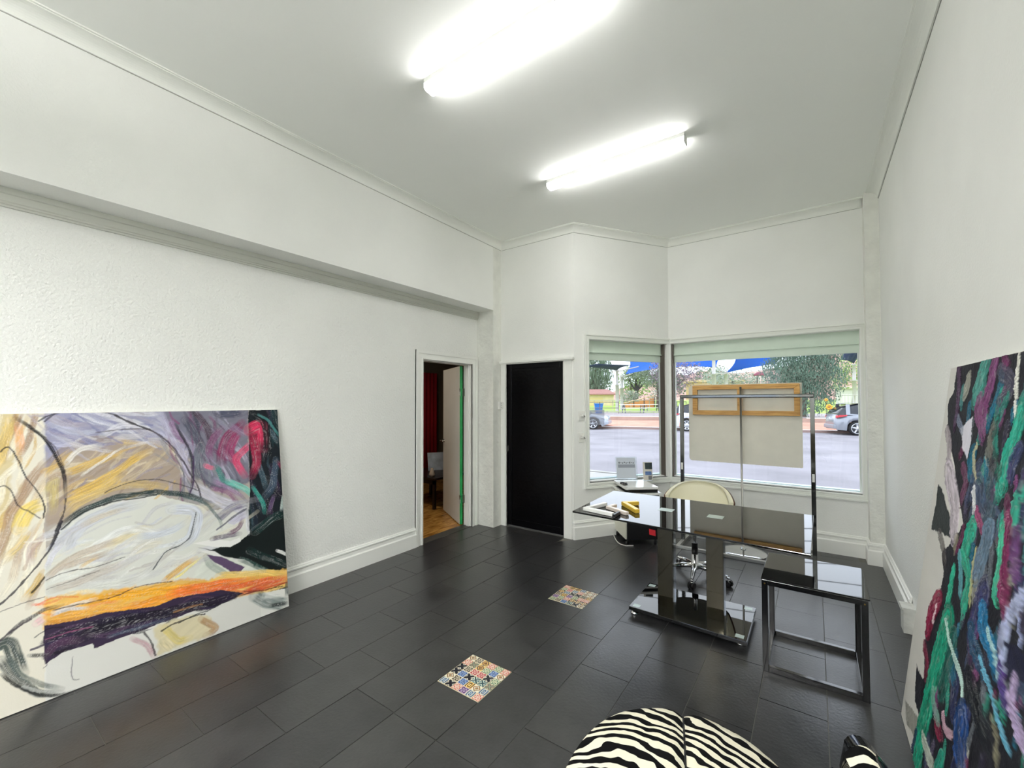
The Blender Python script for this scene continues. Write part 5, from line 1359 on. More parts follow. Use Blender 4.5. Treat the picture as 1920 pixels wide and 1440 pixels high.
('s',[(877,520),(941,605),(1023,630),(1084,684),(1115,819)],7,(50,54,62),0.85),
('s',[(456,443),(612,425),(704,425),(817,448),(968,415)],5,(60,44,44),0.85),
('s',[(1001,157),(1217,179),(1432,194),(1649,163)],6,(28,34,36),0.9),
('s',[(914,146),(985,163),(1144,157)],9,(20,20,24),0.85),
('s',[(1382,212),(1537,179),(1697,187)],9,(110,40,30),0.8),
('s',[(530,179),(529,68),(553,48)],4,(90,88,96),0.8),
('s',[(422,230),(433,178),(421,168)],5,(60,52,66),0.7),
('s',[(1197,625),(1282,619),(1370,612)],37,(76,60,90),0.8),
('s',[(1302,630),(1362,658),(1395,716)],35,(92,40,80),0.8),
('s',[(1227,680),(1316,733),(1419,777)],13,(60,56,84),0.8),
('s',[(1428,753),(1431,597)],27,(206,208,214),0.8),
]
RIGHT_STROKES=[('p',[(2980,1761),(1511,1696),(1267,896),(2737,-291),(2990,11)],0,(210,208,202),1),
('p',[(2750,1717),(1511,1696),(1267,896),(2399,-18),(2561,8),(2556,95),(2547,199),(2642,194),(2692,338),(2556,350),(2602,490),(2626,526),(2641,643),(2503,752),(2491,858),(2559,912),(2454,999),(2340,1094),(2454,1198),(2565,1284),(2616,1315),(2766,1454),(2815,1540),(2738,1606)],1,(26,27,34),1),
('s',[(2341,1360),(2346,1316),(2316,1277)],87,(24,96,120),0.8753865129263156),
('s',[(1650,863),(1654,836),(1651,813)],25,(38,140,120),0.6785158735835561),
('s',[(2362,208),(2361,146),(2340,98)],59,(58,70,96),0.6868922076232186),
('s',[(1524,872),(1516,836),(1518,794)],27,(90,96,104),0.7163795549555579),
('s',[(2189,1358),(2195,1322),(2224,1283)],55,(60,132,122),0.872661086824406),
('s',[(1647,1101),(1649,1057),(1648,1013)],30,(70,64,88),0.7354117181032611),
('s',[(2187,1380),(2168,1325),(2147,1272)],53,(24,96,120),0.7603865384638266),
('s',[(2021,1092),(2010,1034),(1994,977)],36,(90,96,104),0.7897994945373057),
('s',[(2080,1335),(2072,1284),(2067,1233)],49,(38,140,120),0.851827901739501),
('s',[(2047,763),(2076,700),(2082,647)],41,(58,70,96),0.7377056256510528),
('s',[(1945,1629),(1961,1577),(1990,1524)],42,(60,132,122),0.6968430793784479),
('s',[(2233,1249),(2242,1194),(2279,1131)],34,(58,70,96),0.7853188928769869),
('s',[(2009,526),(2023,482),(2017,452)],31,(40,46,84),0.6134391578766376),
('s',[(1837,1486),(1841,1455),(1828,1426)],28,(70,64,88),0.8749589418051769),
('s',[(2479,1542),(2470,1480),(2504,1415)],42,(24,96,120),0.7472002847105229),
('s',[(1695,1415),(1691,1395),(1696,1374)],42,(90,96,104),0.8962972153729083),
('s',[(2108,1058),(2095,1021),(2078,987)],39,(90,96,104),0.8667901249852112),
('s',[(1828,723),(1830,700),(1821,685)],32,(96,36,72),0.7251404148408238),
('s',[(2113,1350),(2118,1290),(2098,1234)],69,(90,96,104),0.7961920400058435),
('s',[(1664,865),(1661,833),(1647,808)],26,(40,46,84),0.6888614050825886),
('s',[(1668,1197),(1672,1169),(1666,1144)],30,(40,46,84),0.8768399888102305),
('s',[(2284,241),(2317,137),(2367,17)],44,(70,64,88),0.8696909165819268),
('s',[(1752,1534),(1747,1496),(1729,1459)],44,(44,40,60),0.741654981106135),
('s',[(1987,1188),(1986,1136),(1965,1090)],45,(38,140,120),0.7187349486571677),
('s',[(1940,736),(1918,718),(1920,686)],34,(90,96,104),0.7824833802818725),
('s',[(1781,767),(1797,708),(1812,649)],23,(60,132,122),0.808628092544869),
('s',[(2007,1547),(2028,1516),(2024,1486)],27,(24,96,120),0.8715107068655296),
('s',[(2076,1309),(2089,1282),(2099,1255)],38,(58,70,96),0.7165891868629319),
('s',[(1609,929),(1595,908),(1594,879)],29,(24,96,120),0.899875682817295),
('s',[(1780,1225),(1775,1193),(1787,1156)],35,(30,34,40),0.7267393338341396),
('s',[(2160,572),(2156,508),(2128,460)],82,(40,46,84),0.6775833238851943),
('s',[(2400,127),(2426,69),(2417,36)],49,(30,34,40),0.8358660684129298),
('s',[(1856,988),(1859,947),(1852,911)],31,(112,60,104),0.8957414273856934),
('s',[(1749,1003),(1736,969),(1739,928)],47,(44,40,60),0.6916951215343256),
('s',[(1619,811),(1624,771),(1617,738)],32,(90,96,104),0.7020131956039102),
('s',[(1842,1189),(1852,1143),(1852,1099)],38,(96,36,72),0.7727947439116871),
('s',[(1858,1281),(1847,1261),(1856,1237)],29,(40,46,84),0.7962757774559265),
('s',[(2097,1266),(2075,1247),(2079,1223)],28,(40,46,84),0.8421750399758571),
('s',[(2163,332),(2163,278),(2168,220)],37,(38,140,120),0.6516063175757737),
('s',[(1673,1187),(1675,1163),(1683,1136)],42,(44,40,60),0.6712300991197109),
('s',[(2126,1036),(2135,993),(2148,949)],73,(70,64,88),0.7518854440763444),
('s',[(1976,444),(1987,393),(1984,353)],72,(150,150,140),0.7683403721781669),
('s',[(1909,681),(1896,652),(1884,622)],61,(90,96,104),0.875989238949278),
('s',[(2028,914),(2032,887),(2019,866)],67,(44,40,60),0.8333756805947887),
('s',[(2260,1494),(2292,1456),(2299,1417)],60,(60,132,122),0.7573101265252806),
('s',[(2405,1475),(2418,1448),(2398,1422)],40,(90,96,104),0.6867169565179998),
('s',[(1666,756),(1663,716),(1676,663)],20,(24,96,120),0.7092925176630063),
('s',[(1848,1667),(1853,1645),(1846,1621)],37,(30,34,40),0.7522780203844633),
('s',[(2189,1180),(2192,1116),(2198,1050)],56,(70,64,88),0.6985266212454371),
('s',[(1972,1213),(1993,1187),(1988,1166)],35,(38,140,120),0.6470022107272586),
('s',[(1603,841),(1604,816),(1605,791)],24,(30,34,40),0.8989317560159364),
('s',[(1589,992),(1580,952),(1582,905)],22,(38,140,120),0.7424728690517998),
('s',[(1941,559),(1961,483),(1977,408)],30,(90,96,104),0.6636005004994624),
('s',[(1688,1079),(1696,1039),(1703,998)],33,(38,140,120),0.8674864573092049),
('s',[(1558,825),(1561,786),(1566,745)],40,(40,46,84),0.8784915694926171),
('s',[(2453,1442),(2467,1389),(2501,1333)],41,(96,36,72),0.8027880752191195),
('s',[(1876,1294),(1873,1270),(1870,1247)],23,(38,140,120),0.8531570484328149),
('s',[(1784,991),(1798,966),(1792,949)],51,(150,150,140),0.6434589636619589),
('s',[(1708,1301),(1722,1256),(1728,1213)],43,(90,96,104),0.7814418362139776),
('s',[(2168,1651),(2175,1589),(2207,1525)],53,(24,96,120),0.8072197443609139),
('s',[(1690,853),(1692,819),(1676,795)],47,(58,70,96),0.6994055668021367),
('s',[(1519,836),(1513,796),(1514,752)],21,(58,70,96),0.6838926840822099),
('s',[(2146,1581),(2152,1534),(2167,1486)],51,(38,140,120),0.8805694967203188),
('s',[(1748,828),(1767,772),(1776,722)],29,(90,96,104),0.7497725347377221),
('s',[(2185,1544),(2219,1501),(2231,1458)],43,(24,96,120),0.8529741639539421),
('s',[(1756,1547),(1754,1521),(1759,1494)],20,(90,96,104),0.8540369219934036),
('s',[(1872,1474),(1884,1453),(1881,1434)],30,(58,70,96),0.6104565372921472),
('s',[(2076,1272),(2089,1207),(2094,1143)],38,(112,60,104),0.8266282421685154),
('s',[(2542,1646),(2543,1611),(2586,1577)],74,(150,150,140),0.8763378642530997),
('s',[(1865,900),(1881,839),(1892,780)],58,(24,96,120),0.6971133545686184),
('s',[(1963,1161),(1980,1135),(1981,1112)],45,(96,36,72),0.6890029666683218),
('s',[(1719,1294),(1728,1245),(1732,1195)],19,(96,36,72),0.6571905054062278),
('s',[(1669,1320),(1667,1298),(1655,1277)],30,(24,96,120),0.7491993001278549),
('s',[(2262,1646),(2273,1591),(2257,1536)],79,(44,40,60),0.7391242176681134),
('s',[(1970,1252),(1954,1230),(1952,1205)],58,(96,36,72),0.6344706110593076),
('s',[(1922,1334),(1911,1283),(1924,1227)],24,(112,60,104),0.8505155182221591),
('s',[(2118,1377),(2127,1353),(2128,1330)],40,(44,40,60),0.6414745478815761),
('s',[(2390,1650),(2398,1612),(2391,1573)],65,(112,60,104),0.8189862177048584),
('s',[(1575,778),(1578,738),(1578,700)],31,(24,96,120),0.6096397397162342),
('s',[(1981,1500),(1974,1448),(1984,1395)],25,(90,96,104),0.7787030589492868),
('s',[(2182,264),(2208,183),(2200,127)],68,(38,140,120),0.812756690252654),
('s',[(1856,1620),(1848,1597),(1845,1574)],36,(30,34,40),0.8647357796116479),
('s',[(1875,1358),(1871,1312),(1879,1264)],23,(112,60,104),0.6863533614250481),
('s',[(2324,1087),(2332,1034),(2369,971)],38,(96,36,72),0.7300139479573017),
('s',[(2131,1589),(2111,1530),(2113,1472)],38,(112,60,104),0.6605838545752033),
('s',[(1530,819),(1524,777),(1504,745)],28,(24,96,120),0.7553010766023133),
('s',[(2227,1101),(2234,1046),(2251,986)],35,(150,150,140),0.618653910006114),
('s',[(1750,1522),(1766,1475),(1784,1427)],34,(90,96,104),0.6831252764156879),
('s',[(2227,858),(2191,818),(2188,765)],45,(60,132,122),0.8302992230780191),
('s',[(1943,1023),(1934,994),(1938,959)],43,(24,96,120),0.7371014339795199),
('s',[(1836,525),(1857,448),(1884,365)],27,(44,40,60),0.7673891490030975),
('s',[(2034,405),(2036,353),(2044,296)],76,(40,46,84),0.6485857560575771),
('s',[(1746,1500),(1752,1456),(1760,1410)],33,(58,70,96),0.7105410684504715),
('s',[(2017,838),(2039,769),(2052,702)],40,(112,60,104),0.7323791386838876),
('s',[(1978,435),(1951,410),(1948,367)],38,(96,36,72),0.8752167491141924),
('s',[(1835,1260),(1829,1229),(1843,1193)],50,(58,70,96),0.7523390988015641),
('s',[(2330,1198),(2334,1164),(2328,1131)],48,(70,64,88),0.8051455506770464),
('s',[(2346,1645),(2334,1604),(2352,1563)],47,(60,132,122),0.7039247036656822),
('s',[(2161,1567),(2156,1536),(2156,1505)],31,(70,64,88),0.6473013462567987),
('s',[(1891,1158),(1886,1112),(1862,1072)],31,(30,34,40),0.7313437806168341),
('s',[(1706,1312),(1708,1281),(1703,1252)],43,(150,150,140),0.6308736200589147),
('s',[(1552,801),(1558,750),(1570,693)],40,(150,150,140),0.710430136796534),
('s',[(1774,1429),(1781,1405),(1772,1383)],21,(24,96,120),0.8633440817370239),
('s',[(1750,999),(1745,974),(1739,950)],35,(70,64,88),0.7318922469419759),
('s',[(1780,1097),(1785,1059),(1804,1015)],49,(40,46,84),0.7408727173856335),
('s',[(2040,720),(2045,688),(2035,664)],70,(44,40,60),0.8374753634687863),
('s',[(1513,780),(1510,745),(1506,709)],16,(150,150,140),0.8391814328778968),
('s',[(1850,1185),(1864,1137),(1879,1087)],23,(30,34,40),0.8866147570751666),
('s',[(1998,567),(1998,542),(2013,507)],40,(40,46,84),0.8451297983408865),
('s',[(1767,751),(1768,721),(1750,703)],53,(38,140,120),0.8164416202974538),
('s',[(2108,833),(2085,785),(2068,735)],40,(96,36,72),0.6016292181319888),
('s',[(1820,1461),(1811,1436),(1802,1412)],35,(58,70,96),0.7721855954956667),
('s',[(1743,1060),(1735,1013),(1732,965)],20,(44,40,60),0.6753723113177778),
('s',[(1821,1566),(1819,1537),(1832,1508)],49,(38,140,120),0.6620615729211335),
('s',[(1992,1382),(1971,1350),(1969,1315)],25,(112,60,104),0.817644021449525),
('s',[(1682,819),(1681,787),(1696,744)],20,(112,60,104),0.6432917007087237),
('s',[(2057,1474),(2051,1420),(2065,1363)],47,(44,40,60),0.7297993367470964),
('s',[(2059,549),(2046,508),(2044,460)],54,(150,150,140),0.6859117890572296),
('s',[(1590,770),(1586,750),(1597,720)],24,(150,150,140),0.8325523638510397),
('s',[(2212,752),(2222,714),(2236,672)],36,(24,96,120),0.8229292632742965),
('s',[(2345,444),(2351,385),(2371,318)],43,(58,70,96),0.6793822128188046),
('s',[(1839,1456),(1837,1434),(1831,1412)],37,(60,132,122),0.6305984468735171),
('s',[(1748,1290),(1747,1248),(1755,1203)],25,(30,34,40),0.889219704072566),
('s',[(1850,1491),(1846,1461),(1829,1433)],50,(24,96,120),0.6968087400374442),
('s',[(1673,1053),(1667,1019),(1670,982)],32,(40,46,84),0.896860114291955),
('s',[(1605,694),(1608,671),(1604,654)],25,(38,140,120),0.8129050425979081),
('s',[(2026,1369),(2029,1309),(2041,1247)],63,(38,140,120),0.6806229279371296),
('s',[(2247,603),(2235,569),(2214,540)],49,(90,96,104),0.715179525647876),
('s',[(2165,1456),(2174,1407),(2161,1359)],73,(150,150,140),0.8009813803249959),
('s',[(2136,1293),(2161,1248),(2156,1207)],31,(24,96,120),0.6573521817017137),
('s',[(2341,424),(2320,384),(2322,329)],42,(112,60,104),0.7123265841265154),
('s',[(1932,824),(1925,774),(1914,726)],61,(44,40,60),0.6081084237729342),
('s',[(2199,642),(2203,595),(2183,562)],83,(24,96,120),0.708684983180948),
('s',[(2243,533),(2220,483),(2207,427)],49,(38,140,120),0.7479456059743872),
('s',[(1807,882),(1814,826),(1826,766)],30,(60,132,122),0.729355100706465),
('s',[(2252,1320),(2299,1251),(2317,1184)],82,(58,70,96),0.7667138579152908),
('s',[(1586,778),(1593,727),(1593,681)],42,(112,60,104),0.8651659325260165),
('s',[(2054,525),(2048,493),(2047,459)],41,(70,64,88),0.8569789750839005),
('s',[(2103,940),(2101,914),(2106,884)],72,(150,150,140),0.637169813303207),
('s',[(1754,1260),(1746,1227),(1752,1190)],26,(90,96,104),0.8553569700044593),
('s',[(2064,1021),(2054,987),(2053,951)],67,(90,96,104),0.7554244136786017),
('s',[(1637,1027),(1630,992),(1627,954)],41,(58,70,96),0.7596526610891741),
('s',[(1985,729),(1993,688),(1995,651)],49,(112,60,104),0.6660672319674603),
('s',[(1804,999),(1824,934),(1843,869)],53,(58,70,96),0.7955346608526132),
('s',[(1836,1108),(1837,1074),(1856,1033)],39,(150,150,140),0.6416604926165419),
('s',[(1876,689),(1873,662),(1876,630)],34,(38,140,120),0.6767924173823517),
('s',[(2192,845),(2173,810),(2186,761)],33,(44,40,60),0.7529493281123258),
('s',[(2184,1049),(2186,1009),(2178,972)],33,(24,96,120),0.8761852930474294),
('s',[(1860,903),(1844,864),(1840,820)],40,(70,64,88),0.8601289738404887),
('s',[(1611,896),(1605,852),(1609,801)],24,(112,60,104),0.6678495050665832),
('p',[(2776,1178),(2654,1142),(2535,1083),(2460,1009),(2779,958),(2777,1049)],1,(42,48,48),1),
('s',[(2638,981),(2540,943),(2489,896)],53,(70,66,66),0.8),
('p',[(2548,1439),(2490,1466),(2424,1495),(2397,1414),(2412,1330),(2483,1372)],0,(216,214,224),1),
('s',[(2764,1427),(2681,1367),(2663,1291)],64,(150,140,146),0.85),
('s',[(2643,1255),(2533,1183),(2470,1128),(2428,1030)],130,(182,172,182),0.9),
('s',[(2627,1485),(2512,1429)],43,(120,130,150),0.7),
('s',[(2443,1294),(2379,1245),(2406,1165)],60,(98,58,84),0.85),
('s',[(2350,1694),(2390,1637),(2423,1560)],111,(66,136,126),0.9),
('s',[(2601,1603),(2585,1529)],46,(58,120,118),0.8),
('s',[(2704,1694),(2638,1547),(2645,1434)],55,(78,54,82),0.8),
('s',[(2267,1699),(2265,1611),(2295,1523),(2265,1424)],81,(112,62,104),0.9),
('s',[(2178,1701),(2130,1664)],46,(104,48,88),0.8),
('s',[(2353,1560),(2369,1521),(2297,1475)],72,(122,74,112),0.8),
('s',[(2200,1659),(2062,1605),(2139,1550)],64,(66,64,82),0.8),
('s',[(2083,1569),(2123,1511),(2140,1443),(2100,1368)],40,(34,118,106),0.8),
('s',[(1961,1525),(1977,1454),(2012,1369),(2013,1286)],87,(38,150,128),0.95),
('s',[(1866,1312),(1895,1255),(1893,1182)],64,(44,146,124),0.9),
('s',[(1928,1414),(1963,1366),(1964,1313)],57,(50,58,92),0.85),
('s',[(1829,1440),(1872,1353),(1879,1292)],52,(44,50,80),0.8),
('s',[(2054,1700),(2034,1622),(2004,1506)],26,(226,226,216),0.9),
('s',[(2311,1399),(2313,1333),(2248,1267)],22,(190,186,150),0.7),
('s',[(2223,1250),(2161,1184),(2025,1166)],134,(62,74,96),0.8),
('s',[(2129,1276),(2072,1213),(2115,1119)],77,(48,70,78),0.7),
('s',[(2269,1242),(2234,1152)],45,(214,216,218),0.9),
('s',[(2201,1170),(2115,1119)],47,(146,62,102),0.85),
('s',[(2220,1107),(2250,1061),(2268,990)],107,(34,150,124),0.9),
('s',[(2068,1141),(2084,1052),(2119,964)],103,(96,120,140),0.75),
('s',[(2386,1030),(2394,968)],47,(150,145,120),0.5),
('s',[(1928,1199),(1920,1125),(1889,1024),(1842,954)],83,(112,36,78),0.95),
('s',[(1857,1187),(1840,1106),(1804,1055)],61,(96,60,108),0.85),
('s',[(1964,1172),(1945,1072),(1943,981),(1918,954)],50,(60,166,134),0.9),
('s',[(2289,995),(2189,940),(2195,812)],65,(44,150,124),0.9),
('s',[(2158,1045),(2151,932),(2144,850)],25,(190,190,140),0.6),
('s',[(2317,975),(2265,912),(2257,860)],50,(96,170,180),0.7),
('s',[(2359,903),(2376,777),(2378,662)],56,(40,160,130),0.9),
('s',[(2339,710),(2386,553),(2425,368),(2467,171),(2471,20)],169,(22,136,108),0.97),
('s',[(2247,694),(2262,572),(2293,435)],102,(26,84,76),0.8),
('s',[(2497,741),(2563,655),(2587,558)],112,(120,28,58),0.95),
('s',[(2509,698),(2530,624)],25,(230,210,214),0.7),
('s',[(2613,484),(2527,441),(2527,374)],57,(104,30,54),0.85),
('s',[(2356,702),(2290,662),(2174,630),(2105,603),(2065,558)],32,(186,214,206),0.85),
('s',[(2023,950),(2055,862),(2088,770)],114,(50,52,92),0.8),
('s',[(2010,892),(1985,839),(1899,824),(1847,779)],75,(24,104,146),0.9),
('s',[(2085,798),(2018,754),(1933,726)],79,(24,66,92),0.85),
('s',[(1951,855),(1859,818),(1827,772)],23,(168,206,206),0.8),
('s',[(1971,749),(1864,719),(1770,667),(1685,642)],27,(104,176,206),0.8),
('s',[(1830,833),(1792,771),(1741,729)],53,(76,48,122),0.9),
('s',[(1738,1060),(1814,953),(1825,875),(1814,823)],60,(164,172,206),0.85),
('s',[(1762,977),(1726,912)],21,(150,160,200),0.8),
('p',[(1805,880),(1726,912),(1652,864),(1750,799),(1798,824)],1,(24,26,48),0.95),
('s',[(1720,825),(1724,761),(1659,722),(1606,701)],54,(178,160,198),0.85),
('s',[(2038,507),(2035,435),(1992,384)],149,(18,56,110),0.9),
('s',[(1821,651),(1772,621),(1758,562)],36,(150,146,120),0.5),
('s',[(2292,315),(2223,315)],75,(120,30,60),0.8),
('s',[(2231,403),(2191,372),(2105,397)],37,(196,160,176),0.8),
('s',[(2387,390),(2341,356),(2264,346)],59,(120,160,150),0.6),
('s',[(2425,173),(2326,168),(2249,164)],61,(176,184,172),0.85),
('p',[(2818,101),(2615,155),(2540,189),(2554,69),(2749,38)],1,(120,120,112),0.8),
('s',[(2530,127),(2556,25)],49,(20,40,70),0.9),
('s',[(2056,1326),(2189,1409),(2137,1482)],75,(30,30,30),0.6),
('s',[(2040,641),(1932,606),(1837,576)],118,(20,26,32),0.8),
('s',[(1791,1244),(1765,1131),(1666,1012)],71,(60,120,120),0.8),
('s',[(1828,1559),(1783,1366),(1683,1232)],94,(70,60,110),0.8),
('s',[(1644,1170),(1619,996),(1534,826)],94,(40,110,120),0.7),
]
hL = math.hypot(.208, 1.49); uL = (-.208/hL, 0, 1.49/hL); nL = (1.49/hL, 0, .208/hL)
canvas('abstract_painting', 'large pale abstract canvas with orange and violet strokes leaning on the left wall', (-3.27, 0, .004), (0, 1, 0), uL, nL, (.22, 1.682, -.35), hL-.002, .0036, LEFT_STROKES, .022, attr_mat('left_canvas_paint', .9, .15), False, (-3.27, .7, 0))
hR = math.hypot(.186, 1.70); uR = (.186/hR, -.06, 1.70/hR); nR = (-1.70/hR, 0, .186/hR)
canvas('abstract_painting', 'thickly painted dark teal and purple canvas leaning on the right wall', (.33, 0, .004), (0, 1, 0), uR, nR, (1.9, 2.852, 1.35), hR-.006, .0034, RIGHT_STROKES, .012, attr_mat('right_canvas_paint', .75, .2), True, (.33, 2.2, 0))
# ================================================================ next room behind the white door
rw = mat('brown_grey_wall', (118, 108, 94), .85)
xa, xb, ya, yb, zh = -6.3, XL2-.12, 1.6, 7.2, 2.7
nb = MB().box(xa-.1, xa, ya, yb, 0, zh).box(xa, xb, ya-.1, ya, 0, zh).box(xa, XL2-.121, yb, yb+.1, 0, zh).box(xb, xb+.1, YD+.2, yb, 0, zh).box(xa, XL2-.121, ya, yb, zh, zh+.1)
struct(nb.build('wall_next_room', rw))
nf = srt('floor_next_room', (0, 0, 0))
woodm = []
for i in range(3):
    m = bpy.data.materials.new('honey_floorboard_' + 'abc'[i]); m.use_nodes = True; n = m.node_tree; p = n.nodes['Principled BSDF']
    t = n.nodes.new('ShaderNodeTexCoord'); mp = n.nodes.new('ShaderNodeMapping'); mp.inputs['Scale'].default_value = (14, 2.2, 1); q = n.nodes.new('ShaderNodeTexNoise'); q.inputs['Scale'].default_value = 2+i*.4; q.inputs['Detail'].default_value = 5
    r = n.nodes.new('ShaderNodeValToRGB'); r.color_ramp.elements[0].color = sc((128, 82, 28)); r.color_ramp.elements[1].color = sc((214, 160, 84)); r.color_ramp.elements[0].position = .32; r.color_ramp.elements[1].position = .66
    n.links.new(t.outputs['Object'], mp.inputs[0]); n.links.new(mp.outputs[0], q.inputs['Vector']); n.links.new(q.outputs['Fac'], r.inputs[0]); n.links.new(r.outputs[0], p.inputs['Base Color']); p.inputs['Roughness'].default_value = .22; woodm.append(m)
for i in range(26):
    x0 = XL2 - .131 - .105*i; y = ya - random.uniform(0, .9)
    while y < yb:
        y2 = min(yb, y+1.3); MB().box(x0-.1035, x0, max(y, ya)+.001, y2-.001, -.03, -.001).build('floorboard', random.choice(woodm), nf); y = y2
rc = MB(); rc.grid(lambda u, v: (xa+.05+.012*math.sin(u*40), 5.55+.62*u, .25+1.88*v), 40, 2); red = rc.build('red_curtain', mat('dark_red_cloth', (176, 14, 34), .8)); red.modifiers.new('thickness', 'SOLIDIFY').thickness = .01
tag(red, 'dark red hanging cloth on the far wall seen through the open door', 'curtain')
lt = thing('low_table', 'dark low table in the next room behind the open door', 'table', (-4.9, 4.75, 0))
dkw = mat('dark_wood', (34, 22, 18), .35)
MB().box(-5.3, -4.45, 4.35, 5.1, .42, .45).build('table_top', dkw, lt)
for x in (-5.26, -4.49):
    for y in (4.39, 5.06): MB().box(x-.02, x+.02, y-.02, y+.02, 0, .42).build('leg', dkw, lt)
MB().box(-5.28, -4.47, 4.37, 4.40, .36, .42).build('rail', dkw, lt)
pr_ = thing('canvas_print', 'pale blue grey sheet propped on the low table in the next room', 'print', (-4.95, 5.0, .45))
MB().obox((-5.05, 4.80, .452), (.16, .26, 0), (.01, -.006, 0), (-.04, .02, .28)).build('sheet', mat('pale_sheet', (190, 200, 212), .6, var=.25, vscale=9), pr_)
bxs = thing('vase', 'small pale vase on the low table in the next room', 'vase', (-4.62, 4.45, .45))
MB().lathe([(.03, 0), (.045, .03), (.03, .08), (.018, .1), (.024, .12)], (-4.62, 4.47, .451), 16).build('body', mat('pale_ceramic', (190, 170, 150), .3), bxs)
cl = thing('room_fill_lamp', 'added round fill lamp on the ceiling of the next room', 'lamp', (-4.8, 3.2, zh))  # lamp added out of view to brighten the next room
m = bpy.data.materials.new('warm_lit_glass'); m.use_nodes = True; n = m.node_tree; n.nodes['Principled BSDF'].inputs['Emission Color'].default_value = (1, .86, .7, 1); n.nodes['Principled BSDF'].inputs['Emission Strength'].default_value = 45
MB().lathe([(0, -.07), (.1, -.06), (.15, -.03), (.15, 0)], (-4.8, 3.2, zh), 24).build('shade', m, cl)

# ================================================================ street
SX = Vector((.968, .252, 0)); SN = Vector((-.252, .968, 0)); K0 = Vector((0, 27.2, 0))
def stp(a_, d, z): p_ = K0 + SX*a_ + SN*d; return (p_.x, p_.y, z)
asph = mat('asphalt', (135, 131, 136), .9, bump=.5, bscale=25, var=.22, vscale=.5, detail=12)
mb = MB(); mb.add([(-70, 9.0, -.1), (70, 9.0, -.1), stp(70, 0, -.1), stp(-72, 0, -.1)], [(0, 1, 2, 3)]); struct(mb.build('road', asph))
conc = mat('concrete', (168, 166, 162), .85, var=.1, vscale=1)
struct(MB().box(-40, 40, 5.62, 8.85, -.3, -.02).box(-40, 40, 8.85, 9.0, -.3, -.005).build('footpath', conc))
struct(MB().add([stp(-72, 0, -.1), stp(70, 0, -.1), stp(70, 0, .03), stp(-72, 0, .03), stp(70, .15, .03), stp(-72, .15, .03)], [(0, 1, 2, 3), (3, 2, 4, 5)]).build('kerb', mat('pink_kerb', (150, 126, 118), .85)))
dirt = mat('red_dirt', (196, 142, 122), .95, bump=.8, bscale=3, bdist=.1, var=.18, vscale=.8, detail=8)
def zt_(d):
    if d < 3.6: return .03 + .06*d
    if d < 4.2: return .25
    if d < 4.25: return .5
    if d < 12: return .52
    return .52 + (d-12)*.022
def strip(name, d0, d1, m_, nd=12, na=50, amp=.03):
    mb = MB(); mb.grid(lambda u, v: stp(-75+150*u, d0+(d1-d0)*v, zt_(d0+(d1-d0)*v) + (random.uniform(-amp, amp) if .01 < v < .99 else 0)), na, nd); return struct(mb.build(name, m_))
strip('verge', .15, 4.19, dirt, 10, 90)
struct(MB().add([stp(-75, 4.19, .2), stp(75, 4.19, .2), stp(75, 4.19, .5), stp(-75, 4.19, .5), stp(75, 4.45, .5), stp(-75, 4.45, .5)], [(0, 1, 2, 3), (3, 2, 4, 5)]).build('retaining_wall', mat('pinkish_concrete', (172, 148, 136), .85, var=.1, vscale=2)))
strip('park_path', 4.45, 14, mat('park_paving', (150, 140, 140), .9, var=.1, vscale=1), 4, 20, 0)
strip('lawn', 14, 70, mat('bright_grass', (150, 176, 78), .95, var=.15, vscale=.8), 10, 30, .02)
hillm = mat('red_rock_hill', (176, 140, 126), .95, bump=1, bscale=.4, bdist=1.5, var=.22, vscale=.12, detail=10)
mb = MB(); 
def hill(u, v):
    x = -140 + 240*u; y = 98 + 90*v; s_ = math.sin(math.pi*min(1, v*1.25)*.5)
    return (x, y + .25*x, .6 + s_*(9 + 5*math.sin(x*.045+1.4) + 2.2*math.sin(x*.13) + .8*math.sin(x*.41+y*.2)))
mb.grid(hill, 90, 24); struct(mb.build('hillside', hillm))

# trees
def leaf_mats(name, c, v_=.3): return mat(name, c, .8, var=v_, vscale=1.2)
bark = mat('tree_bark', (92, 78, 70), .9, var=.2, vscale=6)
def foliage(parent, blobs, n_, size, m_, droop=0, seed=1, name='foliage'):
    rs = random.Random(seed); mb = MB(); tot = sum(b_[3]*b_[4]*b_[5] for b_ in blobs)
    for (x, y, z, rx, ry, rz) in blobs:
        k = int(n_*rx*ry*rz/tot)
        for _ in range(k):
            a_ = rs.uniform(0, 2*math.pi); c_ = rs.uniform(-1, 1); q_ = rs.random()**.28; s2 = math.sqrt(1-c_*c_)
            bump_ = 1 + .16*math.sin(a_*5+c_*4) ; p_ = Vector((x+rx*q_*s2*math.cos(a_)*bump_, y+ry*q_*s2*math.sin(a_)*bump_, z+rz*q_*c_*bump_))
            t1 = Vector((rs.gauss(0, 1), rs.gauss(0, 1), rs.gauss(0, .6))).normalized(); t2 = Vector((rs.gauss(0, 1), rs.gauss(0, 1), rs.gauss(0, 1))).cross(t1).normalized()
            s_ = size*rs.uniform(.5, 1.3)
            if droop: t1 = Vector((rs.uniform(-.25, .25), rs.uniform(-.25, .25), -1)).normalized(); a1, a2 = t1*s_*droop, t2*s_*.35
            else: a1, a2 = t1*s_, t2*s_*.55
            mb.add([p_-a1*.5, p_+a2*.5, p_+a1*.5, p_-a2*.5], [(0, 1, 2, 3)])
    return mb.build(name, m_, parent, kind='stuff')
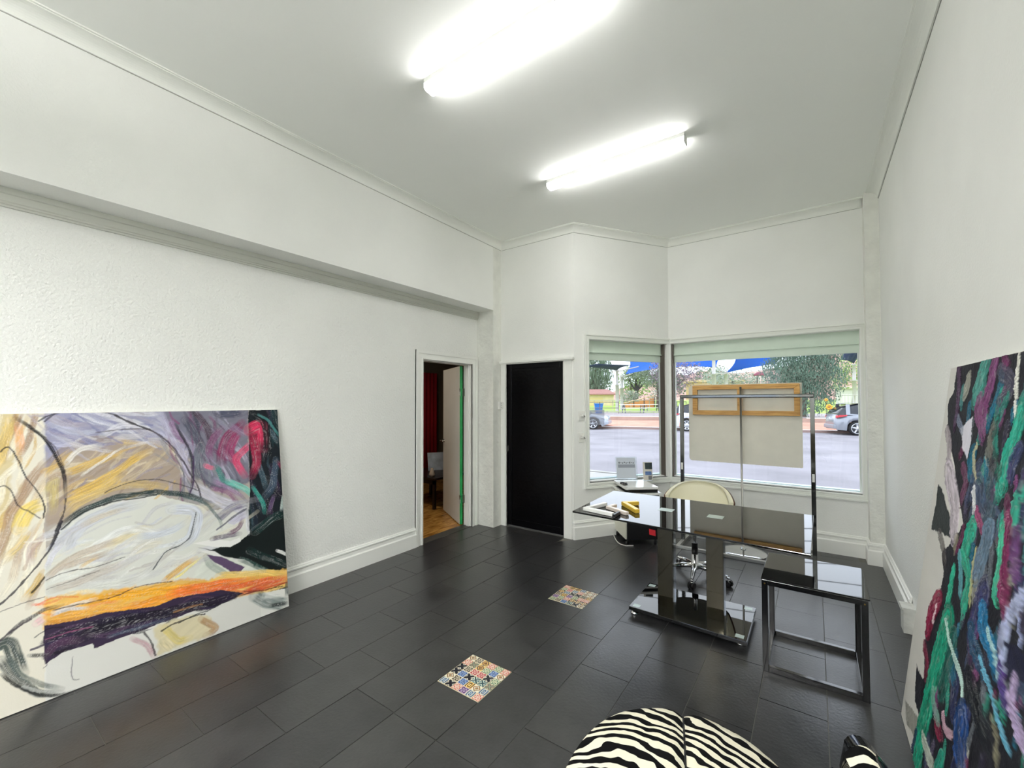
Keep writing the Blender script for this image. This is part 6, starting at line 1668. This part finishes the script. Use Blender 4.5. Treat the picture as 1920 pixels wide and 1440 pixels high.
def tree(label, x, y, z, h_, blobs, n_, size, m_, tr=.16, branches=(), droop=0, name='tree', cat='tree', seed=1, group=None, tm=None):
    r_ = thing(name, label, cat, (x, y, z), 0, group)
    mb = MB(); mb.tube([(x, y, z-.1), (x+.08, y, z+h_*.25), (x-.05, y, z+h_*.55)], [tr, tr*.8, tr*.5], 8)
    for (bx, by, bz) in branches: mb.tube([(x+.03, y, z+h_*.28), (x+bx*.5, y+by*.5, z+h_*.28+(bz-h_*.28)*.45), (x+bx, y+by, z+bz)], [tr*.55, tr*.4, tr*.2], 6)
    mb.build('trunk', tm or bark, r_)
    foliage(r_, [(x+a_, y+b_, z+c_, d_, e_, f_) for a_, b_, c_, d_, e_, f_ in blobs], n_, size, m_, droop, seed)
    return r_
lm1 = leaf_mats('weeping_leaves', (104, 124, 100)); lm2 = leaf_mats('grey_green_leaves', (126, 138, 118)); lm3 = leaf_mats('mauve_grey_leaves', (138, 124, 134)); lm4 = leaf_mats('blue_green_needles', (90, 118, 100)); lm5 = leaf_mats('light_green_leaves', (146, 168, 106)); lm6 = leaf_mats('silver_shrub_leaves', (158, 166, 152))
tree('tall weeping tree above the cream house at the left of the bay window', -27.2, 60.5, 1.0, 10, [(-.6, 0, 5.6, 2.8, 2, 4.4), (1.3, 0, 4.6, 1.6, 1.5, 3.2), (-3, .5, 5, 2.6, 2, 4.2)], 6500, .34, lm1, .25, [(-1.2, 0, 6), (1, 0, 6.2)], droop=2.4, seed=2)
tree('rounded grey green tree with a dark forked trunk behind the picnic table', -20.4, 59, 1.0, 7, [(-.9, 0, 3.9, 1.3, 1.2, 1.3), (.6, 0, 4.6, 1.6, 1.3, 1.1), (1.6, 0, 3.7, 1.1, 1.1, 1.2), (0, 0, 4.9, 1.3, 1.2, 1)], 3600, .22, lm2, .3, [(-1.1, 0, 3.8), (.9, 0, 4.2), (1.5, 0, 3.6)], seed=3, tm=mat('dark_bark', (52, 48, 50), .9))
tree('bushy grey tree seen at the right side of the bay window', -15.2, 51.5, .9, 6, [(-.9, 0, 4.0, 1.9, 1.4, 1.7), (.6, 0, 3.2, 1.3, 1.2, 1.8)], 3600, .2, lm2, .2, [(.6, 0, 3)], seed=4)
tree('mauve grey leafless looking tree beside the window corner post', -11.2, 41.2, .8, 6, [(-.5, 0, 3.6, 1.2, 1.2, 1.5), (.9, 0, 3.3, 1.3, 1.2, 1.6), (2.1, .7, 3.4, .9, .9, 1.1), (.2, 0, 1.9, 1.3, .9, .9)], 5200, .15, lm3, .14, [(-.6, 0, 3.6), (1, 0, 3.4), (2, .6, 3.4), (.3, 0, 4)], seed=5)
tree('large dark blue green conifer like tree in front of the park', -.55, 33.9, .5, 6, [(-.1, 0, 3.4, 1.9, 1.4, 2.0), (-1.0, .1, 3.0, 1.5, 1.2, 1.4), (.9, .1, 2.7, 1.5, 1.2, 1.5), (.1, 0, 1.2, 1.7, 1.2, 1.1), (-.2, 0, 5.0, 1.7, 1.2, 1.3), (1.1, .2, 4.4, 1.1, .9, 1.3)], 30000, .18, lm4, .16, [(-1, 0, 3), (1, 0, 3), (.1, 0, 4.5)], droop=.8, seed=6)
tree('light green tree behind the white post at the right window edge', 3.6, 60, 1.3, 7, [(0, 0, 3.8, 1.7, 1.5, 2), (-1.3, 0, 2.8, 1, 1, 1.4), (1.6, 0, 3, 1.4, 1.2, 2)], 2600, .25, lm5, .2, [(0, 0, 3)], seed=7)
tree('soft green tree behind the blue shade sails', -8.6, 62, 1.4, 6, [(-1.6, 0, 3.2, 2, 1.4, 1.5), (1.2, 0, 2.9, 1.7, 1.2, 1.3), (3.0, 0, 2.4, 1.1, 1.1, 1.4)], 3400, .24, lm6, .2, [(0, 0, 3)], seed=8)
for i, (x, y, s_, lab) in enumerate(((-18.8, 52.5, 1.0, 'silvery round shrub beside the white sail posts'), (-22.8, 62, 1.3, 'pale shrub growing behind the cream house'), (-6.2, 66, 1.5, 'grey shrub at the foot of the red hill'), (-4.2, 58, 1.1, 'pale bush right of the grey shrub on the hill foot'), (-16.6, 56.5, 1.2, 'bluish shrub behind the orange fence'))):
    r_ = thing('shrub', lab, 'shrub', (x, y, 1.0), 0)
    MB().tube([(x, y, .6), (x, y, 1.8)], .08, 6).build('stem', bark, r_)
    foliage(r_, [(x, y, 1.9, 1.2*s_, 1.1*s_, 1.1*s_)], 900, .22, (lm6, lm2)[i % 2], 0, 20+i)
for i, (x, y) in enumerate(((-34, 74), (-28, 78), (-22, 80), (-15, 82), (12, 84), (19, 80), (26, 76))):
    tree(['far tree beyond the cream house roof, leftmost', 'far tree beyond the cream house roof, second', 'far tree behind the grey green park tree', 'far tree left of the tan building', 'far tree right of the white fence', 'far tree outside the right window edge', 'rightmost far tree outside the window'][i], x, y, 1.5, 8, [(0, 0, 4.2, 2.8, 2.2, 2.6), (2, 0, 3, 2, 2, 2)], 1100, .5, (lm2, lm5, lm1)[i % 3], .25, [(1, 0, 3)], seed=30+i)

# buildings
hs = thing('cream_house', 'low cream house with a red brown roof across the street', 'house', (-27, 54, .5), math.radians(35))
hx = Vector((.816, .578, 0)); hy = Vector((-.578, .816, 0))
def hb_(o_, L_, W_, z0, z1): return MB().obox((o_.x, o_.y, z0), tuple(hx*L_), tuple(hy*W_), (0, 0, z1-z0))
O_ = Vector((-29.5, 50.2, 0))
hb_(O_, 8.9, 6, .5, 2.6).build('wall', mat('cream_brick', (222, 204, 164), .8, var=.06, vscale=2), hs)
q = O_ - hx*.5 - hy*.5
mb = MB(); a_, b_, c_, d_ = q, q+hx*9.6, q+hx*9.6+hy*7, q+hy*7; rg = 3.3
mb.add([(*a_.xy, 2.6), (*b_.xy, 2.6), (*c_.xy, 2.6), (*d_.xy, 2.6), (*(a_+hx*.3+hy*3.5).xy, rg), (*(b_-hx*.3+hy*3.5).xy, rg), (*a_.xy, 2.45), (*b_.xy, 2.45), (*c_.xy, 2.45), (*d_.xy, 2.45)],
       [(0, 1, 5, 4), (1, 2, 5), (2, 3, 4, 5), (3, 0, 4), (6, 7, 1, 0), (7, 8, 2, 1), (8, 9, 3, 2), (9, 6, 0, 3), (6, 9, 8, 7)])
mb.build('roof', mat('red_brown_roof', (158, 112, 104), .8, var=.1, vscale=3), hs)
for k, (s0, s1, z0, z1) in enumerate(((3.2, 4.6, 1.0, 2.3), (4.9, 5.2, .55, 2.4), (5.6, 7.4, .8, 2.1))):
    w_ = hb_(O_ + hx*s0 - hy*.04, s1-s0, .05, z0, z1).build('window' if k == 0 else ('downpipe' if k == 1 else 'roller_door'), [mat('dark_window', (58, 62, 72), .2), mat('pale_pipe', (220, 214, 196), .6), mat('yellow_door', (216, 194, 136), .6)][k], hs)
of = thing('orange_fence', 'orange timber screen with a sloping top rail behind the picnic tables', 'fence', (-16.5, 52.3, .7), 0)
om = mat('orange_timber', (212, 140, 84), .7, var=.1, vscale=2); F0 = Vector((-18.6, 49.5, 0)); fx_ = Vector((.80, .60, 0))
for k in range(9):
    s0 = k*.62; zt2 = 1.15+.12*min(k, 5) if k < 6 else 1.75
    if k == 6: continue
    p_ = F0 + fx_*s0; MB().obox((p_.x, p_.y, .62), tuple(fx_*.58), (-.04, .05, 0), (0, 0, zt2-.62+.15)).build('panel', om, of)
for k in (0, 2, 4, 6, 8): p_ = F0 + fx_*(k*.62-.03); MB().box(p_.x-.04, p_.x+.04, p_.y-.06, p_.y+.02, .55, 2.1).build('post', mat('dark_post', (70, 62, 62), .6), of)
p0_, p1_ = F0+fx_*-.9, F0+fx_*3.7; MB().tube([(p0_.x, p0_.y-.08, 1.15), (p1_.x, p1_.y-.08, 2.25)], .05, 6).build('sloping_rail', mat('pale_orange_rail', (226, 186, 150), .6), of)
tb_ = thing('tan_building', 'tan flat building with dark clerestory windows behind the shade sails', 'building', (-11.5, 70, 1.8), math.radians(20))
MB().obox((-14.6, 67.4, 1.8), (6.2, 3.3, 0), (-2, 4, 0), (0, 0, 2.6)).build('wall', mat('tan_wall', (190, 160, 118), .8, var=.05, vscale=1), tb_)
MB().obox((-14.9, 67.0, 4.4), (6.9, 3.7, 0), (-2.2, 4.3, 0), (0, 0, .3)).build('roof', mat('tan_roof', (198, 172, 130), .8), tb_)
for s0 in (2.5, 4.0): MB().obox((-14.6+s0*.88+.03, 67.4+s0*.47-.06, 3.6), (1.0, .53, 0), (-.02, .04, 0), (0, 0, .35)).build('window', mat('dark_window', (0,0,0)), tb_)
# white fence at the right
wfz = thing('white_fence', 'white paling fence and shed wall at the right window edge', 'fence', (4, 66, 1.2))
MB().box(2.4, 8, 67, 70, 1.2, 3.1).build('shed_wall', mat('pale_shed', (206, 204, 196), .7), wfz); MB().box(2.1, 8.2, 66.6, 70.3, 3.1, 3.3).build('shed_roof', mat('cream_roof', (222, 214, 190), .7), wfz)
for k in range(16): MB().box(2.2+.3*k, 2.42+.3*k, 64.9, 64.95, 1.2, 2.35).build('paling', mat('white_paling', (224, 224, 218), .7), wfz)
# shade sail posts and sails
pw = mat('white_steel_post', (176, 172, 166), .5)
def sail_post(label, x, y, z0, z1, collar, r_=.16, brace=None):
    t_2 = thing('sail_post', label, 'post', (x, y, z0), 0)
    MB().tube([(x, y, z0), (x, y, collar)], r_, 14).build('lower_post', pw, t_2); MB().tube([(x, y, collar+.06), (x, y, z1)], r_*.8, 14).build('upper_post', pw, t_2)
    MB().tube([(x, y, collar), (x, y, collar+.06)], r_*1.75, 16).build('flange', pw, t_2)
    MB().box(x-r_*1.1, x+r_*1.1, y-.1, y+.1, z1, z1+.12).build('post_cap', pw, t_2)
    if brace: MB().tube([(x, y, z1-.05), brace], .055, 8).build('brace', pw, t_2)
sail_post('taller white shade sail post behind the picnic table', -15.83, 40.3, .5, 4.55, 3.15, .17, (-14.1, 41.6, 5.0))
sail_post('shorter white shade sail post just right of the taller one', -16.2, 42.5, .5, 4.1, 2.9, .17, (-15.2, 42.8, 4.4))
sail_post('white shade sail post with a side arm above the wooden frame', -8.0, 45.7, .6, 6.3, 4.2, .2, None)
sail_post('shorter white post right of the one with the side arm', -7.7, 50.9, .7, 4.55, 2.2, .2, (-8.5, 48, 4.5))
sail_post('white shade sail post with a flange at the right window edge', 2.97, 48.6, .7, 4.75, 3.35, .16, None)
def sail(label, pts, m_, sag=.35, N_=14, name='shade_sail'):
    P_ = [Vector(p_) for p_ in pts]; mb = MB()
    def fn(u, v):
        eu, ev = u, v; p_ = (P_[0]*(1-u)+P_[1]*u)*(1-v) + (P_[3]*(1-u)+P_[2]*u)*v
        c_ = sum(P_, Vector())/4; k_ = (math.sin(math.pi*u)*(1-math.sin(math.pi*v)) + math.sin(math.pi*v)*(1-math.sin(math.pi*u)))*.12
        p_ = p_ + (c_-p_)*k_; p_.z -= sag*math.sin(math.pi*u)*math.sin(math.pi*v) + .04*math.sin(u*23)*math.sin(math.pi*v); return p_
    mb.grid(fn, N_, N_); o_ = mb.build(name, m_); o_.modifiers.new('thickness', 'SOLIDIFY').thickness = .01; tag(o_, label, 'shade sail'); return o_
def cloth(name, c, tr):
    m_ = mat(name, c, .8); n_ = m_.node_tree; p_ = n_.nodes['Principled BSDF']; o_ = [x for x in n_.nodes if x.type == 'OUTPUT_MATERIAL'][0]
    t_2 = n_.nodes.new('ShaderNodeBsdfTranslucent'); t_2.inputs['Color'].default_value = sc(tuple(min(255, x*1.05) for x in c)); mx = n_.nodes.new('ShaderNodeMixShader'); mx.inputs[0].default_value = tr
    n_.links.new(p_.outputs[0], mx.inputs[1]); n_.links.new(t_2.outputs[0], mx.inputs[2]); n_.links.new(mx.outputs[0], o_.inputs[0]); return m_
blue = cloth('blue_sail_cloth', (34, 108, 206), .45); navy = cloth('navy_sail_cloth', (36, 52, 96), .25)
sail('bright blue shade sail seen through the bay window', [(-15.2, 40.9, 4.25), (-11.2, 41.0, 4.75), (-12.6, 46.6, 6.3), (-16.2, 44.9, 6.1)], blue)
sail('dark navy shade sail in front of the weeping tree', [(-18.6, 37.6, 5.0), (-15.83, 40.25, 4.62), (-13.0, 36.6, 4.75), (-16.5, 37.2, 5.1)], navy, .05)
sail('blue shade sail behind the mauve tree in the large window', [(-12.8, 45.3, 5.1), (-7.9, 46.4, 4.95), (-7.0, 47.6, 6.4), (-12.6, 47.5, 6.6)], blue)
sail('large blue shade sail in the middle of the large window', [(-7.7, 50.9, 4.62), (-3.0, 50.6, 5.35), (-2.6, 51.6, 6.6), (-6.5, 49.6, 6.4)], blue)
sail('navy shade sail at the top right corner of the large window', [(1.9, 45.5, 5.05), (2.97, 48.6, 4.88), (3.9, 46.6, 6.3), (2.0, 45.6, 6.2)], navy, .05)
ub = thing('park_umbrella', 'maroon closed-brim park umbrella in front of the red hill', 'umbrella', (-4.85, 51.7, .7))
MB().lathe([(.62, -.1), (.6, .0), (.35, .22), (0, .32)], (-4.6, 51.7, 4.35), 20).build('canopy', mat('maroon_cloth', (132, 50, 70), .8), ub); MB().tube([(-4.85, 51.7, .6), (-4.85, 51.7, 4.4)], .06, 8).build('pole', mat('dark_post', (0,0,0)), ub)
# park furniture
bn = thing('wheelie_bin', 'blue lidded bin standing in the park by the cream house', 'bin', (-15.27, 34.56, .5))
bm_ = mat('blue_plastic', (24, 112, 190), .45)
mb = MB(); mb.add([(-15.5, 34.4, .5), (-15.05, 34.4, .5), (-15.05, 34.8, .5), (-15.5, 34.8, .5), (-15.56, 34.34, 1.32), (-14.99, 34.34, 1.32), (-14.99, 34.86, 1.32), (-15.56, 34.86, 1.32)], [(0,3,2,1), (4,5,6,7), (0,1,5,4), (1,2,6,5), (2,3,7,6), (3,0,4,7)]); mb.build('body', bm_, bn)
MB().box(-15.6, -14.95, 34.3, 34.9, 1.32, 1.40).build('lid', bm_, bn)
def picnic(label, x, y, z, L_, ang):
    t_2 = thing('picnic_table', label, 'table', (x, y, z), ang, group=None); d_ = Vector((math.cos(ang), math.sin(ang), 0)); n_2 = Vector((-d_.y, d_.x, 0)); tm_ = mat('pale_table_slats', (222, 220, 206), .6); lm_ = mat('grey_steel_legs', (104, 108, 120), .5)
    c_ = Vector((x, y, z))
    for k in range(4): o_ = c_ - d_*L_/2 + n_2*(-.34+.175*k); MB().obox((o_.x, o_.y, z+.72), tuple(d_*L_), tuple(n_2*.155), (0, 0, .05)).build('table_slat', tm_, t_2)
    for s_ in (-.75, .55): 
        o_ = c_ - d_*L_/2 + n_2*s_; MB().obox((o_.x, o_.y, z+.42), tuple(d_*L_), tuple(n_2*.22), (0, 0, .05)).build('bench_seat', tm_, t_2)
    for s_ in (-.36, .36):
        o_ = c_ + d_*L_*s_; mb = MB()
        for u_, v_ in ((-.3, -.6), (.3, .6)): mb.tube([tuple(o_ + n_2*u_ + Vector((0,0,.7))), tuple(o_ + n_2*v_)], .04, 6)
        mb.tube([tuple(o_ - n_2*.7 + Vector((0,0,.4))), tuple(o_ + n_2*.7 + Vector((0,0,.4)))], .035, 6); mb.build('leg_frame', lm_, t_2)
picnic('pale picnic table with bench seats nearest the street', -13.1, 37.0, .52, 2.2, math.radians(33)); picnic('second pale picnic table to the right and further back', -12.4, 40.2, .52, 1.6, math.radians(33))
def rail(label, pts, z0, hts, m_, n_post):
    t_2 = thing('handrail', label, 'railing', (*pts[0], z0)); a_, b_ = Vector(pts[0]), Vector(pts[1])
    for h__ in hts: MB().tube([(a_.x, a_.y, z0+h__), (b_.x, b_.y, z0+h__)], .03, 8).build('rail', m_, t_2)
    for k in range(n_post): p_ = a_ + (b_-a_)*(k/(n_post-1)); MB().tube([(p_.x, p_.y, z0), (p_.x, p_.y, z0+hts[0]+.03)], .028, 8).build('post', m_, t_2)
rm = mat('brown_grey_rail', (112, 96, 92), .5)
rail('brown steel handrail beside the blue bin', [(-19, 31.6), (-13.6, 34.9)], .5, (1.0, .5), rm, 5)
rail('long pale steel handrail behind the picnic tables', [(-19.5, 38.6), (-12.0, 44.0)], .52, (1.15,), mat('pale_rail', (178, 170, 166), .5), 6)
rail('low pale rail along the top of the red dirt bank', [(-14.0, 29.2), (-6.0, 31.0)], .5, (.35,), mat('pale_rail', (0,0,0)), 6)
rail('thin white handrail behind the grey car at the right', [(1.9, 47.5), (5, 48.2)], .8, (1.25,), mat('pale_rail', (0,0,0)), 4)
rail('black steel railing in front of the lawn beside the white car', [(-11.4, 38.8), (-9.3, 40.0)], .52, (1.0, .6, .2), mat('dark_post', (0,0,0)), 7)
for i, (x, y, z, r_, lab) in enumerate(((.57, 29.9, 1.62, .09, 'small upper yellow flower shape in front of the dark tree'), (.70, 29.9, 1.22, .17, 'large lower yellow flower shape in front of the dark tree'))):
    t_2 = thing('flower_ornament', lab, 'ornament', (x, y, .45)); ym = mat('yellow_paint', (232, 186, 66), .5)
    MB().tube([(x, y+.02, .3), (x, y+.02, z)], .012, 6).build('stake', mat('dark_post', (0,0,0)), t_2)
    for k in range(6): a_ = k*math.pi/3+.3; MB().lathe([(0, -.012), (r_*.42, 0), (0, .012)], (x+r_*.6*math.cos(a_), y, z+r_*.6*math.sin(a_)), 10, 'y').build('petal', ym, t_2)
    MB().lathe([(0, -.03), (r_*.35, -.01), (0, .01)], (x, y-.01, z), 10, 'y').build('flower_centre', mat('amber', (176, 128, 60), .5), t_2)
# power lines crossing above the street
wm_ = mat('black_wire', (20, 20, 22), .6)
def wire(label, a_, b_, sag):
    A_, B_ = Vector(a_), Vector(b_); pts = [A_.lerp(B_, k/16) - Vector((0, 0, sag*4*(k/16)*(1-k/16))) for k in range(17)]
    o_ = MB().tube(pts, .022, 5).build('power_line', wm_); tag(o_, label, 'power line', 'power lines over the street')
for k in range(3): wire(['lowest', 'middle', 'highest'][k]+' of the three overhead power lines running along the street', (-29, 19.6, 9.0+.6*k), (31, 35.0, 9.0+.6*k), .3)
for k in range(3): wire(['lowest', 'middle', 'highest'][k]+' of the three service wires crossing the street', (-20, 30, 11+.7*k), (4.5, 25.0, 5.4+.6*k), .3)

for i, (x, y, h__, lab) in enumerate(((-29, 19.6, 10.8, 'timber power pole at the left end of the street'), (31, 35.0, 10.8, 'timber power pole at the right end of the street'), (-20, 30, 13, 'tall timber power pole left of the cream house'), (4.5, 25.0, 7.2, 'short timber power pole just right of the grey car'))):
    t_2 = thing('power_pole', lab, 'pole', (x, y, -.1)); MB().tube([(x, y, -.3), (x, y, h__)], [.16, .11], 10).build('pole', mat('timber_pole', (110, 92, 78), .9), t_2); MB().box(x-.9, x+.9, y-.06, y+.06, h__-.5, h__-.38).build('crossarm', mat('timber_pole', (0,0,0)), t_2)
# ---------------------------------------------------------------- cars
tyre = mat('tyre_rubber', (26, 26, 28), .8); alloy = mat('alloy_wheel', (206, 208, 212), .3, metal=.6); glassd = mat('dark_car_glass', (34, 38, 44), .08)
def car(name, label, fx, fy, yaw, colr, kind, spokes=5, lowc=None):
    r_ = thing(name, label, 'car', (fx, fy, -.1), yaw); CM = world_of(r_); body = mat('car_paint_'+name, colr, .25, metal=.35, coat=.5); low = mat('car_lower_'+name, lowc or colr, .35, metal=.2)
    suv = kind == 'suv'; Hh = 1.55 if suv else 1.44; belt = 1.0 if suv else .93
    st_ = [(-.86, .48, .62, .60), (-.78, .26, .98, .78), (-.35, .22, belt+.06, .88), (.6, .2, belt, .90), (1.6, .2, belt-.01, .90), (2.5, .2, belt-.06, .89), (3.15, .22, belt-.16, .84), (3.42, .28, .70, .72), (3.5, .42, .58, .6)]
    wheels = (0.0, 2.65); WR = .335
    mb = MB(); rings = []
    xs = sorted(set([s_[0] for s_ in st_] + [w_+q*.40*math.cos(t_2) for w_ in wheels for q in (1,) for t_2 in [math.pi*k/8 for k in range(9)]]))
    def interp(x, i):
        for a_, b_ in zip(st_, st_[1:]):
            if a_[0] <= x <= b_[0]: t_2 = (x-a_[0])/(b_[0]-a_[0]); return a_[i]*(1-t_2)+b_[i]*t_2
        return st_[-1][i]
    for x in xs:
        zb, zt2, wd = interp(x, 1), interp(x, 2), interp(x, 3)
        for w_ in wheels:
            if abs(x-w_) < .40: zb = max(zb, WR + math.sqrt(max(0, .40**2-(x-w_)**2)))
        zm_ = min(max(zb+.02, .6), zt2-.05)
        rings.append([(x, -wd*.97, zb), (x, -wd, zm_), (x, -wd*.93, zt2-.03), (x, -wd*.84, zt2), (x, 0, zt2+.03), (x, wd*.84, zt2), (x, wd*.93, zt2-.03), (x, wd, zm_), (x, wd*.97, zb)])
    k = 9; v = [CM @ Vector(p_) for r2 in rings for p_ in r2]
    f = [(i*k+j, (i+1)*k+j, (i+1)*k+j+1, i*k+j+1) for i in range(len(rings)-1) for j in range(k-1)]
    mb.add(v, f, True); mb.f += [tuple(range(k)), tuple((len(rings)-1)*k+j for j in range(k))[::-1]]; mb.sm += [False]*2
    mb.build('body', body, r_)
    rf = [(-.70, belt+.02, .80, .0), (-.30, Hh-.14, .66, 1), (.3, Hh-.02, .62, 1), (1.1, Hh, .62, 1), (1.55, Hh-.05, .63, 1), (2.45, belt-.02, .80, 0)]
    if suv: rf[0] = (-.74, belt+.05, .8, 0); rf[1] = (-.45, Hh-.2, .68, 1)
    mb = MB(); v = []
    for x, zt2, wd, _ in rf: v += [CM @ Vector(p_) for p_ in ((x, -.84, belt-.06), (x, -wd, zt2-.05), (x, -wd*.9, zt2), (x, wd*.9, zt2), (x, wd, zt2-.05), (x, .84, belt-.06))]
    k = 6; mb.add(v, [(i*k+j, (i+1)*k+j, (i+1)*k+j+1, i*k+j+1) for i in range(len(rf)-1) for j in range(k-1)], True); mb.f += [tuple(range(k)), tuple((len(rf)-1)*k+j for j in range(k))[::-1]]; mb.sm += [False]*2
    mb.build('cabin', glassd, r_)
    mb = MB(); mb.grid(lambda u, v2: CM @ Vector((-.5+2.15*u, -.60+1.2*v2, Hh-.06+.075*math.sin(math.pi*min(1, u*1.0)**.8)+.005)), 10, 4); mb.build('roof_panel', body, r_)
    for sgn in (-1, 1):
        for x0_, x1_ in ((-.42, -.25), (.85, .95), (1.62, 1.72)):
            p_ = [Vector((x0_, sgn*.845, belt-.02)), Vector((x1_, sgn*.845, belt-.02)), Vector((x1_*.95+.02, sgn*.67, Hh-.06)), Vector((x0_*.95+.02, sgn*.67, Hh-.06))]
            MB().add([CM @ q_ for q_ in p_], [(0, 1, 2, 3)]).build('pillar', body, r_)
    for w_ in wheels:
        for sgn in (-1, 1):
            c_ = CM @ Vector((w_, sgn*.80, WR)); ax_2 = (CM.to_3x3() @ Vector((0, sgn, 0)))
            mb = MB(); mb.tube([c_-ax_2*.1, c_-ax_2*.08, c_+ax_2*.08, c_+ax_2*.1], [WR*.93, WR, WR, WR*.93], 24); wh = mb.build('wheel', tyre, r_)
            mb = MB(); mb.tube([c_+ax_2*.095, c_+ax_2*.106], WR*.70, 20)
            mb.build('wheel_hub', mat('dark_wheel_inner', (46, 46, 50), .6), wh)
            mb = MB(); ux = CM.to_3x3() @ Vector((1, 0, 0))
            for kk in range(spokes):
                a_ = kk*2*math.pi/spokes+.4; d_ = ux*math.cos(a_) + Vector((0, 0, 1))*math.sin(a_); mb.tube([c_+ax_2*.112, c_+ax_2*.112+d_*WR*.70], [.05, .035], 6)
            ring_ = [c_+ax_2*.108+(ux*math.cos(t_2)+Vector((0,0,1))*math.sin(t_2))*WR*.71 for t_2 in [k2*math.pi/12 for k2 in range(25)]]
            mb.tube(ring_, .018, 6, cap=False); mb.build('spokes', alloy, wh)
    for sgn in (-1, 1):
        mb = MB(); v = [CM @ Vector(p_) for p_ in ((-.80, sgn*.70, .82), (-.80, sgn*.84, .84), (-.40, sgn*.895, .93), (-.38, sgn*.885, .98), (-.72, sgn*.83, .97), (-.80, sgn*.70, .95))]; mb.add(v, [tuple(range(6))]).build('tail_light', mat('red_tail_light', (190, 24, 44), .2), r_)
        mb = MB(); v = [CM @ Vector(p_) for p_ in ((3.43, sgn*.60, .62), (3.28, sgn*.82, .64), (3.0, sgn*.865, .74), (3.2, sgn*.80, .79), (3.44, sgn*.60, .74))]; mb.add(v, [tuple(range(5))]).build('head_light', mat('clear_head_light', (224, 228, 232), .1), r_)
    for x0_, x1_ in ((-.9, -.6), (3.3, 3.53)): MB().obox(tuple(CM @ Vector((x0_, -.74, .3))), tuple(CM.to_3x3() @ Vector((x1_-x0_, 0, 0))), tuple(CM.to_3x3() @ Vector((0, 1.48, 0))), (0, 0, .2)).build('bumper', low, r_, bevel=.04)
    return r_
yw = math.atan2(.252, .968)
rcar = car('hatchback_car', 'grey small car with a red tail light parked at the right edge of the window', 1.45, 26.9, yw, (140, 144, 152), 'suv', 5)
wcar = car('white_car', 'white car parked behind the hanging board with only its rear wheel showing', -5.95, 25.6, yw, (216, 219, 224), 'suv', 8)
lcar = car('sedan_car', 'silver sedan whose front shows at the left edge of the bay window', -10.9-2.65*.968, 24.2-2.65*.252, yw, (164, 170, 180), 'sedan', 5)
